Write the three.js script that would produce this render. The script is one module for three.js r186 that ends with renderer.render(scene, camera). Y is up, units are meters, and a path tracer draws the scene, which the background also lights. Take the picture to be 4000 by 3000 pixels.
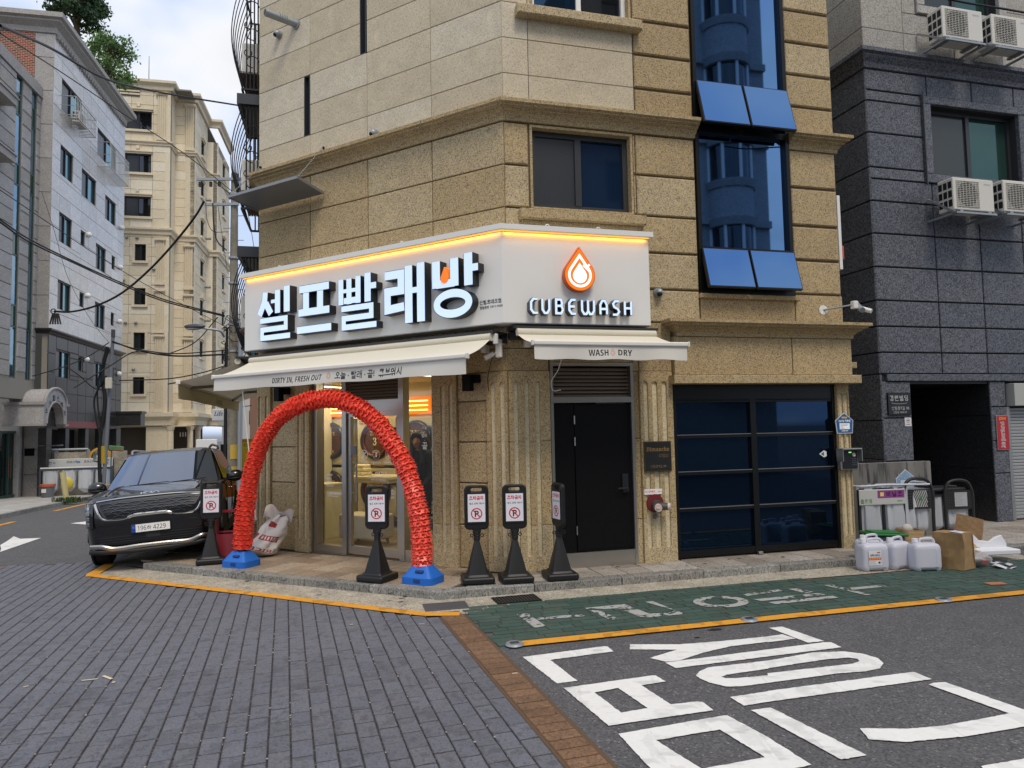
import * as THREE from 'three';
import { mergeGeometries, toCreasedNormals } from 'three/addons/utils/BufferGeometryUtils.js';
import { MarchingCubes } from 'three/addons/objects/MarchingCubes.js';
import { RectAreaLightUniformsLib } from 'three/addons/lights/RectAreaLightUniformsLib.js';
import { RoundedBoxGeometry } from 'three/addons/geometries/RoundedBoxGeometry.js';
import { ConvexGeometry } from 'three/addons/geometries/ConvexGeometry.js';

// ---------------------------------------------------------------- camera, sky, sun, exposure
const scene = new THREE.Scene();
const renderer = new THREE.WebGLRenderer({ antialias: true });
renderer.toneMapping = THREE.LinearToneMapping;
renderer.toneMappingExposure = 1.28;
renderer.shadowMap.enabled = true;
RectAreaLightUniformsLib.init();
const rad = THREE.MathUtils.degToRad, V3 = (x, y, z) => new THREE.Vector3(x, y, z);
const camera = new THREE.PerspectiveCamera(56.82, 4 / 3, 0.05, 900);
camera.position.set(0, 1.7, 0);
camera.rotation.set(rad(3.622), 0, rad(-1.122), 'XYZ');

function rng(a) { return () => { a |= 0; a = (a + 0x6d2b79f5) | 0; let t = Math.imul(a ^ (a >>> 15), 1 | a); t = (t + Math.imul(t ^ (t >>> 7), 61 | t)) ^ t; return ((t ^ (t >>> 14)) >>> 0) / 4294967296; }; }
function hash3(x, y, z) { let h = Math.imul(x, 374761393) ^ Math.imul(y, 668265263) ^ Math.imul(z, 2147483647 ^ 1274126177); h = Math.imul(h ^ (h >>> 13), 1274126177); return ((h ^ (h >>> 16)) >>> 0) / 4294967296; }
const smooth = (t) => t * t * (3 - 2 * t), lerp = THREE.MathUtils.lerp, clamp = THREE.MathUtils.clamp;
function noise3(x, y, z) {
  const i = Math.floor(x), j = Math.floor(y), k = Math.floor(z), a = smooth(x - i), b = smooth(y - j), c = smooth(z - k);
  const l = (p, q, t) => p + (q - p) * t, h = (u, v, w) => hash3(i + u, j + v, k + w);
  return l(l(l(h(0, 0, 0), h(1, 0, 0), a), l(h(0, 1, 0), h(1, 1, 0), a), b), l(l(h(0, 0, 1), h(1, 0, 1), a), l(h(0, 1, 1), h(1, 1, 1), a), b), c);
}
function fbm(x, y, z, o = 5) { let s = 0, a = 0.5, n = 0; for (let i = 0; i < o; i++) { s += a * noise3(x, y, z); n += a; a *= 0.5; x = x * 2.03 + 7; y = y * 2.03 + 3; z = z * 2.03 + 1; } return s / n; }

{ // a bright, thinly clouded daytime sky, the same all round
  const W = 1024, H = 512, data = new Float32Array(W * H * 4);
  for (let r = 0; r < H; r++) for (let c = 0; c < W; c++) {
    const el = ((r + 0.5) / H - 0.5) * Math.PI, az = ((c + 0.5) / W - 0.5) * 2 * Math.PI, y = Math.sin(el), x = Math.cos(az) * Math.cos(el), z = Math.sin(az) * Math.cos(el);
    const yy = Math.max(y, 0.0) + 0.22, px = x / yy * 1.5, pz = z / yy * 1.5;
    let d = fbm(px * 1.1 + 11, pz * 1.1 + 4, 2.5, 6) + 0.22 * (fbm(px * 5, pz * 5, 8, 4) - 0.5);
    const cover = smooth(clamp((d - 0.43) / 0.17, 0, 1)), thick = clamp((d - 0.52) / 0.3, 0, 1);
    const t = clamp(y, 0, 1), blue = [lerp(0.42, 0.34, t), lerp(0.54, 0.47, t), lerp(0.76, 0.74, t)];
    const cl = lerp(0.80, 0.60, thick), cloud = [cl * 0.975, cl * 0.99, cl * 1.03];
    const a = clamp(0.18 + 0.82 * cover, 0, 1);
    const o = (r * W + c) * 4, k = y < 0 ? 0.35 : 1.0;
    for (let q = 0; q < 3; q++) data[o + q] = lerp(blue[q], cloud[q], a) * k;
    data[o + 3] = 1;
  }
  const sky = new THREE.DataTexture(data, W, H, THREE.RGBAFormat, THREE.FloatType);
  sky.mapping = THREE.EquirectangularReflectionMapping; sky.magFilter = THREE.LinearFilter; sky.needsUpdate = true;
  scene.background = sky; scene.environment = sky;
}
const sun = new THREE.DirectionalLight(0xfff1de, 1.5);
sun.name = 'sun'; sun.position.set(8, 34, 12); sun.target.position.set(0, 0, -9); sun.castShadow = true; sun.shadow.radius = 34;
Object.assign(sun.shadow.camera, { left: -35, right: 35, top: 40, bottom: -35, near: 1, far: 120 });
scene.add(sun, sun.target);

// ---------------------------------------------------------------- scene bookkeeping
const usedNames = new Map();
function numbered(n) { const k = usedNames.get(n) ?? 0; usedNames.set(n, k + 1); return k ? n + '_' + String(k).padStart(3, '0') : n; }
function tag(o, label, category, group) { o.userData.label = label; o.userData.category = category; if (group) o.userData.group = group; o.userData.kind ??= 'thing'; return o; }
function thing(name, label, category, group, pos, turn = 0) {
  const o = new THREE.Group(); o.name = numbered(name); scene.add(o); if (pos) o.position.set(...pos); o.rotation.y = turn;
  return tag(o, label, category, group);
}
function struct(name) { const o = new THREE.Group(); o.name = numbered(name); o.userData.kind = 'structure'; scene.add(o); return o; }
function part(parent, name, geo, m, frame) {
  if (Array.isArray(geo)) geo = merge(geo);
  const o = new THREE.Mesh(geo, m); o.name = name; o.castShadow = o.receiveShadow = true;
  if (frame) { o.applyMatrix4(frame); }
  parent.add(o); return o;
}
function copyOf(o, label, pos, turn) { const c = o.clone(); c.name = numbered(o.name.replace(/_\d{3}$/, '')); c.userData = { ...o.userData, label }; scene.add(c); if (pos) c.position.set(...pos); if (turn !== undefined) c.rotation.y = turn; return c; }
const stuffPart = (o) => { o.userData.kind = 'stuff'; return o; };
const frame = (x, y, z, a) => new THREE.Matrix4().makeRotationY(a).setPosition(x, y, z);
const T = (x, y, z, rx = 0, ry = 0, rz = 0, s = 1) => new THREE.Matrix4().compose(V3(x, y, z), new THREE.Quaternion().setFromEuler(new THREE.Euler(rx, ry, rz)), typeof s === 'number' ? V3(s, s, s) : V3(...s));
const fx = (f, x, y, z, rx = 0, ry = 0, rz = 0) => f.clone().multiply(T(x, y, z, rx, ry, rz));

// ---------------------------------------------------------------- geometry helpers
function plain(g) { if (g.index) g = g.toNonIndexed(); for (const k of Object.keys(g.attributes)) if (!['position', 'normal', 'uv'].includes(k)) g.deleteAttribute(k); if (!g.attributes.uv) g.setAttribute('uv', new THREE.BufferAttribute(new Float32Array(g.attributes.position.count * 2), 2)); return g; }
function merge(list) { return list.length === 1 ? list[0] : mergeGeometries(list.map(plain), false); }
function muv(g, ox = 0, oy = 0) { // uv in metres, by the way each face points
  g = plain(g); const p = g.attributes.position, uv = g.attributes.uv, a = V3(), b = V3(), c = V3(), n = V3();
  for (let i = 0; i < p.count; i += 3) {
    a.fromBufferAttribute(p, i); b.fromBufferAttribute(p, i + 1); c.fromBufferAttribute(p, i + 2);
    n.copy(b).sub(a).cross(c.clone().sub(a)); const x = Math.abs(n.x), y = Math.abs(n.y), z = Math.abs(n.z);
    [a, b, c].forEach((q, k) => uv.setXY(i + k, (x > y && x > z ? q.z : q.x) + ox, (y > x && y > z ? q.z : q.y) + oy));
  }
  return g;
}
const bx = (w, h, d, x = 0, y = 0, z = 0) => new THREE.BoxGeometry(w, h, d).translate(x, y, z);
const b6 = (x0, x1, y0, y1, z0, z1) => bx(x1 - x0, y1 - y0, z1 - z0, (x0 + x1) / 2, (y0 + y1) / 2, (z0 + z1) / 2);
const rb = (w, h, d, r, x = 0, y = 0, z = 0, s = 2) => plain(new RoundedBoxGeometry(w, h, d, s, Math.min(r, w / 2.01, h / 2.01, d / 2.01))).translate(x, y, z);
function rod(a, b, r0, r1 = r0, n = 8) {
  const A = a.isVector3 ? a : V3(...a), B = b.isVector3 ? b : V3(...b), d = B.clone().sub(A), g = new THREE.CylinderGeometry(r1, r0, d.length(), n);
  return g.applyMatrix4(new THREE.Matrix4().compose(A.add(B).multiplyScalar(0.5), new THREE.Quaternion().setFromUnitVectors(V3(0, 1, 0), d.normalize()), V3(1, 1, 1)));
}
function bar(a, b, w, h = w) { // square bar
  const A = V3(...a), B = V3(...b), d = B.clone().sub(A), g = new THREE.BoxGeometry(w, h, d.length()), o = new THREE.Object3D();
  o.position.copy(A).add(B).multiplyScalar(0.5); o.lookAt(B); o.updateMatrix(); return g.applyMatrix4(o.matrix);
}
const tube = (pts, r, seg = 24, n = 6, closed = false) => new THREE.TubeGeometry(new THREE.CatmullRomCurve3(pts.map((p) => V3(...p)), closed), seg, r, n, closed);
const shapeOf = (pts) => new THREE.Shape(pts.map((p) => new THREE.Vector2(p[0], p[1])));
function ext(shape, depth, bevel = 0) { // front face at z = depth
  return new THREE.ExtrudeGeometry(shape, { depth: depth - bevel * 2, bevelEnabled: bevel > 0, bevelSize: bevel, bevelThickness: bevel, bevelSegments: 1, bevelOffset: -bevel, curveSegments: 10, steps: 1 }).translate(0, 0, bevel);
}
function slab(u0, u1, v0, v1, w0, w1, c = 0.005) { // a stone with chamfered front edges; back left open
  const q = [], idx = [], X = [[u0, u1], [u0, u1], [u0 + c, u1 - c]], Y = [[v0, v1], [v0, v1], [v0 + c, v1 - c]], Z = [w0, w1 - c, w1];
  for (let k = 0; k < 3; k++) q.push([X[k][0], Y[k][0], Z[k]], [X[k][1], Y[k][0], Z[k]], [X[k][1], Y[k][1], Z[k]], [X[k][0], Y[k][1], Z[k]]);
  for (let k = 0; k < 2; k++) for (let i = 0; i < 4; i++) { const a = k * 4 + i, b = k * 4 + (i + 1) % 4; idx.push(a, b, b + 4, a, b + 4, a + 4); }
  idx.push(8, 9, 10, 8, 10, 11);
  const g = new THREE.BufferGeometry(); g.setAttribute('position', new THREE.Float32BufferAttribute(q.flat(), 3)); g.setIndex(idx);
  const f = g.toNonIndexed(); f.computeVertexNormals(); return f;
}
function sweep(path, prof, closed = false) { // prof [[out, y]...] carried along path [[x,z]...], out to the right-hand side of the walk
  const n = path.length, N = [], pos = [], idx = [], m = prof.length;
  const seg = (i) => { const a = path[i], b = path[(i + 1) % n], l = Math.hypot(b[0] - a[0], b[1] - a[1]); return [(b[1] - a[1]) / l, -(b[0] - a[0]) / l]; };
  for (let i = 0; i < n; i++) {
    const a = i || closed ? seg((i + n - 1) % n) : seg(0), b = i < n - 1 || closed ? seg(i) : seg(n - 2), s = 1 + a[0] * b[0] + a[1] * b[1];
    N.push([(a[0] + b[0]) / s, (a[1] + b[1]) / s]);
  }
  for (let i = 0; i < n; i++) for (const [o, y] of prof) pos.push(path[i][0] + N[i][0] * o, y, path[i][1] + N[i][1] * o);
  for (let i = 0; i < n - (closed ? 0 : 1); i++) for (let k = 0; k < m; k++) { const a = i * m + k, b = i * m + (k + 1) % m, c = ((i + 1) % n) * m + k, d = ((i + 1) % n) * m + (k + 1) % m; idx.push(a, c, d, a, d, b); }
  if (!closed) { const tri = THREE.ShapeUtils.triangulateShape(prof.map((p) => new THREE.Vector2(p[0], p[1])), []); for (const [a, b, c] of tri) { idx.push(a, b, c); const o = (n - 1) * m; idx.push(o + a, o + c, o + b); } }
  const g = new THREE.BufferGeometry(); g.setAttribute('position', new THREE.Float32BufferAttribute(pos, 3)); g.setIndex(idx);
  const f = g.toNonIndexed(); f.computeVertexNormals(); return f;
}
function gridSurf(nu, nv, fn, flip = false) {
  const pos = [], uv = [], idx = [];
  for (let j = 0; j <= nv; j++) for (let i = 0; i <= nu; i++) { pos.push(...fn(i / nu, j / nv)); uv.push(i / nu, j / nv); }
  for (let j = 0; j < nv; j++) for (let i = 0; i < nu; i++) { const a = j * (nu + 1) + i, b = a + 1, c = a + nu + 1, d = c + 1; flip ? idx.push(a, d, b, a, c, d) : idx.push(a, b, d, a, d, c); }
  const g = new THREE.BufferGeometry(); g.setAttribute('position', new THREE.Float32BufferAttribute(pos, 3)); g.setAttribute('uv', new THREE.Float32BufferAttribute(uv, 2)); g.setIndex(idx); g.computeVertexNormals(); return g;
}
function wallWithHoles(u0, u1, v0, v1, holes, w0, w1) {
  const s = shapeOf([[u0, v0], [u1, v0], [u1, v1], [u0, v1]]);
  for (const [a, b, c, d] of holes) s.holes.push(new THREE.Path([[a, c], [a, d], [b, d], [b, c]].map((p) => new THREE.Vector2(...p))));
  return muv(new THREE.ExtrudeGeometry(s, { depth: w1 - w0, bevelEnabled: false }).translate(0, 0, w0));
}
function cut(rects, h) { // take the rectangle h out of every rectangle
  const out = [];
  for (const [a, b, c, d] of rects) {
    const [e, f, g, k] = h;
    if (e >= b - 1e-4 || f <= a + 1e-4 || g >= d - 1e-4 || k <= c + 1e-4) { out.push([a, b, c, d]); continue; }
    if (g > c) out.push([a, b, c, g]); if (k < d) out.push([a, b, k, d]);
    const lo = Math.max(c, g), hi = Math.min(d, k);
    if (e > a) out.push([a, e, lo, hi]); if (f < b) out.push([f, b, lo, hi]);
  }
  return out;
}
let slabSeed = rng(77);
function cladding(parent, f, cols, rows, holes, mats, { gap = 0.006, th = 0.03, w = 0, chamfer = 0.004, name = 'stone_panel', min = 0.03 } = {}) {
  for (let i = 0; i < cols.length - 1; i++) for (let j = 0; j < rows.length - 1; j++) {
    let rs = [[cols[i], cols[i + 1], rows[j], rows[j + 1]]];
    for (const h of holes) rs = cut(rs, h);
    for (const [a, b, c, d] of rs) {
      if (b - a < min || d - c < min) continue;
      const m = Array.isArray(mats) ? mats[Math.floor(slabSeed() * mats.length)] : mats;
      const g = muv(slab(a + gap / 2, b - gap / 2, c + gap / 2, d - gap / 2, w - th, w + (slabSeed() - 0.5) * 0.002, chamfer), slabSeed() * 9, slabSeed() * 9);
      part(parent, name, g, m, f);
    }
  }
}

// ---------------------------------------------------------------- materials
function tex(w, h, fn, { srgb = true, repeat = 1, rx, ry } = {}) {
  const d = new Uint8Array(w * h * 4);
  for (let y = 0; y < h; y++) for (let x = 0; x < w; x++) { const c = fn(x, y), o = (y * w + x) * 4; d[o] = c[0]; d[o + 1] = c[1]; d[o + 2] = c[2]; d[o + 3] = c[3] ?? 255; }
  const t = new THREE.DataTexture(d, w, h, THREE.RGBAFormat); t.wrapS = t.wrapT = THREE.RepeatWrapping; t.magFilter = THREE.LinearFilter; t.minFilter = THREE.LinearMipmapLinearFilter; t.generateMipmaps = true;
  if (srgb) t.colorSpace = THREE.SRGBColorSpace; t.repeat.set(rx ?? repeat, ry ?? repeat); t.needsUpdate = true; return t;
}
function grain(size, cell, palette, seed, patch = 0.06) { // crystals of granite or chips of asphalt, tiling
  const n = Math.floor(size / cell), pts = [], R = rng(seed), tot = palette.reduce((s, p) => s + p[1], 0);
  for (let i = 0; i < n * n; i++) { let k = R() * tot, c = palette[0][0]; for (const [col, w] of palette) { if ((k -= w) <= 0) { c = col; break; } } pts.push([R(), R(), c]); }
  return (x, y) => {
    const gx = x / cell, gy = y / cell, ix = Math.floor(gx), iy = Math.floor(gy); let best = 9, col = palette[0][0];
    for (let j = -1; j <= 1; j++) for (let i = -1; i <= 1; i++) { const q = pts[((iy + j + n) % n) * n + ((ix + i + n) % n)], dx = ix + i + q[0] - gx, dy = iy + j + q[1] - gy, e = dx * dx + dy * dy; if (e < best) { best = e; col = q[2]; } }
    const a = 2 * Math.PI / size, p = 1 + patch * 2 * (fbm(Math.cos(x * a) * 1.6 + 3 + seed, Math.sin(x * a) * 1.6 + Math.cos(y * a) * 1.6 + 5, Math.sin(y * a) * 1.6 + 2, 4) - 0.5);
    return [clamp(col[0] * p, 0, 255), clamp(col[1] * p, 0, 255), clamp(col[2] * p, 0, 255)];
  };
}
const M = {};
function mat(name, color, rough = 0.7, o = {}) { return (M[name] ??= new (o.transmission || o.clearcoat || o.sheen ? THREE.MeshPhysicalMaterial : THREE.MeshStandardMaterial)({ color, roughness: rough, ...o })); }
function stone(name, size, cell, metres, palette, rough, tints = ['#ffffff', '#f3f1ee', '#f8f6f0'], bump = 0.0012) {
  const t = tex(size, size, grain(size, cell, palette, name.length * 31 + palette.length, name === 'creamtower' ? 0.02 : 0.06), { repeat: 1 / metres });
  return tints.map((c, i) => new THREE.MeshStandardMaterial({ map: t, color: c, roughness: rough, bumpMap: bump ? t : null, bumpScale: bump }));
}
const beige = stone('beige', 512, 3, 1.45, [[[189, 169, 128], 6], [[175, 155, 116], 4], [[201, 184, 147], 2.6], [[136, 121, 96], 2.2], [[108, 98, 82], 1.1], [[168, 157, 136], 1.6]], 0.8, ['#ffffff', '#f1ebe0', '#f7f2e8', '#e9e2d6']);
const cream = stone('creamA', 512, 3, 1.45, [[[206, 195, 171], 6], [[199, 188, 164], 4], [[214, 204, 182], 3], [[184, 175, 155], 2], [[162, 155, 140], 0.8]], 0.8, ['#ffffff', '#f5f1ea', '#faf7f1', '#f0ece5']);
const fluteM = stone('flutes', 256, 3, 0.8, [[[212, 200, 166], 6], [[200, 186, 150], 3], [[220, 210, 180], 3], [[174, 162, 132], 1]], 0.85)[0];
const darkG = stone('darkgr', 512, 5, 1.6, [[[94, 97, 104], 5], [[76, 79, 86], 4], [[112, 116, 124], 2.6], [[56, 58, 64], 2.2]], 0.6, ['#ffffff', '#eef0f4', '#f7f7f9']);
const darkSide = darkG;
const paleG = stone('palegr', 512, 4, 1.6, [[[166, 163, 156], 6], [[150, 147, 142], 4], [[182, 180, 174], 3], [[128, 126, 122], 1.2]], 0.75);
const greyG = stone('greygran', 512, 4, 1.6, [[[168, 166, 164], 6], [[152, 150, 149], 4], [[184, 182, 180], 3], [[124, 122, 121], 1.4]], 0.75);
const whiteG = stone('whitepol', 256, 3, 2.4, [[[208, 206, 203], 6], [[198, 196, 193], 4], [[216, 214, 211], 3], [[182, 180, 177], 1]], 0.16, ['#ffffff', '#f5f4f2', '#fafafa', '#f0efed'], 0);
const blackG = stone('blackpol', 256, 3, 2.4, [[[46, 45, 45], 6], [[38, 38, 37], 4], [[60, 59, 57], 2]], 0.34, ['#ffffff', '#f0f0f0', '#e8e8ea'], 0);
const creamB = stone('creamtower', 256, 3, 3.0, [[[226, 217, 195], 6], [[221, 211, 188], 4], [[231, 223, 204], 3], [[212, 202, 180], 1]], 0.8, ['#ffffff', '#f6f2ea', '#fbf7ef', '#f2ede4'], 0);
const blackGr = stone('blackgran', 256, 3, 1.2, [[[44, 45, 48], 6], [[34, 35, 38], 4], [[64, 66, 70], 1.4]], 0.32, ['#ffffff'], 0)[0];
const backing = mat('backing', '#6e6350', 0.95), backingDark = mat('backingdark', '#2c2d30', 0.95), backingPale = mat('backingpale', '#8f8a80', 0.95);
const steel = mat('steel', '#b9b6b0', 0.28, { metalness: 0.9 }), steelDull = mat('steeldull', '#9c9c9a', 0.45, { metalness: 0.8 }), galv = mat('galv', '#9aa0a4', 0.5, { metalness: 0.5 });
const blackFrame = mat('blackframe', '#141517', 0.35, { metalness: 0.3 }), darkFrame = mat('darkframe', '#2f3033', 0.45), brownFrame = mat('brownframe', '#7d7064', 0.5);
const blackPaint = mat('blackpaint', '#08090b', 0.6, { clearcoat: 0.02, specularIntensity: 0.35 }), blackPlastic = mat('blackplastic', '#101114', 0.5), rubber = mat('rubber', '#141414', 0.8);
const white = mat('white', '#e6e6e2', 0.5), offWhite = mat('offwhite', '#e0ded6', 0.55), signWhite = mat('signwhite', '#e4e3de', 0.42);
const darkPane = mat('darkpane', '#15181b', 0.04, { clearcoat: 1, clearcoatRoughness: 0.02 }), screenPane = mat('screenpane', '#2a2c2f', 0.5), greenPane = mat('greenpane', '#3c5a54', 0.05, { metalness: 0.55 }), tealPane = mat('tealpane', '#5c8d96', 0.05, { metalness: 0.75 });
const blueGlass = mat('blueglass', '#5a7fae', 0.02, { metalness: 1 }), blueDeep = mat('bluedeep', '#29435f', 0.02, { metalness: 0.9 });
const clearGlass = mat('clearglass', '#ffffff', 0.01, { transmission: 1, thickness: 0, ior: 1.45 });
const iron = mat('iron', '#1a1b1e', 0.5, { metalness: 0.4 });
const acWhite = mat('acwhite', '#cfccc2', 0.5), cable = mat('cable', '#131315', 0.6);
const awningCloth = mat('awning', '#e2dcc8', 0.9, { transmission: 0.22, thickness: 0 }), cardboard = mat('cardboard', '#9c7a52', 0.9), cardboardPale = mat('cardboardpale', '#b79669', 0.9);
const redPlastic = new THREE.MeshPhysicalMaterial({ color: new THREE.Color().setRGB(1, 0.10, 0.055), roughness: 0.4, transmission: 0.12, thickness: 0, side: THREE.DoubleSide });
const bluePlastic = mat('blueplastic', '#1565c0', 0.45);

// ---------------------------------------------------------------- Hangul lettering, drawn stroke by stroke (the fonts here have none)
const CH = 'ㄱㄲㄴㄷㄸㄹㅁㅂㅃㅅㅆㅇㅈㅉㅊㅋㅌㅍㅎ', JU = 'ㅏㅐㅑㅒㅓㅔㅕㅖㅗㅘㅙㅚㅛㅜㅝㅞㅟㅠㅡㅢㅣ', JO = ' ㄱㄲㄳㄴㄵㄶㄷㄹㄺㄻㄼㄽㄾㄿㅀㅁㅂㅄㅅㅆㅇㅈㅊㅋㅌㅍㅎ';
const JAMO = {
  'ㄱ': [[0.05, 0.08, 0.95, 0.08, 0.8, 0.98]], 'ㄴ': [[0.08, 0, 0.08, 0.92, 0.98, 0.92]], 'ㄷ': [[0.95, 0.08, 0.08, 0.08, 0.08, 0.92, 0.97, 0.92]], 'ㄹ': [[0.05, 0.06, 0.92, 0.06, 0.92, 0.5, 0.08, 0.5, 0.08, 0.94, 0.97, 0.94]],
  'ㅁ': [[0.08, 0.08, 0.92, 0.08, 0.92, 0.92, 0.08, 0.92, 0.08, 0.08]], 'ㅂ': [[0.1, 0, 0.1, 0.94, 0.9, 0.94, 0.9, 0], [0.1, 0.5, 0.9, 0.5]], 'ㅅ': [[0.5, 0.02, 0.45, 0.4, 0.02, 0.97], [0.48, 0.35, 0.98, 0.97]], 'ㅇ': 'o',
  'ㅈ': [[0.05, 0.08, 0.95, 0.08], [0.5, 0.08, 0.45, 0.45, 0.02, 0.97], [0.48, 0.4, 0.98, 0.97]], 'ㅊ': [[0.35, -0.06, 0.65, -0.06], [0.05, 0.18, 0.95, 0.18], [0.5, 0.18, 0.45, 0.5, 0.02, 0.98], [0.48, 0.46, 0.98, 0.98]],
  'ㅋ': [[0.05, 0.08, 0.95, 0.08, 0.8, 0.98], [0.05, 0.5, 0.88, 0.46]], 'ㅌ': [[0.95, 0.06, 0.08, 0.06, 0.08, 0.94, 0.97, 0.94], [0.08, 0.5, 0.9, 0.5]], 'ㅍ': [[0.03, 0.06, 0.97, 0.06], [0.3, 0.06, 0.3, 0.94], [0.7, 0.06, 0.7, 0.94], [0.0, 0.94, 1, 0.94]], 'ㅎ': 'h',
};
const DBL = { 'ㄲ': 'ㄱ', 'ㄸ': 'ㄷ', 'ㅃ': 'ㅂ', 'ㅆ': 'ㅅ', 'ㅉ': 'ㅈ' };
function hangul(ctx, text, x, y, size, weight = 0.1, gapK = 1.0) { // x, y: top left
  ctx.lineWidth = size * weight; ctx.lineCap = 'round'; ctx.lineJoin = 'round';
  const jam = (c, bx0, by0, bw, bh) => {
    if (DBL[c]) { jam(DBL[c], bx0, by0, bw * 0.46, bh); jam(DBL[c], bx0 + bw * 0.54, by0, bw * 0.46, bh); return; }
    const g = JAMO[c]; if (!g) return;
    const P = (px, py) => [x + size * (bx0 + bw * px), y + size * (by0 + bh * py)];
    if (g === 'o' || g === 'h') {
      ctx.beginPath(); const [cx, cy] = P(0.5, g === 'o' ? 0.5 : 0.68); ctx.ellipse(cx, cy, size * bw * 0.42, size * bh * (g === 'o' ? 0.44 : 0.3), 0, 0, 7); ctx.stroke();
      if (g === 'h') { ctx.beginPath(); ctx.moveTo(...P(0.35, 0)); ctx.lineTo(...P(0.65, 0)); ctx.moveTo(...P(0.05, 0.22)); ctx.lineTo(...P(0.95, 0.22)); ctx.stroke(); }
      return;
    }
    for (const l of g) { ctx.beginPath(); for (let i = 0; i < l.length; i += 2) ctx[i ? 'lineTo' : 'moveTo'](...P(l[i], l[i + 1])); ctx.stroke(); }
  };
  const line = (...p) => { ctx.beginPath(); for (let i = 0; i < p.length; i += 2) ctx[i ? 'lineTo' : 'moveTo'](x + size * p[i], y + size * p[i + 1]); ctx.stroke(); };
  for (const ch of text) {
    const code = ch.charCodeAt(0) - 0xac00;
    if (code < 0 || code > 11171) {
      if (ch !== ' ') { ctx.font = 'bold ' + Math.round(size * 0.98) + 'px sans-serif'; ctx.textBaseline = 'top'; ctx.textAlign = 'left'; ctx.fillText(ch, x, y - size * 0.08); x += ctx.measureText(ch).width + size * 0.05; } else x += size * 0.35;
      continue;
    }
    const c = CH[Math.floor(code / 588)], v = JU[Math.floor((code % 588) / 28)], f = JO[code % 28], fin = f !== ' ';
    const H = 'ㅗㅛㅜㅠㅡ'.includes(v), both = 'ㅘㅙㅚㅝㅞㅟㅢ'.includes(v), e = fin ? 0.54 : 0.92;
    const vert = { 'ㅘ': 'ㅏ', 'ㅙ': 'ㅐ', 'ㅚ': 'ㅣ', 'ㅝ': 'ㅓ', 'ㅞ': 'ㅔ', 'ㅟ': 'ㅣ', 'ㅢ': 'ㅣ' }[v] ?? v, hor = { 'ㅘ': 'ㅗ', 'ㅙ': 'ㅗ', 'ㅚ': 'ㅗ', 'ㅝ': 'ㅜ', 'ㅞ': 'ㅜ', 'ㅟ': 'ㅜ', 'ㅢ': 'ㅡ' }[v] ?? v;
    const two = 'ㅐㅒㅔㅖ'.includes(vert);
    if (H) jam(c, 0.2, 0.04, 0.6, fin ? 0.26 : 0.44); else jam(c, 0.06, 0.08, two ? 0.4 : 0.48, (both ? 0.55 : 0.86) * (e - 0.1));
    if (H || both) {
      const by = H ? (fin ? 0.46 : 0.8) : e * 0.82, x0 = H ? 0.04 : 0.02, x1 = H ? 0.96 : 0.62, m = (x0 + x1) / 2, k = fin ? 0.11 : 0.24;
      line(x0, by, x1, by);
      if (hor === 'ㅗ') line(m, by, m, by - k * 0.8); if (hor === 'ㅛ') { line(m - 0.15, by, m - 0.15, by - k * 0.8); line(m + 0.15, by, m + 0.15, by - k * 0.8); }
      if (hor === 'ㅜ') line(m, by, m, by + k * 0.75); if (hor === 'ㅠ') { line(m - 0.15, by, m - 0.15, by + k * 0.75); line(m + 0.15, by, m + 0.15, by + k * 0.75); }
    }
    if (!H) {
      const vx = two ? 0.64 : 0.74, my = e * 0.46, t = { 'ㅏ': 1, 'ㅑ': 2, 'ㅓ': -1, 'ㅕ': -2, 'ㅣ': 0, 'ㅐ': 1, 'ㅔ': -1, 'ㅒ': 2, 'ㅖ': -2 }[vert];
      line(vx, 0.02, vx, e); if (two) line(0.88, 0, 0.88, e + 0.01);
      const arm = (yy) => (t > 0 ? line(vx, yy, two ? 0.88 : vx + 0.2, yy) : line(vx - 0.18, yy, vx, yy));
      if (Math.abs(t) === 1) arm(my); if (Math.abs(t) === 2) { arm(my - 0.1); arm(my + 0.12); }
    }
    if (fin) jam(f, 0.18, 0.63, 0.66, 0.34);
    x += size * gapK;
  }
  return x;
}
function canvasTex(w, h, draw) {
  const c = document.createElement('canvas'); c.width = w; c.height = h; const g = c.getContext('2d'); draw(g, w, h);
  const t = new THREE.CanvasTexture(c); t.colorSpace = THREE.SRGBColorSpace; t.anisotropy = 8; return t;
}
function print(w, h, px, draw, rough = 0.55, o = {}) { // a flat printed sheet w x h metres, facing +z, centred
  const W = px, H = Math.round(px * h / w);
  return [new THREE.PlaneGeometry(w, h), new (o.transmission ? THREE.MeshPhysicalMaterial : THREE.MeshStandardMaterial)({ map: canvasTex(W, H, draw), roughness: rough, ...o })];
}
const hgt = (z) => -0.037 * clamp(-z - 9.5, 0, 70);

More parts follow.
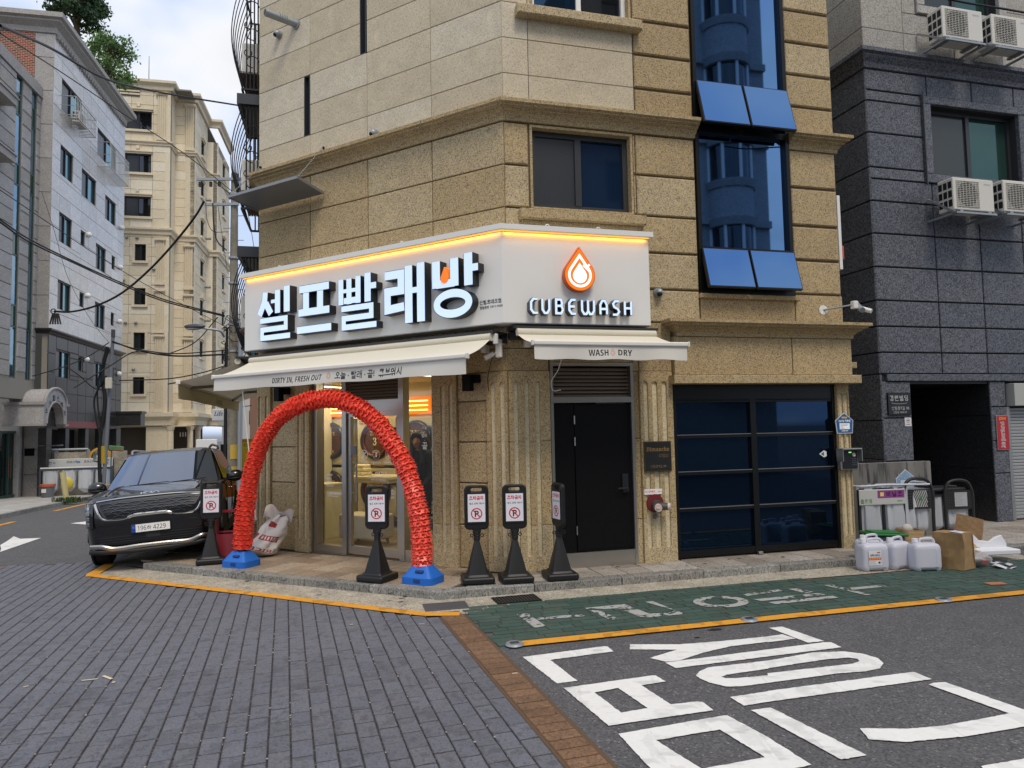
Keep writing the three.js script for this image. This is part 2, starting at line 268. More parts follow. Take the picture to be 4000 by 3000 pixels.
// ================================================================ the ground
const KX = -0.0443, KZ = -8.0489, AR = rad(15.17), AL = rad(-31.139), AS = rad(-76);
const FR = frame(KX, 0, KZ, AR), FL = frame(KX, 0, KZ, AL);
const DRv = [Math.cos(AR), -Math.sin(AR)], NRv = [Math.sin(AR), Math.cos(AR)], DLv = [-Math.cos(AL), Math.sin(AL)], NLv = [Math.sin(AL), Math.cos(AL)];
const W0 = [KX + DLv[0] * 4.23, KZ + DLv[1] * 4.23], FS = frame(W0[0], 0, W0[1], AS), DSv = [-Math.cos(AS), Math.sin(AS)];
const gp = (u, w) => [KX + DRv[0] * u + NRv[0] * w, KZ + DRv[1] * u + NRv[1] * w]; // right-front coordinates to x, z
const flatPoly = (pts, y, hole) => { const s = shapeOf(pts.map(([x, z]) => [x, -z])); if (hole) s.holes.push(new THREE.Path(hole.map(([x, z]) => new THREE.Vector2(x, -z)))); return muv(new THREE.ShapeGeometry(s).rotateX(-Math.PI / 2).translate(0, y, 0)); };
const slopePoly = (pts, e) => { const g = flatPoly(pts, 0), p = g.attributes.position; for (let i = 0; i < p.count; i++) p.setY(i, hgt(p.getZ(i)) + e); g.computeVertexNormals(); return g; };
const inPoly = (x, z, P) => { let r = false; for (let i = 0, j = P.length - 1; i < P.length; j = i++) if ((P[i][1] > z) !== (P[j][1] > z) && x < (P[j][0] - P[i][0]) * (z - P[i][1]) / (P[j][1] - P[i][1]) + P[i][0]) r = !r; return r; };

const ROADL=[
 [[[0.04,-5.40],[0.67,-5.62],[0.70,-5.61],[0.73,-5.49],[0.24,-5.32],[0.40,-4.88],[0.26,-4.84]]],
 [[[0.88,-5.66],[1.26,-5.63],[1.59,-5.69],[2.00,-5.79],[2.14,-5.84],[2.20,-5.72],[1.95,-5.64],[1.95,-5.65],[1.64,-5.56],[1.39,-5.42],[1.17,-5.25],[1.07,-5.23],[0.97,-5.32],[1.21,-5.50],[0.86,-5.53]]],
 [[[2.10,-6.03],[2.22,-6.06],[2.39,-5.64],[2.25,-5.61]]],
 [[[1.06,-5.21],[1.88,-5.46],[2.37,-5.61],[2.43,-5.61],[2.45,-5.48],[1.83,-5.30],[1.11,-5.09]]],
 [[[1.21,-4.94],[1.26,-5.02],[1.34,-5.09],[1.61,-5.16],[1.80,-5.21],[2.19,-5.37],[2.42,-5.38],[2.53,-5.32],[2.59,-5.21],[2.57,-5.10],[2.49,-5.00],[2.37,-4.95],[2.16,-4.92],[1.64,-4.77],[1.64,-4.77],[1.46,-4.72],[1.35,-4.72],[1.26,-4.80],[1.22,-4.88]],[[1.37,-4.90],[1.42,-4.94],[1.74,-5.04],[1.74,-5.05],[2.21,-5.21],[2.39,-5.24],[2.44,-5.21],[2.43,-5.16],[2.36,-5.11],[2.24,-5.08],[1.70,-4.95],[1.69,-4.91],[1.47,-4.87],[1.39,-4.87]]],
 [[[1.32,-4.54],[1.58,-4.62],[1.59,-4.63],[2.63,-4.91],[2.68,-4.92],[2.72,-4.78],[1.52,-4.45],[1.36,-4.40]]],
 [[[0.30,-4.75],[0.91,-4.95],[0.94,-4.95],[0.98,-4.83],[0.81,-4.77],[0.93,-4.44],[1.10,-4.48],[1.13,-4.47],[1.16,-4.34],[0.51,-4.15]],[[0.49,-4.66],[0.65,-4.73],[0.78,-4.39],[0.61,-4.33]]],
 [[[0.55,-4.04],[1.20,-4.26],[1.22,-4.26],[1.35,-3.96],[1.45,-3.64],[0.71,-3.38]],[[0.74,-3.95],[1.12,-4.07],[1.25,-3.73],[0.90,-3.62]]],
 [[[1.38,-4.33],[1.51,-4.36],[1.77,-3.73],[1.62,-3.69]]],
 [[[2.64,-4.68],[2.69,-4.71],[2.77,-4.72],[2.95,-4.26],[2.99,-4.16],[2.95,-4.09],[2.79,-4.03],[2.39,-3.92],[2.05,-3.87],[1.87,-3.91],[1.89,-4.05],[2.14,-4.03],[2.35,-4.06],[2.62,-4.14],[2.83,-4.21]]],
 [[[2.26,-3.59],[2.52,-3.66],[2.73,-3.72],[2.73,-3.64],[2.49,-3.55],[2.24,-3.52]]],
];
const LANEL=[
 [[[-0.00,-6.60],[0.10,-6.62],[0.26,-6.16],[0.15,-6.15]]],
 [[[0.17,-6.45],[0.55,-6.56],[0.61,-6.56],[0.61,-6.48],[0.19,-6.39]]],
 [[[0.64,-6.77],[1.03,-6.89],[1.04,-6.86],[1.20,-6.52],[1.46,-6.59],[1.24,-6.96],[1.32,-6.98],[1.50,-6.52],[1.48,-6.48],[1.17,-6.40],[1.10,-6.42],[0.95,-6.74],[0.75,-6.70],[0.90,-6.38],[0.82,-6.34]]],
 [[[2.26,-7.19],[2.67,-7.36],[2.70,-7.30],[2.27,-7.11]]],
 [[[2.29,-6.97],[2.99,-7.17],[3.05,-7.10],[2.34,-6.90]]],
 [[[2.39,-6.85],[3.09,-7.05],[3.11,-6.97],[2.43,-6.77]]],
 [[[2.78,-7.37],[2.87,-7.39],[2.98,-7.23],[2.88,-7.17]]],
 [[[3.20,-7.51],[3.30,-7.52],[3.47,-7.06],[3.41,-7.05]]],
 [[[3.38,-7.36],[3.78,-7.47],[3.81,-7.40],[3.40,-7.28]]],
];
const asphTex = tex(1024, 1024, grain(1024, 5, [[[88, 87, 89], 7], [[78, 78, 80], 5], [[99, 98, 98], 2.4], [[66, 66, 69], 2.0], [[124, 122, 119], 0.4]], 5, 0.07), { repeat: 1 / 2.3 });
const asphalt = new THREE.MeshStandardMaterial({ map: asphTex, roughness: 0.88, bumpMap: asphTex, bumpScale: 0.004 });
{
  const road = struct('road'), xs = [-400, -120, -60, -30, -15, -8, 0, 8, 15, 30, 60, 120, 400], zs = [400, 60, 20, 5, -4, -9.5, -20, -40, -60, -79.5, -150, -450];
  const pos = [], idx = []; for (const z of zs) for (const x of xs) pos.push(x, hgt(z), z);
  for (let j = 0; j < zs.length - 1; j++) for (let i = 0; i < xs.length - 1; i++) { const a = j * xs.length + i, b = a + 1, c = a + xs.length, d = c + 1; idx.push(a, b, d, a, d, c); }
  const g = new THREE.BufferGeometry(); g.setAttribute('position', new THREE.Float32BufferAttribute(pos, 3)); g.setIndex(idx); const f = g.toNonIndexed(); f.computeVertexNormals();
  part(road, 'asphalt', muv(f), asphalt);
  // white lettering painted across the lane

  const paintTex = tex(512, 512, (x, y) => { const a = fbm(x / 60, y / 24, 3, 5), b = fbm(x / 9, y / 9, 9, 3), s = fbm(x / 34, y / 90, 21, 4); let v = 226 + 10 * (b - 0.5); if (a > 0.58) v -= clamp((a - 0.58) * 6, 0, 1) * 20; if (s > 0.62) v -= 10; return [v, v, v * 0.985]; }, { repeat: 1 / 1.3 });
  const roadPaint = new THREE.MeshStandardMaterial({ map: paintTex, roughness: 0.75 });
  const rough = (P, s) => { const o = []; P.forEach((p, i) => { const q = P[(i + 1) % P.length], L = Math.hypot(q[0] - p[0], q[1] - p[1]), n = Math.max(1, Math.round(L / 0.02)); for (let k = 0; k < n; k++) { const t = k / n, x = lerp(p[0], q[0], t), z = lerp(p[1], q[1], t), d = k ? 0.012 : 0.004; o.push([x + (fbm(x * 60 + s, z * 60, 3, 3) - 0.5) * d, z + (fbm(x * 60, z * 60 + s, 9, 3) - 0.5) * d]); } }); return o; };
  ROADL.forEach((polys, i) => { const g = flatPoly(rough(polys[0], i * 7), 0.006 + i * 0.0002, polys[1] && rough(polys[1], i * 5)); part(road, 'painted_letter', muv(g, i * 0.37, i * 0.61), roadPaint); });
  // the left street: kerb-side yellow dashes and a white arrow
  const yTex = tex(256, 256, (x, y) => { const a = fbm(x / 30, y / 30, 4, 5), b = fbm(x / 5, y / 5, 2, 3); const k = (a > 0.62 ? 0.86 : 1) * (0.95 + 0.1 * b); return [216 * k, 150 * k, 40 * k]; }, { repeat: 1 / 0.9 });
  const yellowPaint = new THREE.MeshStandardMaterial({ map: yTex, roughness: 0.8 }); M.yellowPaint = yellowPaint; M.roadPaint = roadPaint;
  const strip = (a, b, w, e) => { const l = Math.hypot(b[0] - a[0], b[1] - a[1]), nx = -(b[1] - a[1]) / l * w / 2, nz = (b[0] - a[0]) / l * w / 2; return slopePoly([[a[0] + nx, a[1] + nz], [b[0] + nx, b[1] + nz], [b[0] - nx, b[1] - nz], [a[0] - nx, a[1] - nz]], e); };
  M.strip = strip;
  part(road, 'yellow_line', strip([-11.3, -15.2], [-11.95, -17.1], 0.14, 0.006), yellowPaint);
  part(road, 'yellow_line', strip([-13.3, -20.7], [-14.7, -24.9], 0.14, 0.006), yellowPaint);
  part(road, 'painted_arrow', slopePoly([[-8.03, -11.2], [-8.72, -13.21], [-9.05, -13.13], [-9.5, -13.6], [-9.0, -12.7], [-8.72, -12.16], [-8.3, -11.6]], 0.006), roadPaint);
  part(road, 'painted_arrow', slopePoly([[-10.1, -16.3], [-10.02, -16.75], [-9.3, -16.4], [-9.28, -15.52], [-9.5, -15.9]], 0.006), roadPaint);
  part(road, 'painted_line', strip([-9.6, -17.6], [-10.2, -17.75], 0.12, 0.006), roadPaint);
  // dark stains on the asphalt
  const stainM = mat('stain', '#1d1d1f', 0.7), R = rng(4);
  for (const [u, w, a, b] of [[2.9, 1.05, 0.13, 0.06], [3.35, 1.12, 0.08, 0.03], [3.65, 1.08, 0.05, 0.02], [5.05, 1.4, 0.12, 0.04], [1.1, 2.4, 0.08, 0.03], [0.85, 2.55, 0.03, 0.015], [1.35, 1.72, 0.09, 0.025], [-0.75, 3.35, 0.03, 0.02]]) {
    const c = gp(u, w), P = []; for (let i = 0; i < 40; i++) { const t = i / 40 * 6.283, k = 0.45 + 0.55 * fbm(Math.cos(t) * 2.5 + u * 3, Math.sin(t) * 2.5 + 5, 1, 4) * 1.5 + (R() - 0.5) * 0.25; P.push([c[0] + DRv[0] * a * k * Math.cos(t) + NRv[0] * b * k * Math.sin(t), c[1] + DRv[1] * a * k * Math.cos(t) + NRv[1] * b * k * Math.sin(t)]); }
    part(road, 'oil_stain', flatPoly(P, 0.004), stainM);
  }
}
// ---- stamped blue-grey brick paving on the left
const Bv = [0.305, 0.952], Cv = [0.952, -0.305], bc = (c, a) => [Cv[0] * c + Bv[0] * a, Cv[1] * c + Bv[1] * a];
{
  const paving = struct('paving');
  const P = [[-9.5, -9.0], [-5.75, -9.78], [-5.34, -9.64], [-5.2, -8.83], [-0.74, -6.6], [0.55, -2.9], [-4.5, -2.9]];
  const bedTex = tex(256, 256, grain(256, 4, [[[50, 50, 52], 4], [[40, 40, 42], 3], [[72, 68, 60], 2], [[100, 94, 82], 0.5]], 8), { repeat: 1 / 0.6 });
  part(paving, 'joint_bed', flatPoly(P, 0.003), new THREE.MeshStandardMaterial({ map: bedTex, roughness: 0.95 }));
  const brickTex = tex(512, 512, (() => { const g = grain(512, 3, [[[102, 104, 113], 7], [[96, 98, 106], 4], [[109, 111, 120], 2], [[79, 80, 85], 1.0]], 14, 0.05); return (x, y) => { const c = g(x, y), s = fbm(x / 22, y / 22, 31, 4); const k = s > 0.62 ? 1 - clamp((s - 0.62) * 3, 0, 0.12) : 1; return c.map((v) => v * k); }; })(), { repeat: 1 / 1.5 });
  const tones = ['#ffffff', '#f6f5f5', '#f2f3f6', '#faf8f6', '#efeeee'].map((c) => new THREE.MeshStandardMaterial({ map: brickTex, color: c, roughness: 0.72, bumpMap: brickTex, bumpScale: 0.003 }));
  const R = rng(21), list = [], pc = 0.1185, pa = 0.207;
  for (let i = -75; i < 0; i++) for (let j = -60; j < 60; j++) {
    const c = 1.335 + (i + 0.5) * pc, a = (j + (i & 1 ? 0.5 : 0.05 * ((i * 7) % 3))) * pa - 4, [x, z] = bc(c, a);
    if (!inPoly(x, z, P) || x < 0.86 * z - 0.3 || z > -3.25) continue;
    list.push([x * x + z * z, c, a]);
  }
  list.sort((p, q) => p[0] - q[0]);
  const rest = [], rotB = Math.atan2(Cv[1], Cv[0]);
  const make = (c, a) => { const w = pc - 0.009 - R() * 0.003, l = pa - 0.012 - R() * 0.004, h = 0.008 + R() * 0.003; return muv(slab(-w / 2, w / 2, -l / 2, l / 2, -0.003, h, 0.0035), R() * 5, R() * 5).rotateX(-Math.PI / 2).rotateZ((R() - 0.5) * 0.02).rotateX((R() - 0.5) * 0.012).rotateY(-rotB + (R() - 0.5) * 0.012).translate(Cv[0] * c + Bv[0] * a, 0, Cv[1] * c + Bv[1] * a); };
  list.forEach(([, c, a], i) => { const g = make(c, a); if (i < 300) part(paving, 'brick', g, tones[Math.floor(R() * 5)]); else rest.push(g); });
  stuffPart(part(paving, 'brick_field', rest, tones[0]));
  // pale grit and scraps of paper caught in the joints
  const grit = []; for (let i = 0; i < 160; i++) { const c = 1.335 - Math.floor(R() * 30) * pc, a = -6.8 + R() * 3.8 + (R() - 0.5), [x, z] = bc(c, a); if (inPoly(x, z, P)) { const s = 0.0025 + R() * 0.004; grit.push(bx(s, 0.004, s * (1 + R() * 2), 0, 0, 0).rotateY(R() * 3).translate(x, 0.014, z)); } }
  stuffPart(part(paving, 'grit', grit, mat('grit', '#b9b4a8', 0.9)));
  const scraps = [[-2.98, -5.06, 0.1, 0.012, 0.3], [-2.88, -5.1, 0.12, 0.02, -0.6], [-0.83, -6.32, 0.05, 0.009, 0.1], [-1.45, -6.35, 0.028, 0.01, 0.6], [-0.02, -5.02, 0.035, 0.012, 0.2], [-2.78, -5.0, 0.02, 0.02, 0.2], [-3.35, -4.95, 0.03, 0.012, 0.9]];
  for (const [x, z, l, w, r] of scraps) part(paving, 'paper_scrap', bx(l, 0.002, w).rotateY(r).translate(x, 0.016, z), mat('scrap', '#cfc3a6', 0.9));
}
{ // brown soldier course between the paving and the asphalt
  const band = struct('brick_border'), R = rng(5);
  const t = tex(256, 256, grain(256, 3, [[[124, 96, 72], 6], [[112, 86, 64], 4], [[136, 106, 82], 2], [[90, 70, 54], 1]], 33, 0.12), { repeat: 1 / 0.8 });
  const ms = ['#ffffff', '#f1efec', '#e6e2de', '#f8f4ee'].map((c) => new THREE.MeshStandardMaterial({ map: t, color: c, roughness: 0.8, bumpMap: t, bumpScale: 0.002 }));
  const a0 = -6.62, w0 = 1.338, w1 = 1.575, quad = (p, q, r, s) => [bc(p, r), bc(q, r), bc(q, s), bc(p, s)];
  part(band, 'mortar_bed', flatPoly(quad(w0 - 0.004, w1 + 0.012, a0, -2.6), 0.0045), mat('brownbed', '#5d4937', 0.9));
  for (let a = a0; a < -2.9; a += 0.112) { const l = 0.112 - 0.013 - R() * 0.002; part(band, 'brick', muv(slab(0.02, w1 - w0 - 0.02, 0, l, -0.003, 0.0105 + R() * 0.002, 0.003), R() * 4, R() * 4).rotateX(-Math.PI / 2).rotateY(-Math.atan2(Cv[1], Cv[0])).translate(bc(w0, a + l)[0], 0, bc(w0, a + l)[1]), ms[Math.floor(R() * 4)]); }
  const P2 = [[-7.4, -9.34], [-5.62, -9.70], [-5.66, -9.82], [-7.5, -9.5]]; part(band, 'mortar_bed', slopePoly([[-9.6, -9.0], [-5.62, -9.70], [-5.66, -9.84], [-9.7, -9.16]], 0.006), ms[1]);
}
{ // green painted walkway of small setts with worn white lettering
  const lane = struct('walkway'), R = rng(91);
  const uv0 = 1.2, P = [[-0.50, -6.66], [0.0, -5.77], [7.6, -7.84], [9.2, -8.3], [9.6, -9.2], [6.3, -8.75], [3.79, -8.0], [1.38, -7.43], [0.27, -7.08], [-0.30, -6.92]];
  const bed = tex(256, 256, grain(256, 3, [[[104, 82, 58], 4], [[74, 62, 48], 3], [[58, 58, 52], 3], [[130, 104, 74], 1]], 12), { repeat: 1 / 0.5 });
  part(lane, 'joint_bed', flatPoly(P, 0.0035), new THREE.MeshStandardMaterial({ map: bed, roughness: 0.95 }));
  const gt = tex(512, 512, (x, y) => { const a = fbm(x / 26, y / 26, 6, 5), b = fbm(x / 4, y / 4, 2, 2), c = fbm(x / 60, y / 60, 16, 4); let k = 0.9 + 0.2 * b; const w = clamp((a - 0.56) * 5, 0, 1), d = clamp((c - 0.5) * 2.4, 0, 0.6); let col = [64, 88, 80]; col = col.map((v, i) => lerp(v, [92, 84, 66][i], w * 0.5)); col = col.map((v, i) => lerp(v, [66, 74, 72][i], d)); return col.map((v) => v * k); }, { repeat: 1 / 1.6 });
  const tones = ['#ffffff', '#e8efec', '#f6f3ee', '#dfe6e4'].map((c) => new THREE.MeshStandardMaterial({ map: gt, color: c, roughness: 0.7 }));
  const clipC = (q) => { const f = (p) => p[0] * Cv[0] + p[1] * Cv[1] - 1.585, o = []; q.forEach((p, i) => { const n = q[(i + 1) % q.length], a = f(p), b = f(n); if (a >= 0) o.push(p); if (a * b < 0) { const t = a / (a - b); o.push([lerp(p[0], n[0], t), lerp(p[1], n[1], t)]); } }); return o; };
  const list = [];
  for (let j = 0; j < 13; j++) { let u = -1.5 + R() * 0.2; while (u < 10) { const l = 0.17 + R() * 0.12, w = 0.98 + j * 0.1 + (R() - 0.5) * 0.006; const c = gp(u + l / 2, w + 0.05); if (inPoly(c[0], c[1], P) || (u < 1.2 && [[0, 0], [l, 0], [0, 0.1], [l, 0.1], [l, 0.05]].some(([a, b]) => inPoly(...gp(u + a, w + b), P)))) list.push([u, w, l]); u += l; } }
  list.sort((p, q) => Math.hypot(...gp(p[0], p[1])) - Math.hypot(...gp(q[0], q[1])));
  const rest = [];
  list.forEach(([u, w, l], i) => {
    const j = () => (R() - 0.5) * 0.012, h = 0.009 + R() * 0.002, b = 0.005;
    const q = [[u + b + j(), w + b + j() * 0.5], [u + l - b + j(), w + b + j() * 0.5], [u + l - b + j(), w + 0.1 - b + j() * 0.5], [u + b + j(), w + 0.1 - b + j() * 0.5]].map(([p, r]) => gp(p, r));
    const cl = clipC(q); if (cl.length < 3) return;
    const s = shapeOf(cl.map(([x, z]) => [x, -z])), g = muv(new THREE.ExtrudeGeometry(s, { depth: h, bevelEnabled: false }).rotateX(-Math.PI / 2), R() * 4, R() * 4);
    if (i < 300) part(lane, 'sett', g, tones[Math.floor(R() * 4)]); else rest.push(g);
  });
  if (rest.length) stuffPart(part(lane, 'sett_field', rest, tones[1]));
  const worn = canvasTex(512, 512, (g) => { const im = g.createImageData(512, 512); for (let y = 0; y < 512; y++) for (let x = 0; x < 512; x++) { const o = (y * 512 + x) * 4, a = fbm(x / 18, y / 18, 5, 5), b = fbm(x / 90, y / 90, 9, 3); const v = 150 + 26 * fbm(x / 6, y / 6, 1, 3); im.data[o] = im.data[o + 1] = v; im.data[o + 2] = v - 4; im.data[o + 3] = a + (b - 0.5) * 0.7 > 0.61 ? 0 : 255; } g.putImageData(im, 0, 0); });
  worn.wrapS = worn.wrapT = THREE.RepeatWrapping; worn.repeat.set(1 / 0.8, 1 / 0.8);
  const wornPaint = new THREE.MeshStandardMaterial({ map: worn, alphaTest: 0.5, roughness: 0.8, transparent: true });
  LANEL.forEach((p, i) => part(lane, 'painted_letter', flatPoly(p[0], 0.0135 + i * 0.0002), wornPaint));
  const ell = (a, b) => { const o = []; for (let i = 0; i < 40; i++) { const t = i / 40 * 6.283; o.push([1.955 + DRv[0] * a * Math.cos(t) + NRv[0] * b * Math.sin(t), -6.905 + DRv[1] * a * Math.cos(t) + NRv[1] * b * Math.sin(t)]); } return o; };
  part(lane, 'painted_letter', flatPoly(ell(0.27, 0.215), 0.0155, ell(0.17, 0.125)), wornPaint);
  const line = (pts, w, e) => { const up = [], lo = []; pts.forEach((p, i) => { const a = pts[Math.max(0, i - 1)], b = pts[Math.min(pts.length - 1, i + 1)], l = Math.hypot(b[0] - a[0], b[1] - a[1]), nx = -(b[1] - a[1]) / l * w / 2, nz = (b[0] - a[0]) / l * w / 2; up.push([p[0] + nx, p[1] + nz]); lo.unshift([p[0] - nx, p[1] - nz]); }); return flatPoly([...up, ...lo], e); };
  part(lane, 'yellow_line', line([gp(-0.6, 2.28), gp(2, 2.27), gp(4.5, 2.27), gp(9, 2.26)], 0.125, 0.014), M.yellowPaint);
  part(lane, 'yellow_line', line([[-0.52, -6.635], [-0.82, -6.645], [-1.27, -6.86], [-2.78, -7.63], [-5.16, -8.79]], 0.125, 0.0175), M.yellowPaint);
  part(lane, 'yellow_line', line([[-5.14, -8.74], [-5.22, -8.9], [-5.33, -9.4], [-5.40, -9.60]], 0.15, 0.0185), M.yellowPaint);
}
{ // concrete gutter
  const g = struct('gutter');
  const t = tex(512, 512, grain(512, 5, [[[168, 160, 144], 6], [[152, 145, 130], 4], [[184, 176, 160], 3], [[120, 114, 102], 1]], 51, 0.14), { repeat: 1 / 1.4 });
  M.concrete = new THREE.MeshStandardMaterial({ map: t, roughness: 0.92, bumpMap: t, bumpScale: 0.004 });
  part(g, 'concrete_apron', flatPoly([[-5.2, -8.8], [-2.8, -7.62], [-0.82, -6.64], [-0.46, -6.66], [-0.04, -6.97], [0.27, -7.08], [1.38, -7.43], [3.79, -8.02], [6.3, -8.72], [6.3, -9.15], [-0.75, -7.24], [-4.75, -9.18], [-5.4, -9.65]], 0.0085), M.concrete);
  part(g, 'concrete_apron', slopePoly([[-4.7, -9.2], [-5.3, -9.5], [-7.2, -16], [-4.9, -16]], 0.02), M.concrete);
}
// ---- kerb and pavement
const kerbT = tex(512, 256, grain(512, 4, [[[138, 137, 132], 6], [[122, 121, 117], 4], [[156, 154, 148], 3], [[92, 91, 88], 1.6]], 61, 0.16), { repeat: 1 / 1.2 });
const kerbM = ['#ffffff', '#e2e2e0', '#f0eeea'].map((c) => new THREE.MeshStandardMaterial({ map: kerbT, color: c, roughness: 0.85, bumpMap: kerbT, bumpScale: 0.004 }));
const SWY = 0.09;
{
  const kerb = struct('kerb'), A = [-0.75, -7.2], L = [-4.75, -9.16], Rr = gp(8.9, 0.62);
  const run = (p, q, side) => {
    const len = Math.hypot(q[0] - p[0], q[1] - p[1]), n = Math.round(len / 0.98), a = Math.atan2(-(q[1] - p[1]), q[0] - p[0]);
    for (let i = 0; i < n; i++) { const s0 = i * len / n + 0.004, s1 = (i + 1) * len / n - 0.004; part(kerb, 'kerb_stone', muv(rb(s1 - s0, SWY + 0.045, 0.15, 0.012, (s0 + s1) / 2, SWY / 2 - 0.022, side * 0.075), i * 1.3, i * 0.7).rotateY(a).translate(p[0], 0, p[1]), kerbM[i % 3]); }
  };
  run(A, L, 1); run(gp(-0.9, 0.62), Rr, -1);
  const far = [[-10.6, -11], [-13.05, -18.18], [-16.44, -28.14], [-20.2, -40]];
  for (let k = 0; k < far.length - 1; k++) { const n = Math.round(Math.hypot(far[k + 1][0] - far[k][0], far[k + 1][1] - far[k][1]) / 1.5); for (let i = 0; i < n; i++) { const f = (t) => [lerp(far[k][0], far[k + 1][0], t), lerp(far[k][1], far[k + 1][1], t)], a = f(i / n + 0.002), b = f((i + 1) / n - 0.002); part(kerb, 'kerb_stone', bar([a[0] - 0.08, hgt(a[1]) + 0.03, a[1]], [b[0] - 0.08, hgt(b[1]) + 0.03, b[1]], 0.16, 0.15), kerbM[i % 3]); } }
}
{
  const pave = struct('pavement'), R = rng(63);
  const sandT = tex(512, 512, grain(512, 4, [[[160, 146, 128], 6], [[150, 136, 119], 4], [[172, 158, 140], 3], [[124, 114, 102], 1.0]], 71, 0.10), { repeat: 1 / 1.3 }), greyT = tex(512, 512, grain(512, 4, [[[164, 158, 150], 6], [[150, 145, 138], 4], [[178, 172, 164], 3], [[118, 114, 108], 1.2]], 73, 0.1), { repeat: 1 / 1.3 });
  const mk = (t) => ['#ffffff', '#e4dfd9', '#cfc8c0', '#f5f0ea'].map((c) => new THREE.MeshStandardMaterial({ map: t, color: c, roughness: 0.85, bumpMap: t, bumpScale: 0.003 })), sand = mk(sandT), grey = mk(greyT);
  const kl = [[-0.72, -7.36], [-4.7, -9.32]], wl = [[KX, KZ], [W0[0], W0[1]]];
  const PL = [kl[0], [KX + 0.1, KZ + 0.45], [KX, KZ - 0.05], [W0[0], W0[1] - 0.05], [W0[0] - 1.2, W0[1] - 5.5], [-5.6, -14.5], kl[1]];
  const PR = [gp(-0.86, 0.46), gp(8.9, 0.46), gp(9.6, -3.4), gp(4.55, -3.4), gp(4.55, -0.05), gp(0, -0.05)];
  part(pave, 'bed', [flatPoly(PL, SWY - 0.012), flatPoly(PR, SWY - 0.0125)], mat('pavebed', '#4e463d', 0.95));
  const tile = (P, org, dv, nv, size, ms, darkish) => {
    for (let i = -20; i < 34; i++) for (let j = -24; j < 16; j++) {
      const c = [org[0] + dv[0] * (i + 0.5) * size + nv[0] * (j + 0.5) * size, org[1] + dv[1] * (i + 0.5) * size + nv[1] * (j + 0.5) * size];
      const corners = [[0.04, 0.04], [0.96, 0.04], [0.96, 0.96], [0.04, 0.96]].map(([a, b]) => [org[0] + dv[0] * (i + a) * size + nv[0] * (j + b) * size, org[1] + dv[1] * (i + a) * size + nv[1] * (j + b) * size]);
      const n = corners.filter((q) => inPoly(q[0], q[1], P)).length; if (!n || (n < 4 && !inPoly(c[0], c[1], P))) continue;
      if (c[1] < -13.5 || c[0] > 8.6) continue;
      part(pave, 'paving_tile', muv(slab(-size / 2 + 0.006, size / 2 - 0.006, -size / 2 + 0.006, size / 2 - 0.006, -0.02, R() * 0.003, 0.005), R() * 5, R() * 5).rotateX(-Math.PI / 2).rotateY(-Math.atan2(dv[1], dv[0])).translate(c[0], SWY, c[1]), ms[Math.floor(R() * 4)]);
    }
  };
  const L2 = Math.hypot(3.98, 1.95), kd = [-3.98 / L2, -1.95 / L2], kn = [kd[1], -kd[0]];
  tile(PL, [-0.70, -7.33], kd, kn, 0.292, sand); tile(PR, gp(-0.9, 0.46), DRv, [-NRv[0], -NRv[1]], 0.3, grey);
  // dark chewing-gum and tar spots
  for (let i = 0; i < 26; i++) { const l = i < 16, t = R(), s = R(), c = l ? [lerp(-0.7, -3.6, t) + kn[0] * (0.1 + s * 0.8), lerp(-7.35, -8.75, t) + kn[1] * (0.1 + s * 0.8)] : gp(0.3 + t * 3.6, 0.05 + s * 0.35), P = []; for (let k = 0; k < 9; k++) { const a = k / 9 * 6.283, r = (0.008 + 0.016 * R()) * (l ? 1.3 : 0.9); P.push([c[0] + Math.cos(a) * r * 1.5, c[1] + Math.sin(a) * r]); } part(pave, 'tar_spot', flatPoly(P, SWY + 0.0045), mat('stain')); }
  // the far pavement along the left street
  const far = [[-10.7, -11], [-13.15, -18.18], [-16.54, -28.14], [-20.3, -40]], ft = tex(512, 512, (x, y) => { const jx = x % 64 < 3 || y % 128 < 3, k = 0.92 + 0.16 * hash3(Math.floor(x / 64) + (Math.floor(y / 128)) * 5, Math.floor(y / 128), 3); const v = jx ? 82 : 168 * k; return [v, v * 0.985, v * 0.95]; }, { repeat: 1 / 1.6 });
  const P = [...far, [-27, -40], [-24, -28], [-20, -18], [-17, -11]], g = slopePoly(P, 0.1); part(pave, 'far_pavement', g, new THREE.MeshStandardMaterial({ map: ft, roughness: 0.9 }));
}

// ================================================================ the corner building
const BIG = 9.6; // wall top
const cornerB = thing('corner_building', 'beige granite corner building with blue curtain glass, shop front, black door and garage front', 'building');
function casement(parent, f, u0, u1, v0, v1, w, { bar = 0.06, mid = true, fm = darkFrame, panes = [screenPane, darkPane], name = 'window', d = 0.06, split = 0.5 } = {}) {
  const um = lerp(u0, u1, split), g = [b6(u0, u1, v1 - bar, v1, w, w + d), b6(u0, u1, v0, v0 + bar, w, w + d), b6(u0, u0 + bar, v0 + bar, v1 - bar, w, w + d), b6(u1 - bar, u1, v0 + bar, v1 - bar, w, w + d)];
  if (mid) g.push(b6(um - bar * 0.6, um + bar * 0.6, v0 + bar, v1 - bar, w + 0.004, w + d + 0.006));
  const win = part(parent, name, g, fm, f);
  if (mid) { part(win, 'pane', b6(u0 + bar, um - bar * 0.6, v0 + bar, v1 - bar, w + 0.03, w + 0.036), panes[0]); part(win, 'pane', b6(um + bar * 0.6, u1 - bar, v0 + bar, v1 - bar, w + 0.012, w + 0.018), panes[1]); }
  else part(win, 'pane', b6(u0 + bar, u1 - bar, v0 + bar, v1 - bar, w + 0.02, w + 0.026), panes[1]);
  return win;
}
const P_ = (n, g, m, f) => part(cornerB, n, g, m, f);
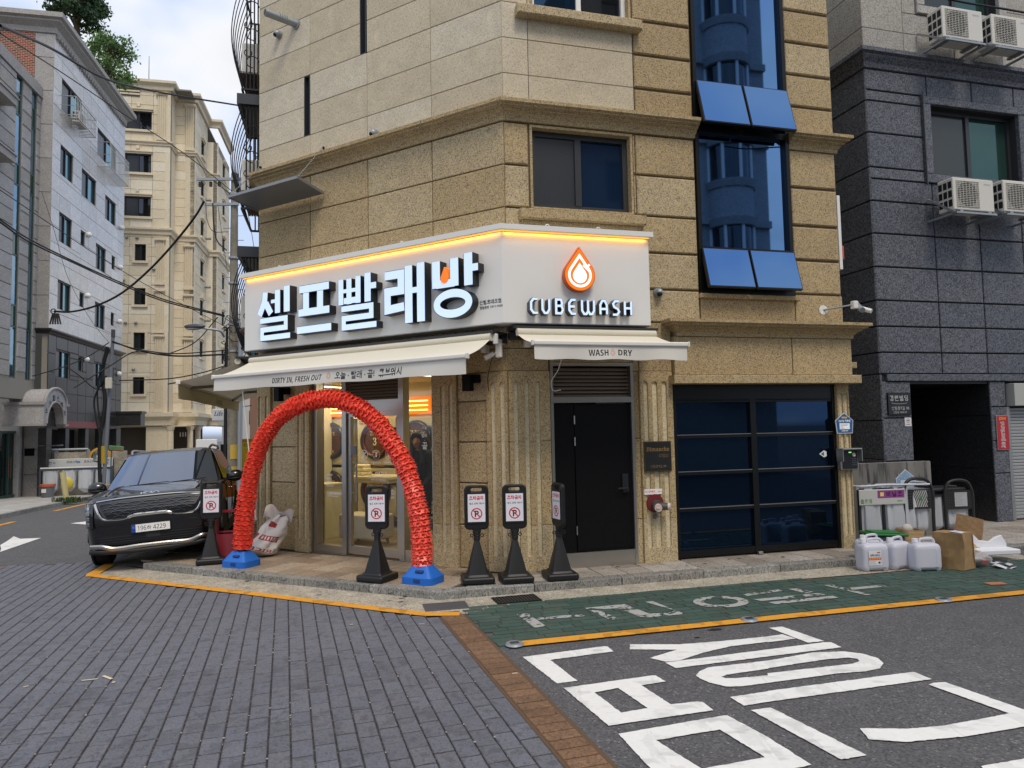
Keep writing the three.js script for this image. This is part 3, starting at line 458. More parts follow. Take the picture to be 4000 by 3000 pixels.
{
  // --- walls with their openings
  const holesL = [[-3.16, -1.08, SWY + 0.005, 2.42], [-2.225, -2.12, 6.73, 8.6], [-3.29, -3.178, 5.86, 6.73]];
  const holesR = [[0.32, 1.63, 4.27, 5.27], [0.36, 1.66, 6.66, 8.1], [2.48, 3.84, 3.33, 9.2], [2.06, 4.39, SWY + 0.005, 2.2], [0.5, 1.54, SWY + 0.005, 2.46]];
  P_('wall', wallWithHoles(-4.23, 0, 0, BIG, holesL, -0.24, -0.032), backing, FL);
  P_('wall', wallWithHoles(0, 4.57, 0, BIG, holesR, -0.24, -0.032), backing, FR);
  P_('wall', muv(b6(-9.5, 0, 0, BIG, -0.24, 0)), beige[0], FS);
  P_('wall', muv(b6(4.36, 4.57, 0, BIG, -9.0, -0.25)), beige[0], FR);
  { const a = gp(4.56, -9), b = [W0[0] + DSv[0] * 9.4, W0[1] + DSv[1] * 9.4], c = [W0[0], W0[1]], d = [KX, KZ], e = gp(4.56, 0); const inset = [a, b, c, d, e].map((p) => [lerp(-0.5, p[0], 0.985), lerp(-13, p[1], 0.985)]); P_('roof', flatPoly(inset, BIG), backing); P_('ceiling', flatPoly(inset, 2.62), backing); }
  // --- cladding: pale above the cornice, darker below
  const rowsHi = [5.5, 5.86, 6.293, 6.73, 7.17, 7.6, 8.03, 8.46, 8.9, BIG], rowsLo = [2.95, 3.36, 3.81, 4.265, 4.77, 5.28];
  cladding(cornerB, FL, [-4.23, -3.17, -2.105, -1.045, -0.001], rowsHi, holesL, cream, { gap: 0.007 });
  cladding(cornerB, FL, [-4.23, -3.17, -2.105, -1.045, -0.001], rowsLo, holesL, beige, { gap: 0.012, chamfer: 0.008 });
  cladding(cornerB, FR, [0.001, 0.32, 1.668], rowsHi, holesR, cream, { gap: 0.007 });
  cladding(cornerB, FR, [1.668, 2.48], rowsHi, holesR, beige, { gap: 0.034, chamfer: 0.014, th: 0.034 });
  cladding(cornerB, FR, [3.84, 4.57], [...rowsLo.slice(1), 5.5, ...rowsHi.slice(1)], [...holesR, [3.8, 4.6, 5.28, 5.52]], beige, { gap: 0.034, chamfer: 0.014, th: 0.034 });
  cladding(cornerB, FR, [0.001, 0.31, 1.66, 2.48], rowsLo, holesR, beige, { gap: 0.026, chamfer: 0.012, th: 0.034 });
  cladding(cornerB, FR, [2.48, 3.84], [2.99, 3.33], holesR, beige, { gap: 0.01 });
  cladding(cornerB, FR, [3.84, 4.57], [2.99, 3.36], holesR, beige, { gap: 0.02 });
  // --- cornices
  const prof = [[-0.03, 5.285], [0.015, 5.29], [0.02, 5.335], [0.05, 5.375], [0.085, 5.395], [0.085, 5.41], [0.13, 5.425], [0.13, 5.44], [0.16, 5.455], [0.16, 5.495], [-0.03, 5.53]];
  P_('cornice', muv(sweep([gp(2.49, 0), [KX, KZ], [W0[0], W0[1]], [W0[0] + DSv[0] * 4, W0[1] + DSv[1] * 4]], prof)), beige[1]);
  P_('cornice', muv(sweep([gp(4.56, -1), gp(4.57, 0), gp(3.845, 0)], prof.map(([o, y]) => [o, y - 0.02]))), beige[1]);
  const prof2 = prof.map(([o, y]) => [o * 1.15, (y - 5.285) * 0.92 + 2.78]);
  P_('ledge', muv(sweep([gp(4.62, -1), gp(4.62, 0.06), gp(2.12, 0.06), gp(2.12, -0.03)], prof2)), beige[1]);
  cladding(cornerB, FR, [2.06, 3.72, 4.62], [2.31, 2.785], [], beige, { gap: 0.012, th: 0.12, w: 0.06 });
  P_('ledge', muv(slab(2.0, 4.66, 2.2, 2.305, -0.03, 0.17, 0.006)), beige[2], FR);
  P_('ledge', muv(slab(4.57, 4.85, 2.42, 2.5, -0.3, -0.12, 0.006)), beige[2], FR);
  P_('window_sill', muv(slab(0.165, 1.742, 4.12, 4.235, -0.03, 0.10, 0.01)), beige[1], FR);
  P_('window_sill', muv(slab(0.2, 1.70, 4.07, 4.118, -0.03, 0.03, 0.006)), beige[1], FR);
  P_('window_sill', muv(slab(0.168, 1.756, 6.545, 6.665, -0.03, 0.13, 0.012)), beige[0], FR);
  // stone reveals of the windows
  for (const [a, b, c, d] of [[0.32, 1.63, 4.27, 5.27], [0.36, 1.66, 6.66, 8.1]]) P_('window_reveal', muv(merge([b6(a - 0.0, a + 0.03, c, d, -0.2, -0.004), b6(b - 0.03, b, c, d, -0.2, -0.004), b6(a + 0.03, b - 0.03, d - 0.03, d, -0.2, -0.004), b6(a + 0.03, b - 0.03, c, c + 0.02, -0.2, -0.004)])), beige[2], FR);
  casement(cornerB, FR, 0.35, 1.60, 4.29, 5.24, -0.16, { bar: 0.065, fm: darkFrame, panes: [mat('screenA', '#33363a', 0.32), mat('paneA', '#1d3350', 0.05, { metalness: 0.5 })], split: 0.48 });
  casement(cornerB, FR, 0.39, 1.63, 6.68, 8.0, -0.16, { bar: 0.05, fm: white, panes: [blueDeep, darkPane], split: 0.5 });
  for (const [a, b, c, d] of [[-2.225, -2.12, 6.73, 8.6], [-3.29, -3.178, 5.86, 6.73]]) { const s = part(cornerB, 'slit_window', [b6(a, a + 0.012, c, d, -0.09, -0.004), b6(b - 0.012, b, c, d, -0.09, -0.004), b6(a + 0.012, b - 0.012, c, c + 0.012, -0.09, -0.004)], darkFrame, FL); part(s, 'pane', b6(a + 0.012, b - 0.012, c + 0.012, d, -0.07, -0.062), mat('slitpane', '#33424f', 0.08, { metalness: 0.5 })); }
  // --- blue curtain glazing with tilted vents
  const cw = part(cornerB, 'curtain_glazing', [b6(2.48, 2.53, 3.33, 9.2, -0.12, 0.02), b6(3.79, 3.84, 3.33, 9.2, -0.12, 0.02), b6(2.53, 3.79, 3.33, 3.39, -0.12, 0.02), b6(2.53, 3.79, 3.86, 3.92, -0.12, 0.018), b6(2.53, 3.79, 5.38, 5.46, -0.12, 0.018), b6(2.53, 3.79, 6.0, 6.05, -0.12, 0.018), b6(2.53, 3.79, 7.9, 7.95, -0.12, 0.018)], blackFrame, FR);
  part(cw, 'pane', b6(2.53, 3.79, 3.92, 5.38, -0.05, -0.04), blueGlass); part(cw, 'pane', b6(2.53, 3.79, 6.05, 7.9, -0.05, -0.04), blueGlass); part(cw, 'pane', b6(2.53, 3.79, 7.95, 9.2, -0.05, -0.04), blueGlass);
  part(cw, 'vent_recess', [b6(2.53, 3.79, 3.39, 3.86, -0.11, -0.1), b6(2.53, 3.79, 5.46, 6.0, -0.11, -0.1)], blackPaint);
  for (const [v1, h] of [[3.885, 0.53], [6.02, 0.62]]) for (const [a, b] of [[2.5, 3.145], [3.165, 3.82]]) {
    const f = T(a, v1, 0.03, -0.27, 0, 0), hop = part(cw, 'vent_sash', [b6(0, b - a, -0.035, 0, -0.02, 0.025), b6(0, b - a, -h, -h + 0.035, -0.02, 0.025), b6(0, 0.03, -h + 0.035, -0.035, -0.02, 0.025), b6(b - a - 0.03, b - a, -h + 0.035, -0.035, -0.02, 0.025), b6(0.03, b - a - 0.03, -h + 0.03, -0.03, -0.018, 0.005)], blackFrame, f);
    part(cornerB, 'vent_pane', b6(0.012, b - a - 0.012, -h + 0.012, -0.012, 0.0255, 0.03), blueGlass, FR.clone().multiply(f));
  }
  P_('window_sill', muv(slab(2.46, 3.88, 3.27, 3.325, -0.03, 0.05, 0.006)), beige[1], FR);
  // --- ground floor: fluted pilasters
  const fluted = (f, u0, u1, flutes, v0, v1, joints, w = 0.0) => {
    P_('flute_bed', muv(b6(u0 + 0.01, u1 - 0.01, v0, v1, w - 0.04, w - 0.013)), fluteM, f);
    const ys = [v0, ...joints, v1], lo = v0 + 0.17, hi = v1 - 0.12;
    for (let k = 0; k < ys.length - 1; k++) {
      const a = ys[k] + 0.003, b = ys[k + 1] - 0.003, bot = k === 0, top = k === ys.length - 2, shapes = [];
      const xs = [u0, ...flutes.flat(), u1];
      if (!bot && !top) for (let i = 0; i < xs.length; i += 2) shapes.push(shapeOf([[xs[i], a], [xs[i + 1], a], [xs[i + 1], b], [xs[i], b]]));
      else {
        const s = new THREE.Shape(); const base = bot ? a : b, edge = bot ? b : a, tip = bot ? lo : hi, sg = bot ? 1 : -1;
        s.moveTo(u0, base); s.lineTo(u1, base); s.lineTo(u1, edge);
        for (const [c, d] of [...flutes].reverse()) { s.lineTo(d, edge); const r = (d - c) / 2; s.lineTo(d, tip + sg * r); for (let q = 1; q < 6; q++) { const t = q / 6 * Math.PI; s.lineTo((c + d) / 2 + Math.cos(t) * r, tip + sg * r - sg * Math.sin(t) * r); } s.lineTo(c, tip + sg * r); s.lineTo(c, edge); }
        s.lineTo(u0, edge); s.closePath(); shapes.push(s);
      }
      P_('pilaster_stone', muv(new THREE.ExtrudeGeometry(shapes, { depth: 0.05, bevelEnabled: false, curveSegments: 6 }).translate(0, 0, w - 0.04), slabSeed() * 5, slabSeed() * 5), beige[k % 3], f);
    }
  };
  const J = [0.61, 1.56];
  fluted(FR, 0.002, 0.49, [[0.055, 0.108], [0.185, 0.237], [0.312, 0.366]], SWY, 2.36, J, 0.012);
  fluted(FR, 1.62, 2.045, [[1.662, 1.722], [1.776, 1.845], [1.902, 1.968]], SWY, 2.36, J, 0.012);
  fluted(FR, 4.39, 4.57, [[4.42, 4.475], [4.50, 4.555]], SWY, 2.2, J, 0.012);
  fluted(FL, -0.285, -0.002, [[-0.228, -0.165], [-0.105, -0.04]], SWY, 2.36, [0.61, 1.56], 0.012);
  fluted(FL, -1.07, -0.715, [[-0.945, -0.885], [-0.825, -0.77]], SWY, 2.36, [0.59, 1.56], 0.012);
  fluted(FL, -3.45, -3.18, [[-3.40, -3.34], [-3.285, -3.225]], SWY, 2.36, [0.53, 1.5], 0.012);
  fluted(FL, -4.23, -3.955, [[-4.205, -4.143], [-4.065, -4.0]], SWY, 2.36, [0.53, 1.5], 0.012);
  cladding(cornerB, FL, [-0.715, -0.285], [SWY, 0.595, 1.08, 1.555, 2.03, 2.36], [], beige, { gap: 0.014, w: -0.008, chamfer: 0.008 });
  cladding(cornerB, FL, [-3.955, -3.45], [SWY, 0.54, 1.02, 1.51, 2.0, 2.36], [], beige, { gap: 0.014, w: -0.008, chamfer: 0.008 });
  cladding(cornerB, FR, [0.49, 0.5, 1.54, 1.62, 2.06], [2.36, 2.62, 2.95], holesR, beige, { gap: 0.008 }); cladding(cornerB, FR, [0.001, 0.49], [2.36, 2.62, 2.95], [], beige, { gap: 0.008 });
  cladding(cornerB, FR, [1.545, 1.62], [SWY, 0.61, 1.56, 2.36], [], beige, { gap: 0.006, w: -0.012 });
  cladding(cornerB, FR, [2.046, 2.062], [SWY, 2.2], [], beige, { gap: 0.002, min: 0.01 });
  cladding(cornerB, FL, [-4.23, -3.17, -2.1, -1.05, -0.001], [2.36, 2.62, 2.95], [[-3.16, -1.08, 2.2, 2.42]], beige, { gap: 0.008 });
  // --- black door in a steel frame with a louvre above
  P_('door_frame', [b6(0.5, 0.535, SWY, 2.46, -0.12, 0.012), b6(1.505, 1.54, SWY, 2.46, -0.12, 0.012), b6(0.535, 1.505, 2.42, 2.46, -0.12, 0.010), b6(0.535, 1.505, 1.99, 2.055, -0.12, 0.008), b6(0.535, 1.505, SWY, 0.265, -0.12, 0.004)], steel, FR);
  P_('louvre_backing', b6(0.535, 1.505, 2.055, 2.42, -0.12, -0.11), blackPaint, FR);
  for (let i = 0; i < 8; i++) P_('louvre_blade', new THREE.BoxGeometry(0.965, 0.004, 0.05).rotateX(0.75).translate(1.02, 2.075 + i * 0.044, -0.06), brownFrame, FR);
  P_('door_side_panel', rb(0.255, 1.715, 0.05, 0.004, 0.665, 1.127, -0.055), blackPaint, FR);
  const door = P_('door', [rb(0.705, 1.70, 0.05, 0.005, 1.152, 1.125, -0.048), b6(0.80, 1.49, 0.29, 0.30, -0.03, -0.018)], blackPaint, FR);
  for (const v of [1.79, 1.54, 0.515]) part(door, 'hinge', rod([0.795, v - 0.05, -0.018], [0.795, v + 0.05, -0.018], 0.008), steel);
  part(door, 'lock_plate', [rb(0.075, 0.22, 0.02, 0.006, 1.41, 1.035, -0.012), rb(0.07, 0.03, 0.03, 0.008, 1.41, 0.955, 0.0)], mat('lockplate', '#3c3e42', 0.3, { metalness: 0.6 }));
  part(door, 'handle', [rod([1.41, 0.98, 0.0], [1.41, 0.98, 0.045], 0.012), rb(0.13, 0.022, 0.02, 0.008, 1.355, 0.98, 0.045)], blackPlastic);
  // --- dark glass garage front
  const gar = P_('garage_front', [b6(2.065, 2.11, SWY, 2.195, -0.13, -0.02), b6(4.345, 4.385, SWY, 2.195, -0.13, -0.02), b6(2.11, 4.345, 2.0, 2.195, -0.13, -0.03), b6(3.135, 3.215, SWY, 2.0, -0.13, -0.025)], blackFrame, FR);
  for (const [a, b, drop] of [[2.11, 3.135, 0], [3.215, 4.345, 0]]) {
    const ys = [0.115, 0.66, 1.10, 1.545, 1.98];
    part(gar, 'glazing_bar', ys.map((y, i) => b6(a, b, y, y + (i === 0 ? 0.08 : 0.035), -0.09, -0.03)), blackFrame);
    part(gar, 'bar_trim', ys.slice(1, 4).map((y) => b6(a, b, y + 0.036, y + 0.043, -0.05, -0.027)), steelDull);
    for (let i = 0; i < 4; i++) part(gar, 'pane', b6(a, b, ys[i] + (i === 0 ? 0.08 : 0.043), ys[i + 1], -0.075, -0.068), mat('garglass', '#22364e', 0.02, { metalness: 0.9 }));
  }
  part(gar, 'floor_lock', rb(0.06, 0.04, 0.05, 0.01, 3.18, 0.115, 0.0), steel);
  // --- glazed shop front
  const sf = P_('shop_front', [b6(-3.16, -3.10, SWY, 2.42, -0.16, -0.045), b6(-2.63, -2.555, SWY, 2.42, -0.16, -0.04), b6(-1.655, -1.575, SWY, 2.42, -0.16, -0.04), b6(-1.13, -1.08, SWY, 2.42, -0.16, -0.045), b6(-3.10, -2.63, SWY, 0.20, -0.15, -0.05), b6(-1.575, -1.13, SWY, 0.23, -0.15, -0.05), b6(-2.555, -1.655, 1.95, 2.02, -0.15, -0.046), b6(-2.555, -1.655, 2.02, 2.11, -0.15, -0.052)], steel, FL);
  part(sf, 'pane', b6(-3.10, -2.63, 0.20, 2.42, -0.105, -0.099), clearGlass); part(sf, 'pane', b6(-1.575, -1.13, 0.23, 2.42, -0.105, -0.099), clearGlass);
  const dr = P_('glass_door', [b6(-2.548, -2.50, 0.115, 1.945, -0.13, -0.07), b6(-1.71, -1.662, 0.115, 1.945, -0.13, -0.07), b6(-2.50, -1.71, 0.115, 0.215, -0.13, -0.07), b6(-2.50, -1.71, 1.90, 1.945, -0.13, -0.07)], steel, FL);
  part(dr, 'pane', b6(-2.50, -1.71, 0.215, 1.90, -0.104, -0.098), clearGlass);
  part(dr, 'pull_handle', [rod([-2.45, 0.78, -0.03], [-2.45, 1.40, -0.03], 0.017), rod([-2.36, 0.80, -0.03], [-2.36, 1.36, -0.03], 0.012), rod([-2.45, 0.9, -0.07], [-2.45, 0.9, -0.03], 0.01), rod([-2.45, 1.3, -0.07], [-2.45, 1.3, -0.03], 0.01)], steelDull);
  part(dr, 'door_lock', rb(0.10, 0.12, 0.03, 0.008, -2.43, 1.46, -0.06), mat('greyplastic', '#77787c', 0.5));
  P_('louvre_backing', b6(-2.555, -1.655, 2.11, 2.42, -0.15, -0.14), blackPaint, FL);
  for (let i = 0; i < 8; i++) P_('louvre_blade', new THREE.BoxGeometry(0.90, 0.004, 0.05).rotateX(0.75).translate(-2.105, 2.125 + i * 0.04, -0.08), brownFrame, FL);
  // white lettering stuck on the glass
  const decal = (u, v, w, h, px, draw) => { const [g, m] = print(w, h, px, (c, W, H) => { c.clearRect(0, 0, W, H); c.fillStyle = c.strokeStyle = '#f4f4ee'; draw(c, W, H); }, 0.6, { alphaTest: 0.35, transparent: true }); P_('window_lettering', g, m, fx(FL, u, v, -0.0965)); };
  decal(-2.85, 1.055, 0.24, 0.2, 256, (c, W, H) => { c.font = 'bold 40px sans-serif'; ['WASH', 'DRY', 'FOLD', 'REPEAT'].forEach((t, i) => c.fillText(t, 6, 40 + i * 52)); });
  decal(-2.79, 0.87, 0.36, 0.075, 384, (c, W, H) => { c.font = 'bold 54px sans-serif'; c.fillText('CUBEWASH', 4, 44, W - 8); c.font = 'bold 24px sans-serif'; c.fillText('PREMIUM LAUNDRY', 6, 74, W - 12); });
  decal(-1.285, 1.585, 0.15, 0.36, 160, (c, W, H) => { hangul(c, '오늘', 34, 8, 44, 0.13); c.fillRect(76, 78, 8, 8); hangul(c, '빨래', 30, 112, 46, 0.11); c.fillRect(76, 192, 8, 8); hangul(c, '끝', 36, 222, 92, 0.12); });
  decal(-2.06, 1.36, 0.66, 0.24, 512, (c, W, H) => {
    c.lineWidth = 7; for (let i = 0; i < 3; i++) { const x = 80 + i * 165; c.beginPath(); c.arc(x, 60, 46, 0, 7); c.moveTo(x + 34, 26); c.lineTo(x - 34, 94); c.stroke(); c.beginPath(); c.arc(x - 2, 42, 9, 0, 7); c.fill(); c.fillRect(x - 10, 52, 16, 34); hangul(c, ['반려동물출입금지', '신발세탁금지', '기름세탁금지'][i].slice(0, 6), x - 72, 128, 22, 0.12); }
  });
  decal(-1.99, 1.12, 0.5, 0.14, 400, (c, W, H) => { hangul(c, '세탁물 확인 후', 110, 4, 24, 0.12); hangul(c, '분실된 물품은 책임지지 않으니', 10, 44, 24, 0.11, 1); hangul(c, '확인 후 이용하세요', 60, 78, 24, 0.11); });
  decal(-2.02, 0.9, 0.56, 0.13, 400, (c, W, H) => { c.lineWidth = 5; for (let i = 0; i < 4; i++) { const x = 46 + i * 102; c.strokeRect(x - 16, 10, 34, 36); c.beginPath(); c.arc(x, 30, 10, 0, 7); c.stroke(); hangul(c, ['이불', '건조', '세제', '금연'][i], x - 24, 62, 24, 0.12); } });
  // --- the laundry room behind the glass
  const warmWall = mat('roomwall', '#d8d2bc', 0.8), rf = [[-4.05, -0.26], [-0.35, -0.26], [-0.35, -2.95], [-6.4, -2.95]];
  const rp = (v0, v1) => { const s = shapeOf(rf.map(([x, z]) => [x, -z])); return muv(new THREE.ExtrudeGeometry(s, { depth: v1 - v0, bevelEnabled: false }).rotateX(-Math.PI / 2).translate(0, v0, 0)); };
  P_('room_floor', rp(0.0, SWY + 0.008), mat('roomfloor', '#9a917c', 0.35), FL);
  P_('room_ceiling', rp(2.5, 2.58), mat('roomceil', '#cfc8b2', 0.6), FL);
  P_('room_wall', [b6(-6.4, -0.3, 0.1, 2.5, -3.05, -2.95), b6(-0.35, -0.27, 0.1, 2.5, -2.95, -0.25), bar([-4.05, 1.3, -0.26], [-6.4, 1.3, -2.95], 0.08, 2.4)], warmWall, FL);
  P_('room_column', b6(-5.75, -5.1, 0.1, 2.5, -2.3, -1.9), mat('roomcol', '#cfcbb0', 0.35), FL);
  P_('room_fascia', b6(-5.1, -2.3, 1.93, 2.5, -2.42, -2.36), mat('fascia', '#d9cfae', 0.7), FL);
  // dryers stacked in two tiers
  const drumRing = mat('drumring', '#17181c', 0.3), drumGlass = mat('drumglass', '#4a2a26', 0.1), redRing = mat('redring', '#7c1f1a', 0.4), dryW = mat('dryerwhite', '#bdb79f', 0.4);
  [[-5.12, 1, '1', '건조기'], [-4.08, 1, '3', '건조기'], [-3.19, 1, '5', '건조기'], [-5.12, 0, '2', '건조기'], [-4.08, 0, '4', '건조기'], [-3.19, 0, '6', '건조기']].forEach(([u, t, n, k], i) => {
    const v = t ? 1.55 : 0.70, d = thing('tumble_dryer', ['white tumble dryer numbered 1 in upper row behind the left pane', 'white tumble dryer numbered 3 in upper row behind the glass door', 'white tumble dryer numbered 5 in upper row behind the right pane', 'white tumble dryer below dryer 1 behind the left pane', 'white tumble dryer below dryer 3 behind the folding table', 'white tumble dryer below dryer 5 behind the laundry carts'][i], 'dryer', 'tumble dryers stacked in the laundry');
    d.applyMatrix4(fx(FL, u, v, -2.3));
    part(d, 'cabinet', [rb(0.86, 0.80, 0.5, 0.01, 0, -0.02, -0.27), rb(0.8, 0.10, 0.012, 0.004, 0, -0.34, -0.02)], dryW);
    part(d, 'door_ring', [new THREE.TorusGeometry(0.285, 0.045, 8, 40).translate(0, 0, 0.0), rb(0.3, 0.12, 0.04, 0.03, 0.28, 0.2, 0.0).rotateZ(-0.1)], drumRing);
    part(d, 'door_trim', new THREE.TorusGeometry(0.25, 0.012, 6, 40).translate(0, 0, 0.02), redRing);
    part(d, 'door_glass', new THREE.CircleGeometry(0.25, 40).translate(0, 0, 0.006), drumGlass);
    const [g, m] = print(0.3, 0.3, 128, (c) => { c.clearRect(0, 0, 128, 128); c.fillStyle = c.strokeStyle = '#d8d2a0'; hangul(c, k, 16, 8, 31, 0.11); c.font = 'bold 72px serif'; c.textAlign = 'center'; c.fillText(n, 64, 110); }, 0.6, { alphaTest: 0.4, transparent: true });
    part(d, 'number', g, m, T(0.0, 0.03, 0.014));
    part(d, 'label_plate', [b6(-0.06, 0.08, -0.21, -0.17, 0.012, 0.016), b6(-0.38, -0.3, 0.28, 0.36, -0.016, -0.012)], mat('dlabel', '#8b8468', 0.5));
  });
  // orange menu boxes with glowing tubes
  const orangeBox = new THREE.MeshStandardMaterial({ color: '#e0780e', roughness: 0.5, emissive: '#ff7a08', emissiveIntensity: 0.42 }), tubeGlow = new THREE.MeshStandardMaterial({ color: '#ffffff', emissive: '#ffd060', emissiveIntensity: 2.2 });
  [[-3.13, 'right pane'], [-5.0, 'left pane'], [-4.1, 'glass door']].forEach(([u, s], i) => {
    const d = thing('light_sign', 'orange light box with three glowing tubes seen through the ' + s, 'light sign', 'orange light boxes over the dryers'); d.applyMatrix4(fx(FL, u, i === 2 ? 2.0 : 2.115, -2.3));
    part(d, 'box', rb(0.56, 0.29, 0.06, 0.01, 0, 0, -0.02), orangeBox);
    for (let k = 0; k < 3; k++) part(d, 'tube', rod([-0.24, 0.075 - k * 0.075, 0.022], [0.2, 0.075 - k * 0.075, 0.022], 0.011), tubeGlow);
  });
  // ceiling lamps of the laundry
  const lampM = new THREE.MeshStandardMaterial({ color: '#ffffff', emissive: '#fff0c8', emissiveIntensity: 2.0 });
  [[-1.9, -1.3, 'near the right pane'], [-3.4, -1.3, 'above the glass door'], [-4.6, -1.8, 'over the left dryers']].forEach(([u, w, s]) => {
    const d = thing('ceiling_lamp', 'long white ceiling lamp inside the laundry ' + s, 'lamp', 'ceiling lamps in the laundry'); d.applyMatrix4(fx(FL, u, 2.47, w));
    part(d, 'housing', rb(0.16, 0.03, 0.95, 0.006, 0, 0.013, 0), white); part(d, 'diffuser', b6(-0.07, 0.07, -0.01, -0.002, -0.45, 0.45), lampM);
    const L = new THREE.RectAreaLight('#ffe9b8', 24, 0.14, 0.9); L.name = 'lamp_light'; L.position.set(0, -0.02, 0); L.rotation.x = -Math.PI / 2; d.add(L);
  });
}
{ // furniture of the laundry
  const put = (o, u, v, w, r = 0) => { o.applyMatrix4(fx(FL, u, v, w, 0, r, 0)); return o; }, fl = SWY + 0.008;
  const bench = put(thing('bench', 'cream padded cube bench on short wooden legs behind the door glass', 'bench'), -3.0, fl, -0.9);
  part(bench, 'seat', rb(0.72, 0.34, 0.4, 0.03, 0, 0.25, 0), mat('benchcloth', '#cdc6ac', 0.8)); for (const s of [-1, 1]) for (const q of [-1, 1]) part(bench, 'leg', rod([s * 0.29, 0, q * 0.14], [s * 0.27, 0.09, q * 0.13], 0.016, 0.026), mat('legwood', '#a98c5e', 0.6));
  const table = put(thing('folding_table', 'cream laundry folding table with folded towels on it', 'table'), -3.4, fl, -1.6);
  part(table, 'tabletop', [rb(0.95, 0.05, 0.55, 0.012, 0, 0.895, 0), rb(0.85, 0.06, 0.5, 0.02, 0.02, 0.845, 0)], mat('tabletop', '#d8cfa6', 0.5)); part(table, 'pedestal', b6(-0.12, 0.0, 0, 0.83, -0.12, 0.12), mat('tabletop'));
  const tw = put(thing('towel', 'folded cream towels on the laundry folding table', 'towel'), -3.66, fl + 0.92, -1.55); part(tw, 'folds', [rb(0.22, 0.06, 0.2, 0.028, 0, 0.03, 0), rb(0.2, 0.06, 0.19, 0.028, 0.01, 0.09, 0), rb(0.2, 0.055, 0.18, 0.026, -0.01, 0.145, 0)], mat('towelc', '#ddd4b2', 0.95));
  const shelf = put(thing('counter', 'narrow pale counter standing left inside the laundry', 'counter'), -3.95, fl, -1.05); part(shelf, 'body', rb(0.3, 0.8, 0.35, 0.01, 0, 0.4, 0), mat('counterc', '#c9c6a8', 0.5)); part(shelf, 'top', rb(0.34, 0.03, 0.4, 0.008, 0, 0.815, 0), mat('tabletop'));
  const cart = put(thing('laundry_cart', 'black wire laundry cart behind the right side of the door', 'cart', 'laundry carts'), -2.0, fl, -1.4);
  const wires = []; for (let i = 0; i <= 9; i++) { const x = -0.3 + i * 0.0667; wires.push(rod([x, 0.42, 0.2], [x, 0.78, 0.24], 0.004, 0.004, 5)); } for (let j = 0; j < 6; j++) wires.push(rod([-0.32, 0.42 + j * 0.07, 0.2 + j * 0.008], [0.32, 0.42 + j * 0.07, 0.2 + j * 0.008], 0.004, 0.004, 5), rod([-0.32, 0.42 + j * 0.07, -0.2], [-0.32, 0.42 + j * 0.07, 0.2], 0.004, 0.004, 5), rod([0.32, 0.42 + j * 0.07, -0.2], [0.32, 0.42 + j * 0.07, 0.2], 0.004, 0.004, 5));
  part(cart, 'basket', wires, iron); part(cart, 'frame', [tube([[-0.32, 0.8, 0.2], [-0.34, 0.42, 0.16], [-0.3, 0.36, 0], [-0.3, 0.1, 0.0]], 0.018, 14, 6), tube([[0.32, 0.8, 0.2], [0.34, 0.42, 0.16], [0.3, 0.36, 0], [0.3, 0.1, 0.0]], 0.018, 14, 6), rod([-0.32, 0.38, 0], [0.32, 0.38, 0], 0.02)], iron);
  for (const s of [-0.3, 0.3]) part(cart, 'caster', [new THREE.TorusGeometry(0.042, 0.02, 8, 16).rotateY(0.4).translate(s, 0.06, 0), rod([s, 0.06, -0.02], [s, 0.13, 0], 0.012)], rubber);
  const cart2 = copyOf(cart, 'black wire laundry cart behind the right shop pane'); cart2.applyMatrix4(new THREE.Matrix4()); cart2.position.copy(V3(-1.25, fl, -1.7).applyMatrix4(FL));
  const box = put(thing('cardboard_box', 'brown cardboard carton on the laundry floor under the dryers', 'box'), -4.0, fl, -1.75); part(box, 'carton', rb(0.34, 0.3, 0.3, 0.008, 0, 0.15, 0), cardboard); part(box, 'tape', b6(-0.02, 0.02, 0.0, 0.301, -0.151, 0.151), cardboardPale);
}

// ================================================================ signs, awnings and fittings on the corner building
function strokeShape(pts, w) { // outline of a thick line with mitred bends and square ends
  const n = pts.length, A = [], B = [];
  for (let i = 0; i < n; i++) {
    const d = (a, b) => { const l = Math.hypot(b[0] - a[0], b[1] - a[1]); return [(b[0] - a[0]) / l, (b[1] - a[1]) / l]; };
    const p = i ? d(pts[i - 1], pts[i]) : d(pts[0], pts[1]), q = i < n - 1 ? d(pts[i], pts[i + 1]) : p, s = Math.max(0.35, 1 + p[0] * q[0] + p[1] * q[1]);
    const nx = -(p[1] + q[1]) / s * w / 2, ny = (p[0] + q[0]) / s * w / 2;
    A.push([pts[i][0] + nx, pts[i][1] + ny]); B.unshift([pts[i][0] - nx, pts[i][1] - ny]);
  }
  return shapeOf([...A, ...B]);
}
const ellipseRing = (cx, cy, rx, ry, w) => { const s = new THREE.Shape(); s.absellipse(cx, cy, rx, ry, 0, Math.PI * 2, false, 0); const h = new THREE.Path(); h.absellipse(cx, cy, rx - w, ry - w, 0, Math.PI * 2, true, 0); s.holes.push(h); return s; };
function dropShape(cx, cy, r, h) { const s = new THREE.Shape(), t = Math.acos(r / h), a0 = Math.PI / 2 - t, n = 24; s.moveTo(cx, cy + h); for (let i = 0; i <= n; i++) { const a = a0 + (-(Math.PI * 2 - 2 * t)) * i / n; s.lineTo(cx + Math.cos(a) * r, cy + Math.sin(a) * r); } s.closePath(); return s; }
const signFace = new THREE.MeshStandardMaterial({ color: '#cfe0f4', roughness: 0.4, emissive: '#bcd6ff', emissiveIntensity: 0.42 }), letterSide = mat('letterside', '#191b20', 0.4);
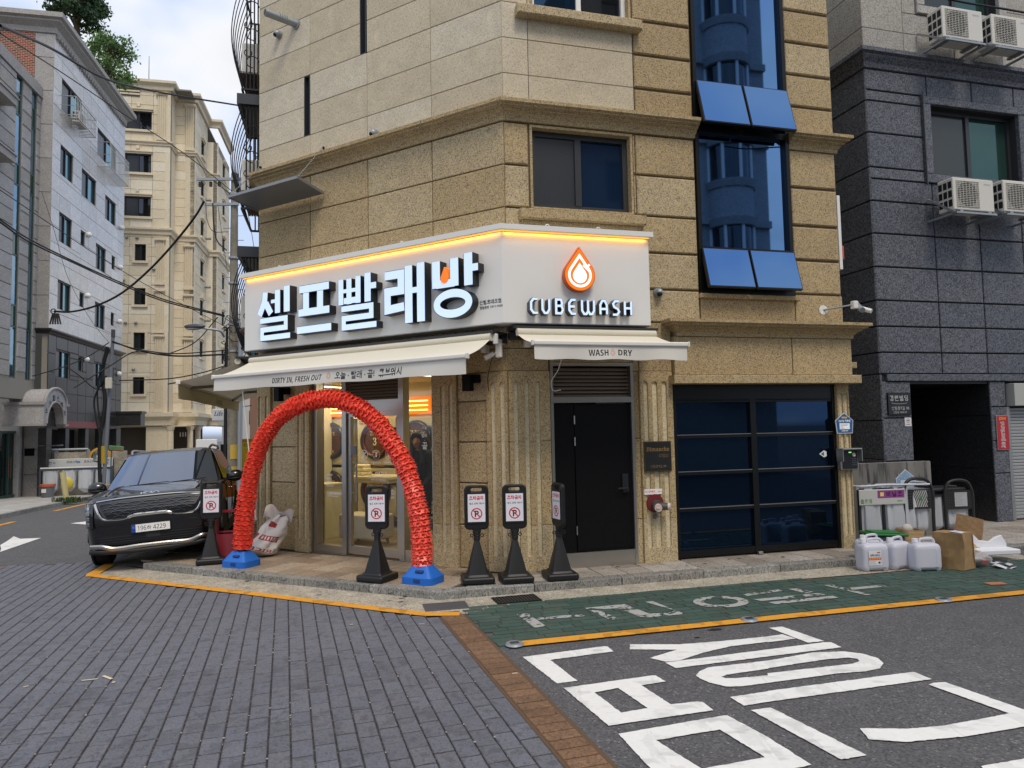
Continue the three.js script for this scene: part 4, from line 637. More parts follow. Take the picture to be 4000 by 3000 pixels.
const orangeGlow = new THREE.MeshStandardMaterial({ color: '#e06a10', roughness: 0.4, emissive: '#ff7a10', emissiveIntensity: 0.5 }), orangeSide = mat('orangeside', '#c2500f', 0.4), whiteGlow = new THREE.MeshStandardMaterial({ color: '#e8e8f0', roughness: 0.4, emissive: '#ffffff', emissiveIntensity: 0.55 });
{
  const sign = thing('shop_sign', 'long white sign board with raised lettering wrapping the building corner above the awnings', 'sign'), o = 0.27;
  const path = [gp(1.665, 0), [KX, KZ], [KX + DLv[0] * 4.19, KZ + DLv[1] * 4.19]], pathH = [gp(1.70, 0), [KX, KZ], [KX + DLv[0] * 4.22, KZ + DLv[1] * 4.22]];
  part(sign, 'board', sweep(path, [[0.03, 2.865], [o - 0.01, 2.865], [o, 2.875], [o, 3.895], [0.03, 3.895]]), signWhite);
  part(sign, 'board_back', sweep(path, [[0.002, 2.88], [0.028, 2.88], [0.028, 3.88], [0.002, 3.88]]), blackPaint);
  part(sign, 'hood', sweep(pathH, [[0.002, 3.902], [o + 0.058, 3.902], [o + 0.058, 3.905], [o + 0.065, 3.905], [o + 0.065, 3.965], [0.002, 3.972]]), signWhite);
  const glow = new THREE.MeshStandardMaterial({ color: '#ffe0a0', emissive: '#ffb53a', emissiveIntensity: 0.8 });
  part(sign, 'light_strip', sweep(path, [[o + 0.012, 3.8935], [o + 0.030, 3.8935], [o + 0.030, 3.899], [o + 0.012, 3.899]]), glow);
  for (const [f, a, b] of [[FL, -4.15, 0.10], [FR, -0.10, 1.63]]) { const L = new THREE.RectAreaLight('#ffb038', 15, b - a, 0.018); L.name = 'strip_light'; L.position.copy(V3((a + b) / 2, 3.888, o + 0.021).applyMatrix4(f)); const q = new THREE.Quaternion().setFromRotationMatrix(f), e = new THREE.Quaternion().setFromEuler(new THREE.Euler(-Math.PI / 2, 0, 0)); L.quaternion.copy(q.multiply(e)); sign.add(L); }
  for (const [f, u] of [[FL, -3.5], [FL, -1.33], [FR, 0.43], [FR, 1.05]]) part(sign, 'lifting_ring', new THREE.TorusGeometry(0.022, 0.006, 6, 14).translate(u, 3.985, 0.25), white, f);
  const letter = (f, shapes, w0, depth, inset, name = 'letter') => {
    const g = shapes.map((s, i) => new THREE.ExtrudeGeometry(s.out, { depth: depth - i * 0.0006, bevelEnabled: false, curveSegments: 24 }).translate(0, 0, w0));
    const m = part(sign, name, g, letterSide, f);
    part(m, 'letter_face', shapes.map((s, i) => new THREE.ShapeGeometry(s.inn, 24).translate(0, 0, w0 + depth + 0.0015 - i * 0.0004)), signFace);
  };
  const big = (u1, u0, v0, v1, strokes, rings = []) => {
    const W = u1 - u0, H = v1 - v0, map = ([x, y]) => [-u1 + x * W, v0 + y * H], sh = [];
    for (const [w, ...p] of strokes) { const q = []; for (let i = 0; i < p.length; i += 2) q.push(map([p[i], p[i + 1]])); sh.push({ out: strokeShape(q, w * 0.66), inn: strokeShape(q, w * 0.66 - 0.012) }); }
    for (const [cx, cy, rx, ry, w] of rings) { const [x, y] = map([cx, cy]); sh.push({ out: ellipseRing(x, y, rx * W, ry * H, w), inn: ellipseRing(x, y, rx * W - 0.006, ry * H - 0.006, w - 0.012) }); }
    letter(FL, sh, o, 0.12, 0.006);
  };
  const rieul = (y) => [0.125, 0.08, y + 0.40, 0.87, y + 0.40, 0.87, y + 0.22, 0.14, y + 0.22, 0.14, y + 0.055, 1.0, y + 0.055];
  big(3.77, 3.13, 2.96, 3.65, [[0.17, 0.24, 0.96, 0.22, 0.78, 0.06, 0.52], [0.17, 0.26, 0.74, 0.42, 0.52], [0.09, 0.42, 0.76, 0.6, 0.76], [0.17, 0.62, 0.97, 0.62, 0.52], [0.19, 0.9, 1.02, 0.9, 0.52], rieul(0)]);
  big(3.0, 2.39, 2.99, 3.63, [[0.16, 0.08, 0.92, 0.96, 0.92], [0.18, 0.28, 0.84, 0.28, 0.46], [0.18, 0.7, 0.84, 0.7, 0.46], [0.16, 0.05, 0.44, 0.97, 0.44], [0.155, 0, 0.085, 1.02, 0.085]]);
  big(2.25, 1.62, 2.97, 3.65, [[0.145, 0.07, 0.95, 0.07, 0.48], [0.145, 0.29, 0.95, 0.29, 0.48], [0.145, 0.53, 0.97, 0.53, 0.48], [0.09, 0.07, 0.73, 0.53, 0.73], [0.13, 0.07, 0.545, 0.53, 0.545], [0.17, 0.78, 1.0, 0.78, 0.48], [0.13, 0.78, 0.76, 1.0, 0.76], rieul(0.0)]);
  big(1.49, 0.92, 2.97, 3.65, [[0.17, 0.02, 0.88, 0.46, 0.88, 0.46, 0.59, 0.09, 0.59, 0.09, 0.27, 0.54, 0.30], [0.19, 0.66, 1.0, 0.66, 0.0], [0.12, 0.66, 0.56, 0.92, 0.56], [0.19, 0.98, 1.02, 0.98, 0.0]]);
  big(0.76, 0.16, 2.97, 3.66, [[0.19, 0.09, 0.97, 0.09, 0.52], [0.19, 0.52, 0.98, 0.52, 0.52], [0.16, 0.09, 0.58, 0.52, 0.58], [0.19, 0.84, 1.03, 0.84, 0.50], [0.14, 0.84, 0.78, 1.06, 0.78]], [[0.47, 0.235, 0.46, 0.245, 0.105]]);
  part(sign, 'orange_drop', ext(dropShape(-0.585, 3.43, 0.056, 0.135), 0.128, 0.004), orangeGlow, fx(FL, 0, 0, o));
  // CUBEWASH on the right
  const glyph = { C: [[0.9, 1, 0.35, 1, 0.04, 0.76, 0.04, 0.24, 0.35, 0, 0.9, 0]], U: [[0, 1, 0, 0.25, 0.28, 0, 0.62, 0, 0.9, 0.25, 0.9, 1]], B: [[0.72, 0.54, 0.86, 0.74, 0.7, 1, 0.04, 1, 0.04, 0, 0.72, 0, 0.95, 0.26, 0.76, 0.54, 0.12, 0.54]], E: [[0.9, 1, 0.35, 1, 0.04, 0.76, 0.04, 0.24, 0.35, 0, 0.9, 0], [0.1, 0.52, 0.78, 0.52]], W: [[0, 1, 0, 0.25, 0.26, 0, 0.58, 0, 0.82, 0.22, 0.82, 1], [0.82, 0.25, 1.06, 0, 1.38, 0, 1.64, 0.25, 1.64, 1]], A: [[0, 0, 0, 0.7, 0.28, 1, 0.62, 1, 0.9, 0.7, 0.9, 0], [0.08, 0.4, 0.82, 0.4]], S: [[0.9, 1, 0.36, 1, 0.08, 0.8, 0.22, 0.56, 0.7, 0.44, 0.9, 0.22, 0.6, 0, 0, 0]], H: [[0, 0, 0, 1], [0.9, 0, 0.9, 1], [0.08, 0.5, 0.82, 0.5]] };
  const X = { C: [0.165, 0], U: [0.30, 0], B: [0.455, 0], E: [0.61, 0], W: [0.765, 0], A: [0.985, 0], S: [1.135, 0], H: [1.285, 0] };
  for (const [c, [x]] of Object.entries(X)) letter(FR, glyph[c].map((p) => { const q = []; for (let i = 0; i < p.length; i += 2) q.push([x + 0.012 + p[i] * 0.088, 2.972 + p[i + 1] * 0.155]); return { out: strokeShape(q, 0.034), inn: strokeShape(q, 0.026) }; }), o, 0.10, 0.004);
  const d = part(sign, 'drop_emblem', ext(dropShape(0.765, 3.415, 0.185, 0.325), 0.09, 0.004), orangeSide, fx(FR, 0, 0, o));
  part(d, 'emblem_face', new THREE.ShapeGeometry(dropShape(0.765, 3.415, 0.176, 0.308), 24).translate(0, 0, 0.0915), orangeGlow);
  { const r = dropShape(0.765, 3.415, 0.142, 0.246); r.holes.push(new THREE.Path(dropShape(0.765, 3.415, 0.112, 0.194).getPoints())); part(d, 'emblem_ring', new THREE.ShapeGeometry(r, 24).translate(0, 0, 0.093), whiteGlow); }
  part(d, 'emblem_core', new THREE.ShapeGeometry(dropShape(0.765, 3.405, 0.084, 0.15), 24).translate(0, 0, 0.093), whiteGlow);
  part(d, 'emblem_cross', [bx(0.07, 0.024, 0.0005, 0, 0, 0).rotateZ(0.8).translate(0.86, 3.515, 0.0945), bx(0.034, 0.1, 0.0005, 0, 0, 0).rotateZ(0.8).translate(0.845, 3.50, 0.094)], whiteGlow);
  const [g, m] = print(0.32, 0.12, 320, (c) => { c.clearRect(0, 0, 320, 120); c.fillStyle = c.strokeStyle = '#22242a'; hangul(c, '신림로데오점', 10, 6, 48, 0.12, 1.03); hangul(c, '창업문의 1811-1920', 12, 72, 33, 0.11, 0.96); }, 0.5, { alphaTest: 0.3, transparent: true });
  part(sign, 'small_lettering', g, m, fx(FL, -0.04, 3.09, o + 0.002));
}
const dropPrint = (c, x, y, r) => { c.strokeStyle = '#d8694a'; c.lineWidth = r * 0.16; for (const k of [1, 0.55]) { c.beginPath(); c.moveTo(x, y - r * 1.7 * k); c.quadraticCurveTo(x + r * 1.25 * k, y - r * 0.2 * k, x + r * k * 0.92, y + r * 0.35 * k); c.arc(x, y + r * 0.3 * k, r * 0.92 * k, 0.05, Math.PI - 0.05); c.quadraticCurveTo(x - r * 1.2 * k, y - r * 0.25 * k, x, y - r * 1.7 * k); c.stroke(); } };
function awning(label, f, x0, x1, vR, wR, b0, b1, vB, wB, drop, draw, opts = {}) {
  const a = thing('awning', label, 'awning');
  part(a, 'roller', rod([x0, vR, wR], [x1, vR, wR], 0.045, 0.045, 14), awningCloth, f);
  part(a, 'wall_rail', [b6(x0 - 0.03, x1 + 0.03, vR + 0.04, vR + 0.07, 0.02, wR + 0.02), b6(x0 - 0.02, x1 + 0.02, vR - 0.05, vR + 0.03, 0.0, 0.08)], darkFrame, f);
  part(a, 'canvas', gridSurf(28, 8, (s, t) => [lerp(lerp(x0, x1, s), lerp(b0, b1, s), t), lerp(vR - 0.03, vB, t) - Math.sin(t * Math.PI) * 0.018 * (1 + 0.6 * Math.sin(s * 9)), lerp(wR + 0.03, wB, t)]), awningCloth, f);
  part(a, 'front_bar', [rb(b1 - b0, 0.05, 0.05, 0.015, (b0 + b1) / 2, vB - 0.005, wB + 0.01)], opts.barM ?? offWhite, f);
  part(a, 'bar_cap', [rb(0.02, 0.062, 0.062, 0.012, b0 - 0.008, vB - 0.005, wB + 0.01), rb(0.02, 0.062, 0.062, 0.012, b1 + 0.008, vB - 0.005, wB + 0.01)], offWhite, f);
  const W = 2048, H = Math.max(64, Math.round(2048 * drop / (b1 - b0))), t = canvasTex(W, H, (c) => { c.fillStyle = opts.cloth ?? '#d9d6cc'; c.fillRect(0, 0, W, H); c.save(); if (opts.mirror) { c.translate(W, 0); c.scale(-1, 1); } draw(c, W, H); c.restore(); });
  const vg = gridSurf(60, 5, (s, q) => [lerp(b0 + 0.01, b1 - 0.01, s), vB - 0.03 - (1 - q) * drop - 0.006 * Math.sin(s * 21) * (1 - q), wB + 0.012 + Math.sin(s * 15 + 1) * 0.010 * (1 - q)]);
  part(a, 'valance', vg, new THREE.MeshPhysicalMaterial({ map: t, roughness: 0.85, side: THREE.DoubleSide }), f);
  for (const x of opts.arms ?? [x0 + 0.25, x1 - 0.25]) {
    const s = x < (x0 + x1) / 2 ? 1 : -1, e = opts.elbow ?? 0.45;
    part(a, 'folding_arm', [bar([x, vR - 0.08, 0.08], [x + s * e, (vR + vB) / 2 - 0.07, (wR + wB) / 2], 0.035, 0.05), bar([x + s * e, (vR + vB) / 2 - 0.07, (wR + wB) / 2], [x + s * 0.08, vB - 0.03, wB], 0.03, 0.045), rb(0.07, 0.16, 0.09, 0.012, x, vR - 0.06, 0.05)], opts.armM ?? offWhite, f);
  }
  return a;
}
awning('cream awning over the glass shop front printed DIRTY IN, FRESH OUT', FL, -4.02, -0.02, 2.72, 0.3, -3.92, 0.1, 2.455, 0.95, 0.155, (c, W, H) => {
  c.fillStyle = c.strokeStyle = '#1f2124'; c.font = 'italic bold 45px sans-serif'; c.textBaseline = 'alphabetic'; c.fillText('DIRTY IN, FRESH OUT', 560, H * 0.72, 440); dropPrint(c, 1060, H * 0.5, 15); c.strokeStyle = '#1f2124';
  c.save(); c.transform(1, 0, -0.14, 1, 12, 0); let x = hangul(c, '오늘', 1104, H * 0.24, 44, 0.13); x = hangul(c, '빨래', x + 38, H * 0.24, 44, 0.11); x = hangul(c, '끝!', x + 38, H * 0.24, 44, 0.12); hangul(c, '큐브워시', x + 28, H * 0.24, 44, 0.13); c.fillRect(1207, H * 0.5, 7, 7); c.fillRect(1334, H * 0.5, 7, 7); c.restore();
});
awning('short cream awning over the black door printed WASH DRY', FR, 0.03, 1.7, 2.765, 0.3, 0.06, 1.83, 2.59, 0.8, 0.145, (c, W, H) => { c.fillStyle = '#1f2124'; c.font = 'bold 104px sans-serif'; c.textBaseline = 'alphabetic'; c.fillText('WASH', 700, H * 0.72, 270); dropPrint(c, 1020, H * 0.52, 30); c.fillStyle = '#1f2124'; c.fillText('DRY', 1085, H * 0.72, 220); }, { arms: [0.22], elbow: 0.3 });
{ const t = thing('power_lead', 'thin pale lead hanging below the short awning beside the louvre', 'lead'); part(t, 'lead', tube([[0.56, 2.52, 0.3], [0.55, 2.36, 0.16], [0.5, 2.22, 0.04], [0.53, 2.13, 0.03], [0.62, 2.14, 0.03]], 0.006, 24, 5), offWhite, FR); }
awning('cream awning seen from below past the left end of the building', FS, -6.5, -0.12, 2.76, 0.3, -6.7, -0.1, 2.46, 1.08, 0.2, (c, W, H) => { c.fillStyle = '#8b8672'; c.font = 'bold 44px sans-serif'; c.fillText('CUBEWASH', 760, H * 0.8, 500); }, { cloth: '#cfc7a4', arms: [-5.6, -0.9], elbow: 1.2, armM: steelDull });
{ // crank rod hanging from the awning
  const r = thing('awning_crank', 'thin white crank rod hanging from the left end of the shop awning', 'rod'); part(r, 'rod', [rod([-3.42, 2.44, 0.93], [-3.40, 0.72, 0.72], 0.008), new THREE.TorusGeometry(0.02, 0.006, 6, 12).translate(-3.42, 2.45, 0.93)], white, FL); part(r, 'grip', rod([-3.40, 0.72, 0.72], [-3.40, 0.6, 0.71], 0.012), white, FL);
}
// ---- small fittings
function onWall(name, label, cat, f, u, v, w = 0, group) { const t = thing(name, label, cat, group); t.applyMatrix4(fx(f, u, v, w)); return t; }
function domeCam(label, f, u, v, w = 0, s = 1) {
  const t = onWall('dome_camera', label, 'security camera', f, u, v, w, 'dome cameras on the facade');
  part(t, 'base', new THREE.CylinderGeometry(0.055 * s, 0.062 * s, 0.03, 20).rotateX(Math.PI / 2).translate(0, 0, 0.015), galv);
  part(t, 'eyeball', new THREE.SphereGeometry(0.05 * s, 20, 14).translate(0, -0.005, 0.05 * s), galv);
  part(t, 'lens', new THREE.SphereGeometry(0.034 * s, 16, 10).translate(-0.008, -0.022 * s, 0.071 * s), blackPlastic); return t;
}
domeCam('grey dome camera high on the pale wall beside the vent pipe', FL, -3.79, 7.5); domeCam('grey dome camera sitting just above the long cornice', FL, -1.955, 5.585); domeCam('grey dome camera on the wall right of the logo sign', FR, 1.90, 3.315);
{ const t = onWall('vent_pipe', 'grey slotted vent pipe sticking out high on the pale wall', 'vent', FL, -3.44, 7.55); part(t, 'flange', new THREE.CylinderGeometry(0.075, 0.075, 0.02, 20).rotateX(Math.PI / 2).translate(0, 0, 0.01), galv); part(t, 'pipe', rod([0, 0, 0.0], [-0.16, 0.02, 0.42], 0.052, 0.052, 18), galv); part(t, 'slots', [0.14, 0.17, 0.2, 0.23].map((k) => new THREE.TorusGeometry(0.0525, 0.004, 4, 18, 2).rotateX(0.05).rotateY(-0.36).translate(-0.38 * k, 0.047 * k, k)), blackPlastic); part(t, 'mouth', rod([-0.158, 0.02, 0.415], [-0.161, 0.02, 0.424], 0.042, 0.042, 18), blackPlastic); }
{ const t = onWall('security_camera', 'twin security cameras on a long arm at the right end of the facade', 'security camera', FR, 4.26, 3.165); part(t, 'wall_plate', [new THREE.CylinderGeometry(0.062, 0.062, 0.012, 20).rotateX(Math.PI / 2), ...[0, 1, 2, 3].map((i) => new THREE.CylinderGeometry(0.008, 0.008, 0.02, 8).rotateX(Math.PI / 2).translate(Math.cos(i * 1.57) * 0.042, Math.sin(i * 1.57) * 0.042, 0))], white); part(t, 'arm', rod([0, 0, 0], [0.24, 0.03, 0.24], 0.012), galv); part(t, 'junction_box', rb(0.07, 0.10, 0.07, 0.01, 0.27, 0.03, 0.25), offWhite); part(t, 'camera', [rod([0.36, 0.03, 0.2], [0.31, -0.05, 0.34], 0.035, 0.035, 14), rod([0.32, 0.06, 0.24], [0.36, 0.02, 0.24], 0.018)], galv); part(t, 'camera', [rod([0.44, 0.0, 0.18], [0.5, -0.05, 0.28], 0.03, 0.03, 14), rod([0.37, 0.02, 0.22], [0.45, 0.0, 0.2], 0.012)], white); }
for (const [u, s] of [[-3.64, 'left under the shop awning'], [-0.455, 'near the corner under the shop awning']]) { const t = onWall('flood_lamp', 'black box flood lamp ' + s, 'lamp', FL, u, 2.26, 0.02, 'flood lamps under the awning'); part(t, 'housing', rb(0.11, 0.19, 0.09, 0.008, -0.01, -0.02, 0.11), blackPaint); part(t, 'bracket', rb(0.13, 0.10, 0.07, 0.006, 0.03, 0.03, 0.03), blackPaint); }
{ const t = onWall('wifi_camera', 'white camera and antenna box mounted under the sign at the corner', 'security camera', FL, -0.06, 2.56, 0.03); part(t, 'box', rb(0.07, 0.17, 0.05, 0.01, 0.02, 0.03, 0.09), white); part(t, 'camera', [rod([-0.04, -0.01, 0.11], [-0.12, -0.06, 0.17], 0.028, 0.03, 12), rod([0.0, 0.0, 0.11], [-0.05, -0.02, 0.12], 0.012)], white); part(t, 'bracket', [rb(0.04, 0.05, 0.16, 0.01, 0.02, 0.13, 0.04), rb(0.05, 0.12, 0.05, 0.012, 0.06, 0.14, 0.22)], offWhite); part(t, 'lead', tube([[-0.05, -0.03, 0.1], [-0.13, -0.16, 0.06], [-0.17, -0.3, 0.04], [-0.15, -0.42, 0.05]], 0.005, 16, 5), cable); }
{ const t = onWall('name_plaque', 'black metal plaque reading Dimanche beside the black door', 'plaque', FR, 1.815, 1.34, 0.024); part(t, 'plate', rb(0.35, 0.36, 0.022, 0.004, 0, 0, 0.011), mat('plaquek', '#1b1c1d', 0.35, { metalness: 0.3 })); const [g, m] = print(0.33, 0.34, 320, (c, W, H) => { c.fillStyle = '#1d1e1f'; c.fillRect(0, 0, W, H); c.fillStyle = c.strokeStyle = '#8f7440'; c.font = 'bold 64px serif'; c.fillText('Dimanche', 14, 104, 292); hangul(c, '디망쉬', 170, 136, 42, 0.07); hangul(c, '신림동7길 33', 60, 262, 33, 0.08); }, 0.45); part(t, 'lettering', g, m, T(0, 0, 0.0235)); part(t, 'border', [b6(-0.172, 0.172, 0.17, 0.176, 0.012, 0.0245), b6(-0.172, 0.172, -0.176, -0.17, 0.012, 0.0245), b6(-0.174, -0.168, -0.17, 0.17, 0.012, 0.0245), b6(0.168, 0.174, -0.17, 0.17, 0.012, 0.0245)], mat('brass', '#6b5730', 0.5, { metalness: 0.5 })); }
{ const t = onWall('notice_plate', 'small white plate with red writing above the fire hose inlet', 'sign', FR, 1.745, 0.925, 0.024); part(t, 'plate', b6(-0.115, 0.115, -0.032, 0.032, 0, 0.006), white); const [g, m] = print(0.225, 0.06, 256, (c, W, H) => { c.fillStyle = '#ece6e0'; c.fillRect(0, 0, W, H); c.fillStyle = c.strokeStyle = '#b82a35'; hangul(c, '송수압력범위', 8, 18, 26, 0.12, 0.95); c.font = 'bold 24px sans-serif'; c.fillText('MPa', 200, 44); }); part(t, 'lettering', g, m, T(0, 0, 0.007)); }
{ const t = onWall('hose_inlet', 'red and grey twin fire hose inlet with pale caps on the pilaster', 'fire hose inlet', FR, 1.765, 0.77, 0.022), grey = mat('castgrey', '#5a5553', 0.5, { metalness: 0.4 }), capM = mat('inletcap', '#cdbdb4', 0.5); part(t, 'flange', new THREE.CylinderGeometry(0.105, 0.11, 0.02, 28).rotateX(Math.PI / 2).translate(0, 0.02, 0.01), mat('flangered', '#6d1f22', 0.55)); part(t, 'body', [rod([0, 0, 0], [0, -0.01, 0.10], 0.06, 0.07, 18), rod([0, -0.01, 0.08], [0.1, -0.01, 0.14], 0.045, 0.042, 16)], grey); part(t, 'cap', [rod([-0.01, -0.02, 0.10], [-0.025, -0.025, 0.145], 0.045, 0.043, 20), b6(-0.05, 0.0, -0.03, -0.02, 0.14, 0.155)], capM); part(t, 'cap', rod([0.1, -0.01, 0.14], [0.125, -0.01, 0.157], 0.044, 0.04, 18), capM); part(t, 'drain_valve', [rod([0.0, -0.13, 0], [0.0, -0.13, 0.05], 0.022, 0.018, 12), new THREE.CylinderGeometry(0.03, 0.03, 0.008, 14).rotateX(1.57).translate(0, -0.13, 0.006)], mat('valve', '#8a8a88', 0.4, { metalness: 0.7 })); }
function pentagonSign(label, f, u, v, w, s, worn) {
  const t = onWall('camera_notice', label, 'sign', f, u, v, w), sh = (k) => shapeOf([[0, 0.5 * k], [0.5 * k, 0.13 * k], [0.43 * k, -0.48 * k], [-0.43 * k, -0.48 * k], [-0.5 * k, 0.13 * k]].map(([a, b]) => [a * s, b * s]));
  part(t, 'plate', ext(sh(1.06), 0.006), mat('noticewhite', '#c9cdd2', 0.4)); part(t, 'panel', new THREE.ShapeGeometry(sh(0.98)).translate(0, 0, 0.0075), mat(worn ? 'wornblue' : 'noticeblue', worn ? '#7f9dbb' : '#1f5b94', 0.5));
  const [g, m] = print(s * 0.8, s * 0.8, 200, (c) => { c.clearRect(0, 0, 200, 200); if (worn) { c.fillStyle = '#c9d2d8'; c.fillRect(30, 70, 140, 80); for (let i = 0; i < 60; i++) { c.fillStyle = ['#b9c4cc', '#6f93b5', '#d5d9da'][i % 3]; c.fillRect((i * 53) % 180, (i * 37) % 190, 14, 6); } return; } c.fillStyle = '#c9b04a'; c.fillRect(60, 4, 80, 22); c.fillStyle = c.strokeStyle = '#fff'; c.font = 'bold 34px sans-serif'; c.fillText('CCTV', 14, 70, 90); hangul(c, '작동중', 106, 42, 28, 0.13); c.fillRect(26, 84, 148, 76); c.fillStyle = c.strokeStyle = '#6b7c8c'; for (let i = 0; i < 4; i++) c.fillRect(36, 94 + i * 17, [120, 100, 40, 60][i], 5); c.fillStyle = '#fff'; c.font = 'bold 20px sans-serif'; c.fillText('COMPANY', 50, 186, 100); }, 0.5, { alphaTest: 0.3, transparent: true });
  part(t, 'lettering', g, m, T(0, -s * 0.06, 0.009)); return t;
}
pentagonSign('blue pentagon camera notice on the right pilaster above the intercom', FR, 4.475, 1.69, 0.026, 0.26, false);
{ const t = onWall('intercom', 'silver intercom with black keypad under a hood on the right pilaster', 'intercom', FR, 4.485, 1.225, 0.024); part(t, 'housing', [rb(0.27, 0.27, 0.06, 0.012, 0, 0, 0.03), rb(0.30, 0.02, 0.13, 0.008, 0, 0.135, 0.06), b6(-0.148, -0.138, -0.02, 0.13, 0.0, 0.12), b6(0.138, 0.148, -0.02, 0.13, 0.0, 0.12)], steelDull); part(t, 'face', rb(0.225, 0.235, 0.012, 0.01, 0, 0.0, 0.064), blackPlastic); part(t, 'camera_ring', new THREE.TorusGeometry(0.022, 0.006, 8, 20).translate(0.055, 0.06, 0.072), steel); part(t, 'lens', new THREE.CylinderGeometry(0.018, 0.018, 0.006, 16).rotateX(1.57).translate(0.055, 0.06, 0.072), mat('paleLens', '#b9b4a6', 0.3)); const keys = []; for (let i = 0; i < 3; i++) for (let j = 0; j < 4; j++) keys.push(bx(0.012, 0.01, 0.004, 0.035 + i * 0.024, 0.01 - j * 0.026, 0.071)); part(t, 'keypad', keys, mat('keys', '#5d6670', 0.4)); part(t, 'display', b6(-0.02, 0.02, 0.085, 0.098, 0.07, 0.072), new THREE.MeshStandardMaterial({ color: '#88ff99', emissive: '#9dff8a', emissiveIntensity: 0.7 })); }
{ const t = onWall('projecting_sign', 'thin white projecting sign with an orange drop on the building end', 'sign', FR, 4.575, 4.22, -0.14); part(t, 'panel', rb(0.05, 1.0, 0.22, 0.008, 0.03, 0, 0), signWhite); part(t, 'orange_drop', rb(0.05, 0.2, 0.16, 0.025, 0.075, -0.27, 0.02), orangeSide); }
{ const t = onWall('window_sticker', 'small white triangular sticker on the right garage pane', 'sticker', FR, 4.22, 1.30, -0.066); part(t, 'sheet', ext(shapeOf([[-0.07, 0], [0.0, 0.045], [0.04, 0.03], [0.04, -0.03], [0.0, -0.045]]), 0.002), white); part(t, 'mark', ext(shapeOf([[-0.045, 0], [0.0, 0.028], [0.0, -0.028]]), 0.001), mat('noticeblue'), T(0, 0, 0.0021)); }
{ // metal canopy on chains at the upper left
  const t = thing('metal_canopy', 'grey sheet metal canopy hung on chains left below the cornice', 'canopy'), A = [-4.22, 4.955, 0.03], B = [-2.87, 4.955, 0.03], C = [-2.85, 5.03, 0.52], D = [-4.24, 5.03, 0.52];
  const g = gridSurf(1, 1, (s, q) => [0, 1, 2].map((i) => lerp(lerp(A[i], B[i], s), lerp(D[i], C[i], s), q)));
  const pl = part(t, 'sheet', [g, g.clone().translate(0, 0.02, 0)], mat('canopym', '#77787c', 0.38, { metalness: 0.55 }), FL);
  part(t, 'edge_trim', [bar(D, C, 0.012, 0.035), bar(A, D, 0.012, 0.035), bar(B, C, 0.012, 0.035)].map((q) => q.translate(0, 0.008, 0)), mat('canopyedge', '#8d8f92', 0.4, { metalness: 0.5 }), FL);
  const links = (a, b, n) => { const out = []; for (let i = 0; i < n; i++) { const p = V3(...a).lerp(V3(...b), (i + 0.5) / n), d = V3(...b).sub(V3(...a)), L = d.length() / n * 0.62; const o = new THREE.Object3D(); o.position.copy(p); o.lookAt(V3(...b)); o.rotateZ(i & 1 ? 1.57 : 0); o.updateMatrix(); out.push(new THREE.TorusGeometry(L * 0.55, 0.005, 5, 8).scale(0.55, 1, 1).rotateX(1.57).applyMatrix4(o.matrix)); } return out; };
  part(t, 'chain', links(C, [-2.90, 5.61, 0.02], 20), steelDull, FL); part(t, 'chain', links(D, [-4.19, 5.61, 0.02], 20), steelDull, FL); part(t, 'chain_hook', [new THREE.SphereGeometry(0.02, 8, 6).translate(-2.9, 5.61, 0.01), new THREE.SphereGeometry(0.02, 8, 6).translate(-4.19, 5.61, 0.01)], iron, FL);
}
// ---- wrought-iron window guards with air conditioners on the left end wall
function acUnit(label, f, x, v, w, ry = 0, group = 'air conditioner units on the walls', s = 1) {
  const t = thing('air_conditioner', label, 'air conditioner', group); t.applyMatrix4(f.clone().multiply(T(x, v, w, 0, ry, 0, s)));
  part(t, 'case', rb(0.78, 0.5, 0.28, 0.018, 0, 0.25, 0), acWhite);
  const slots = []; for (let i = 0; i < 3; i++) for (let j = 0; j < 3; j++) slots.push(b6(-0.392, -0.389, 0.06 + j * 0.14, 0.165 + j * 0.14, -0.12 + i * 0.085, -0.055 + i * 0.085)); part(t, 'side_slots', slots, blackPlastic);
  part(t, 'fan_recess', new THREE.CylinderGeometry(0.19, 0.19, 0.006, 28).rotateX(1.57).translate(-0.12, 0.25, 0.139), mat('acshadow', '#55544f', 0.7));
  const g = []; for (let i = 0; i < 15; i++) g.push(rb(0.43, 0.007, 0.012, 0.003, -0.12, 0.055 + i * 0.028, 0.148, 1)); for (let i = 0; i < 8; i++) g.push(b6(-0.33 + i * 0.06, -0.325 + i * 0.06, 0.045, 0.455, 0.143, 0.15)); part(t, 'fan_grille', g, acWhite);
  const [pg, pm] = print(0.14, 0.03, 128, (c, W, H) => { c.fillStyle = '#cfccc2'; c.fillRect(0, 0, W, H); c.fillStyle = '#4a5a96'; c.font = 'bold 22px sans-serif'; c.fillText('SAMSUNG', 4, 21, 120); }); part(t, 'badge', pg, pm, T(0.27, 0.42, 0.1415));
  part(t, 'feet', [b6(-0.3, -0.24, -0.03, 0, -0.16, 0.16), b6(0.24, 0.3, -0.03, 0, -0.16, 0.16)], steelDull); return t;
}
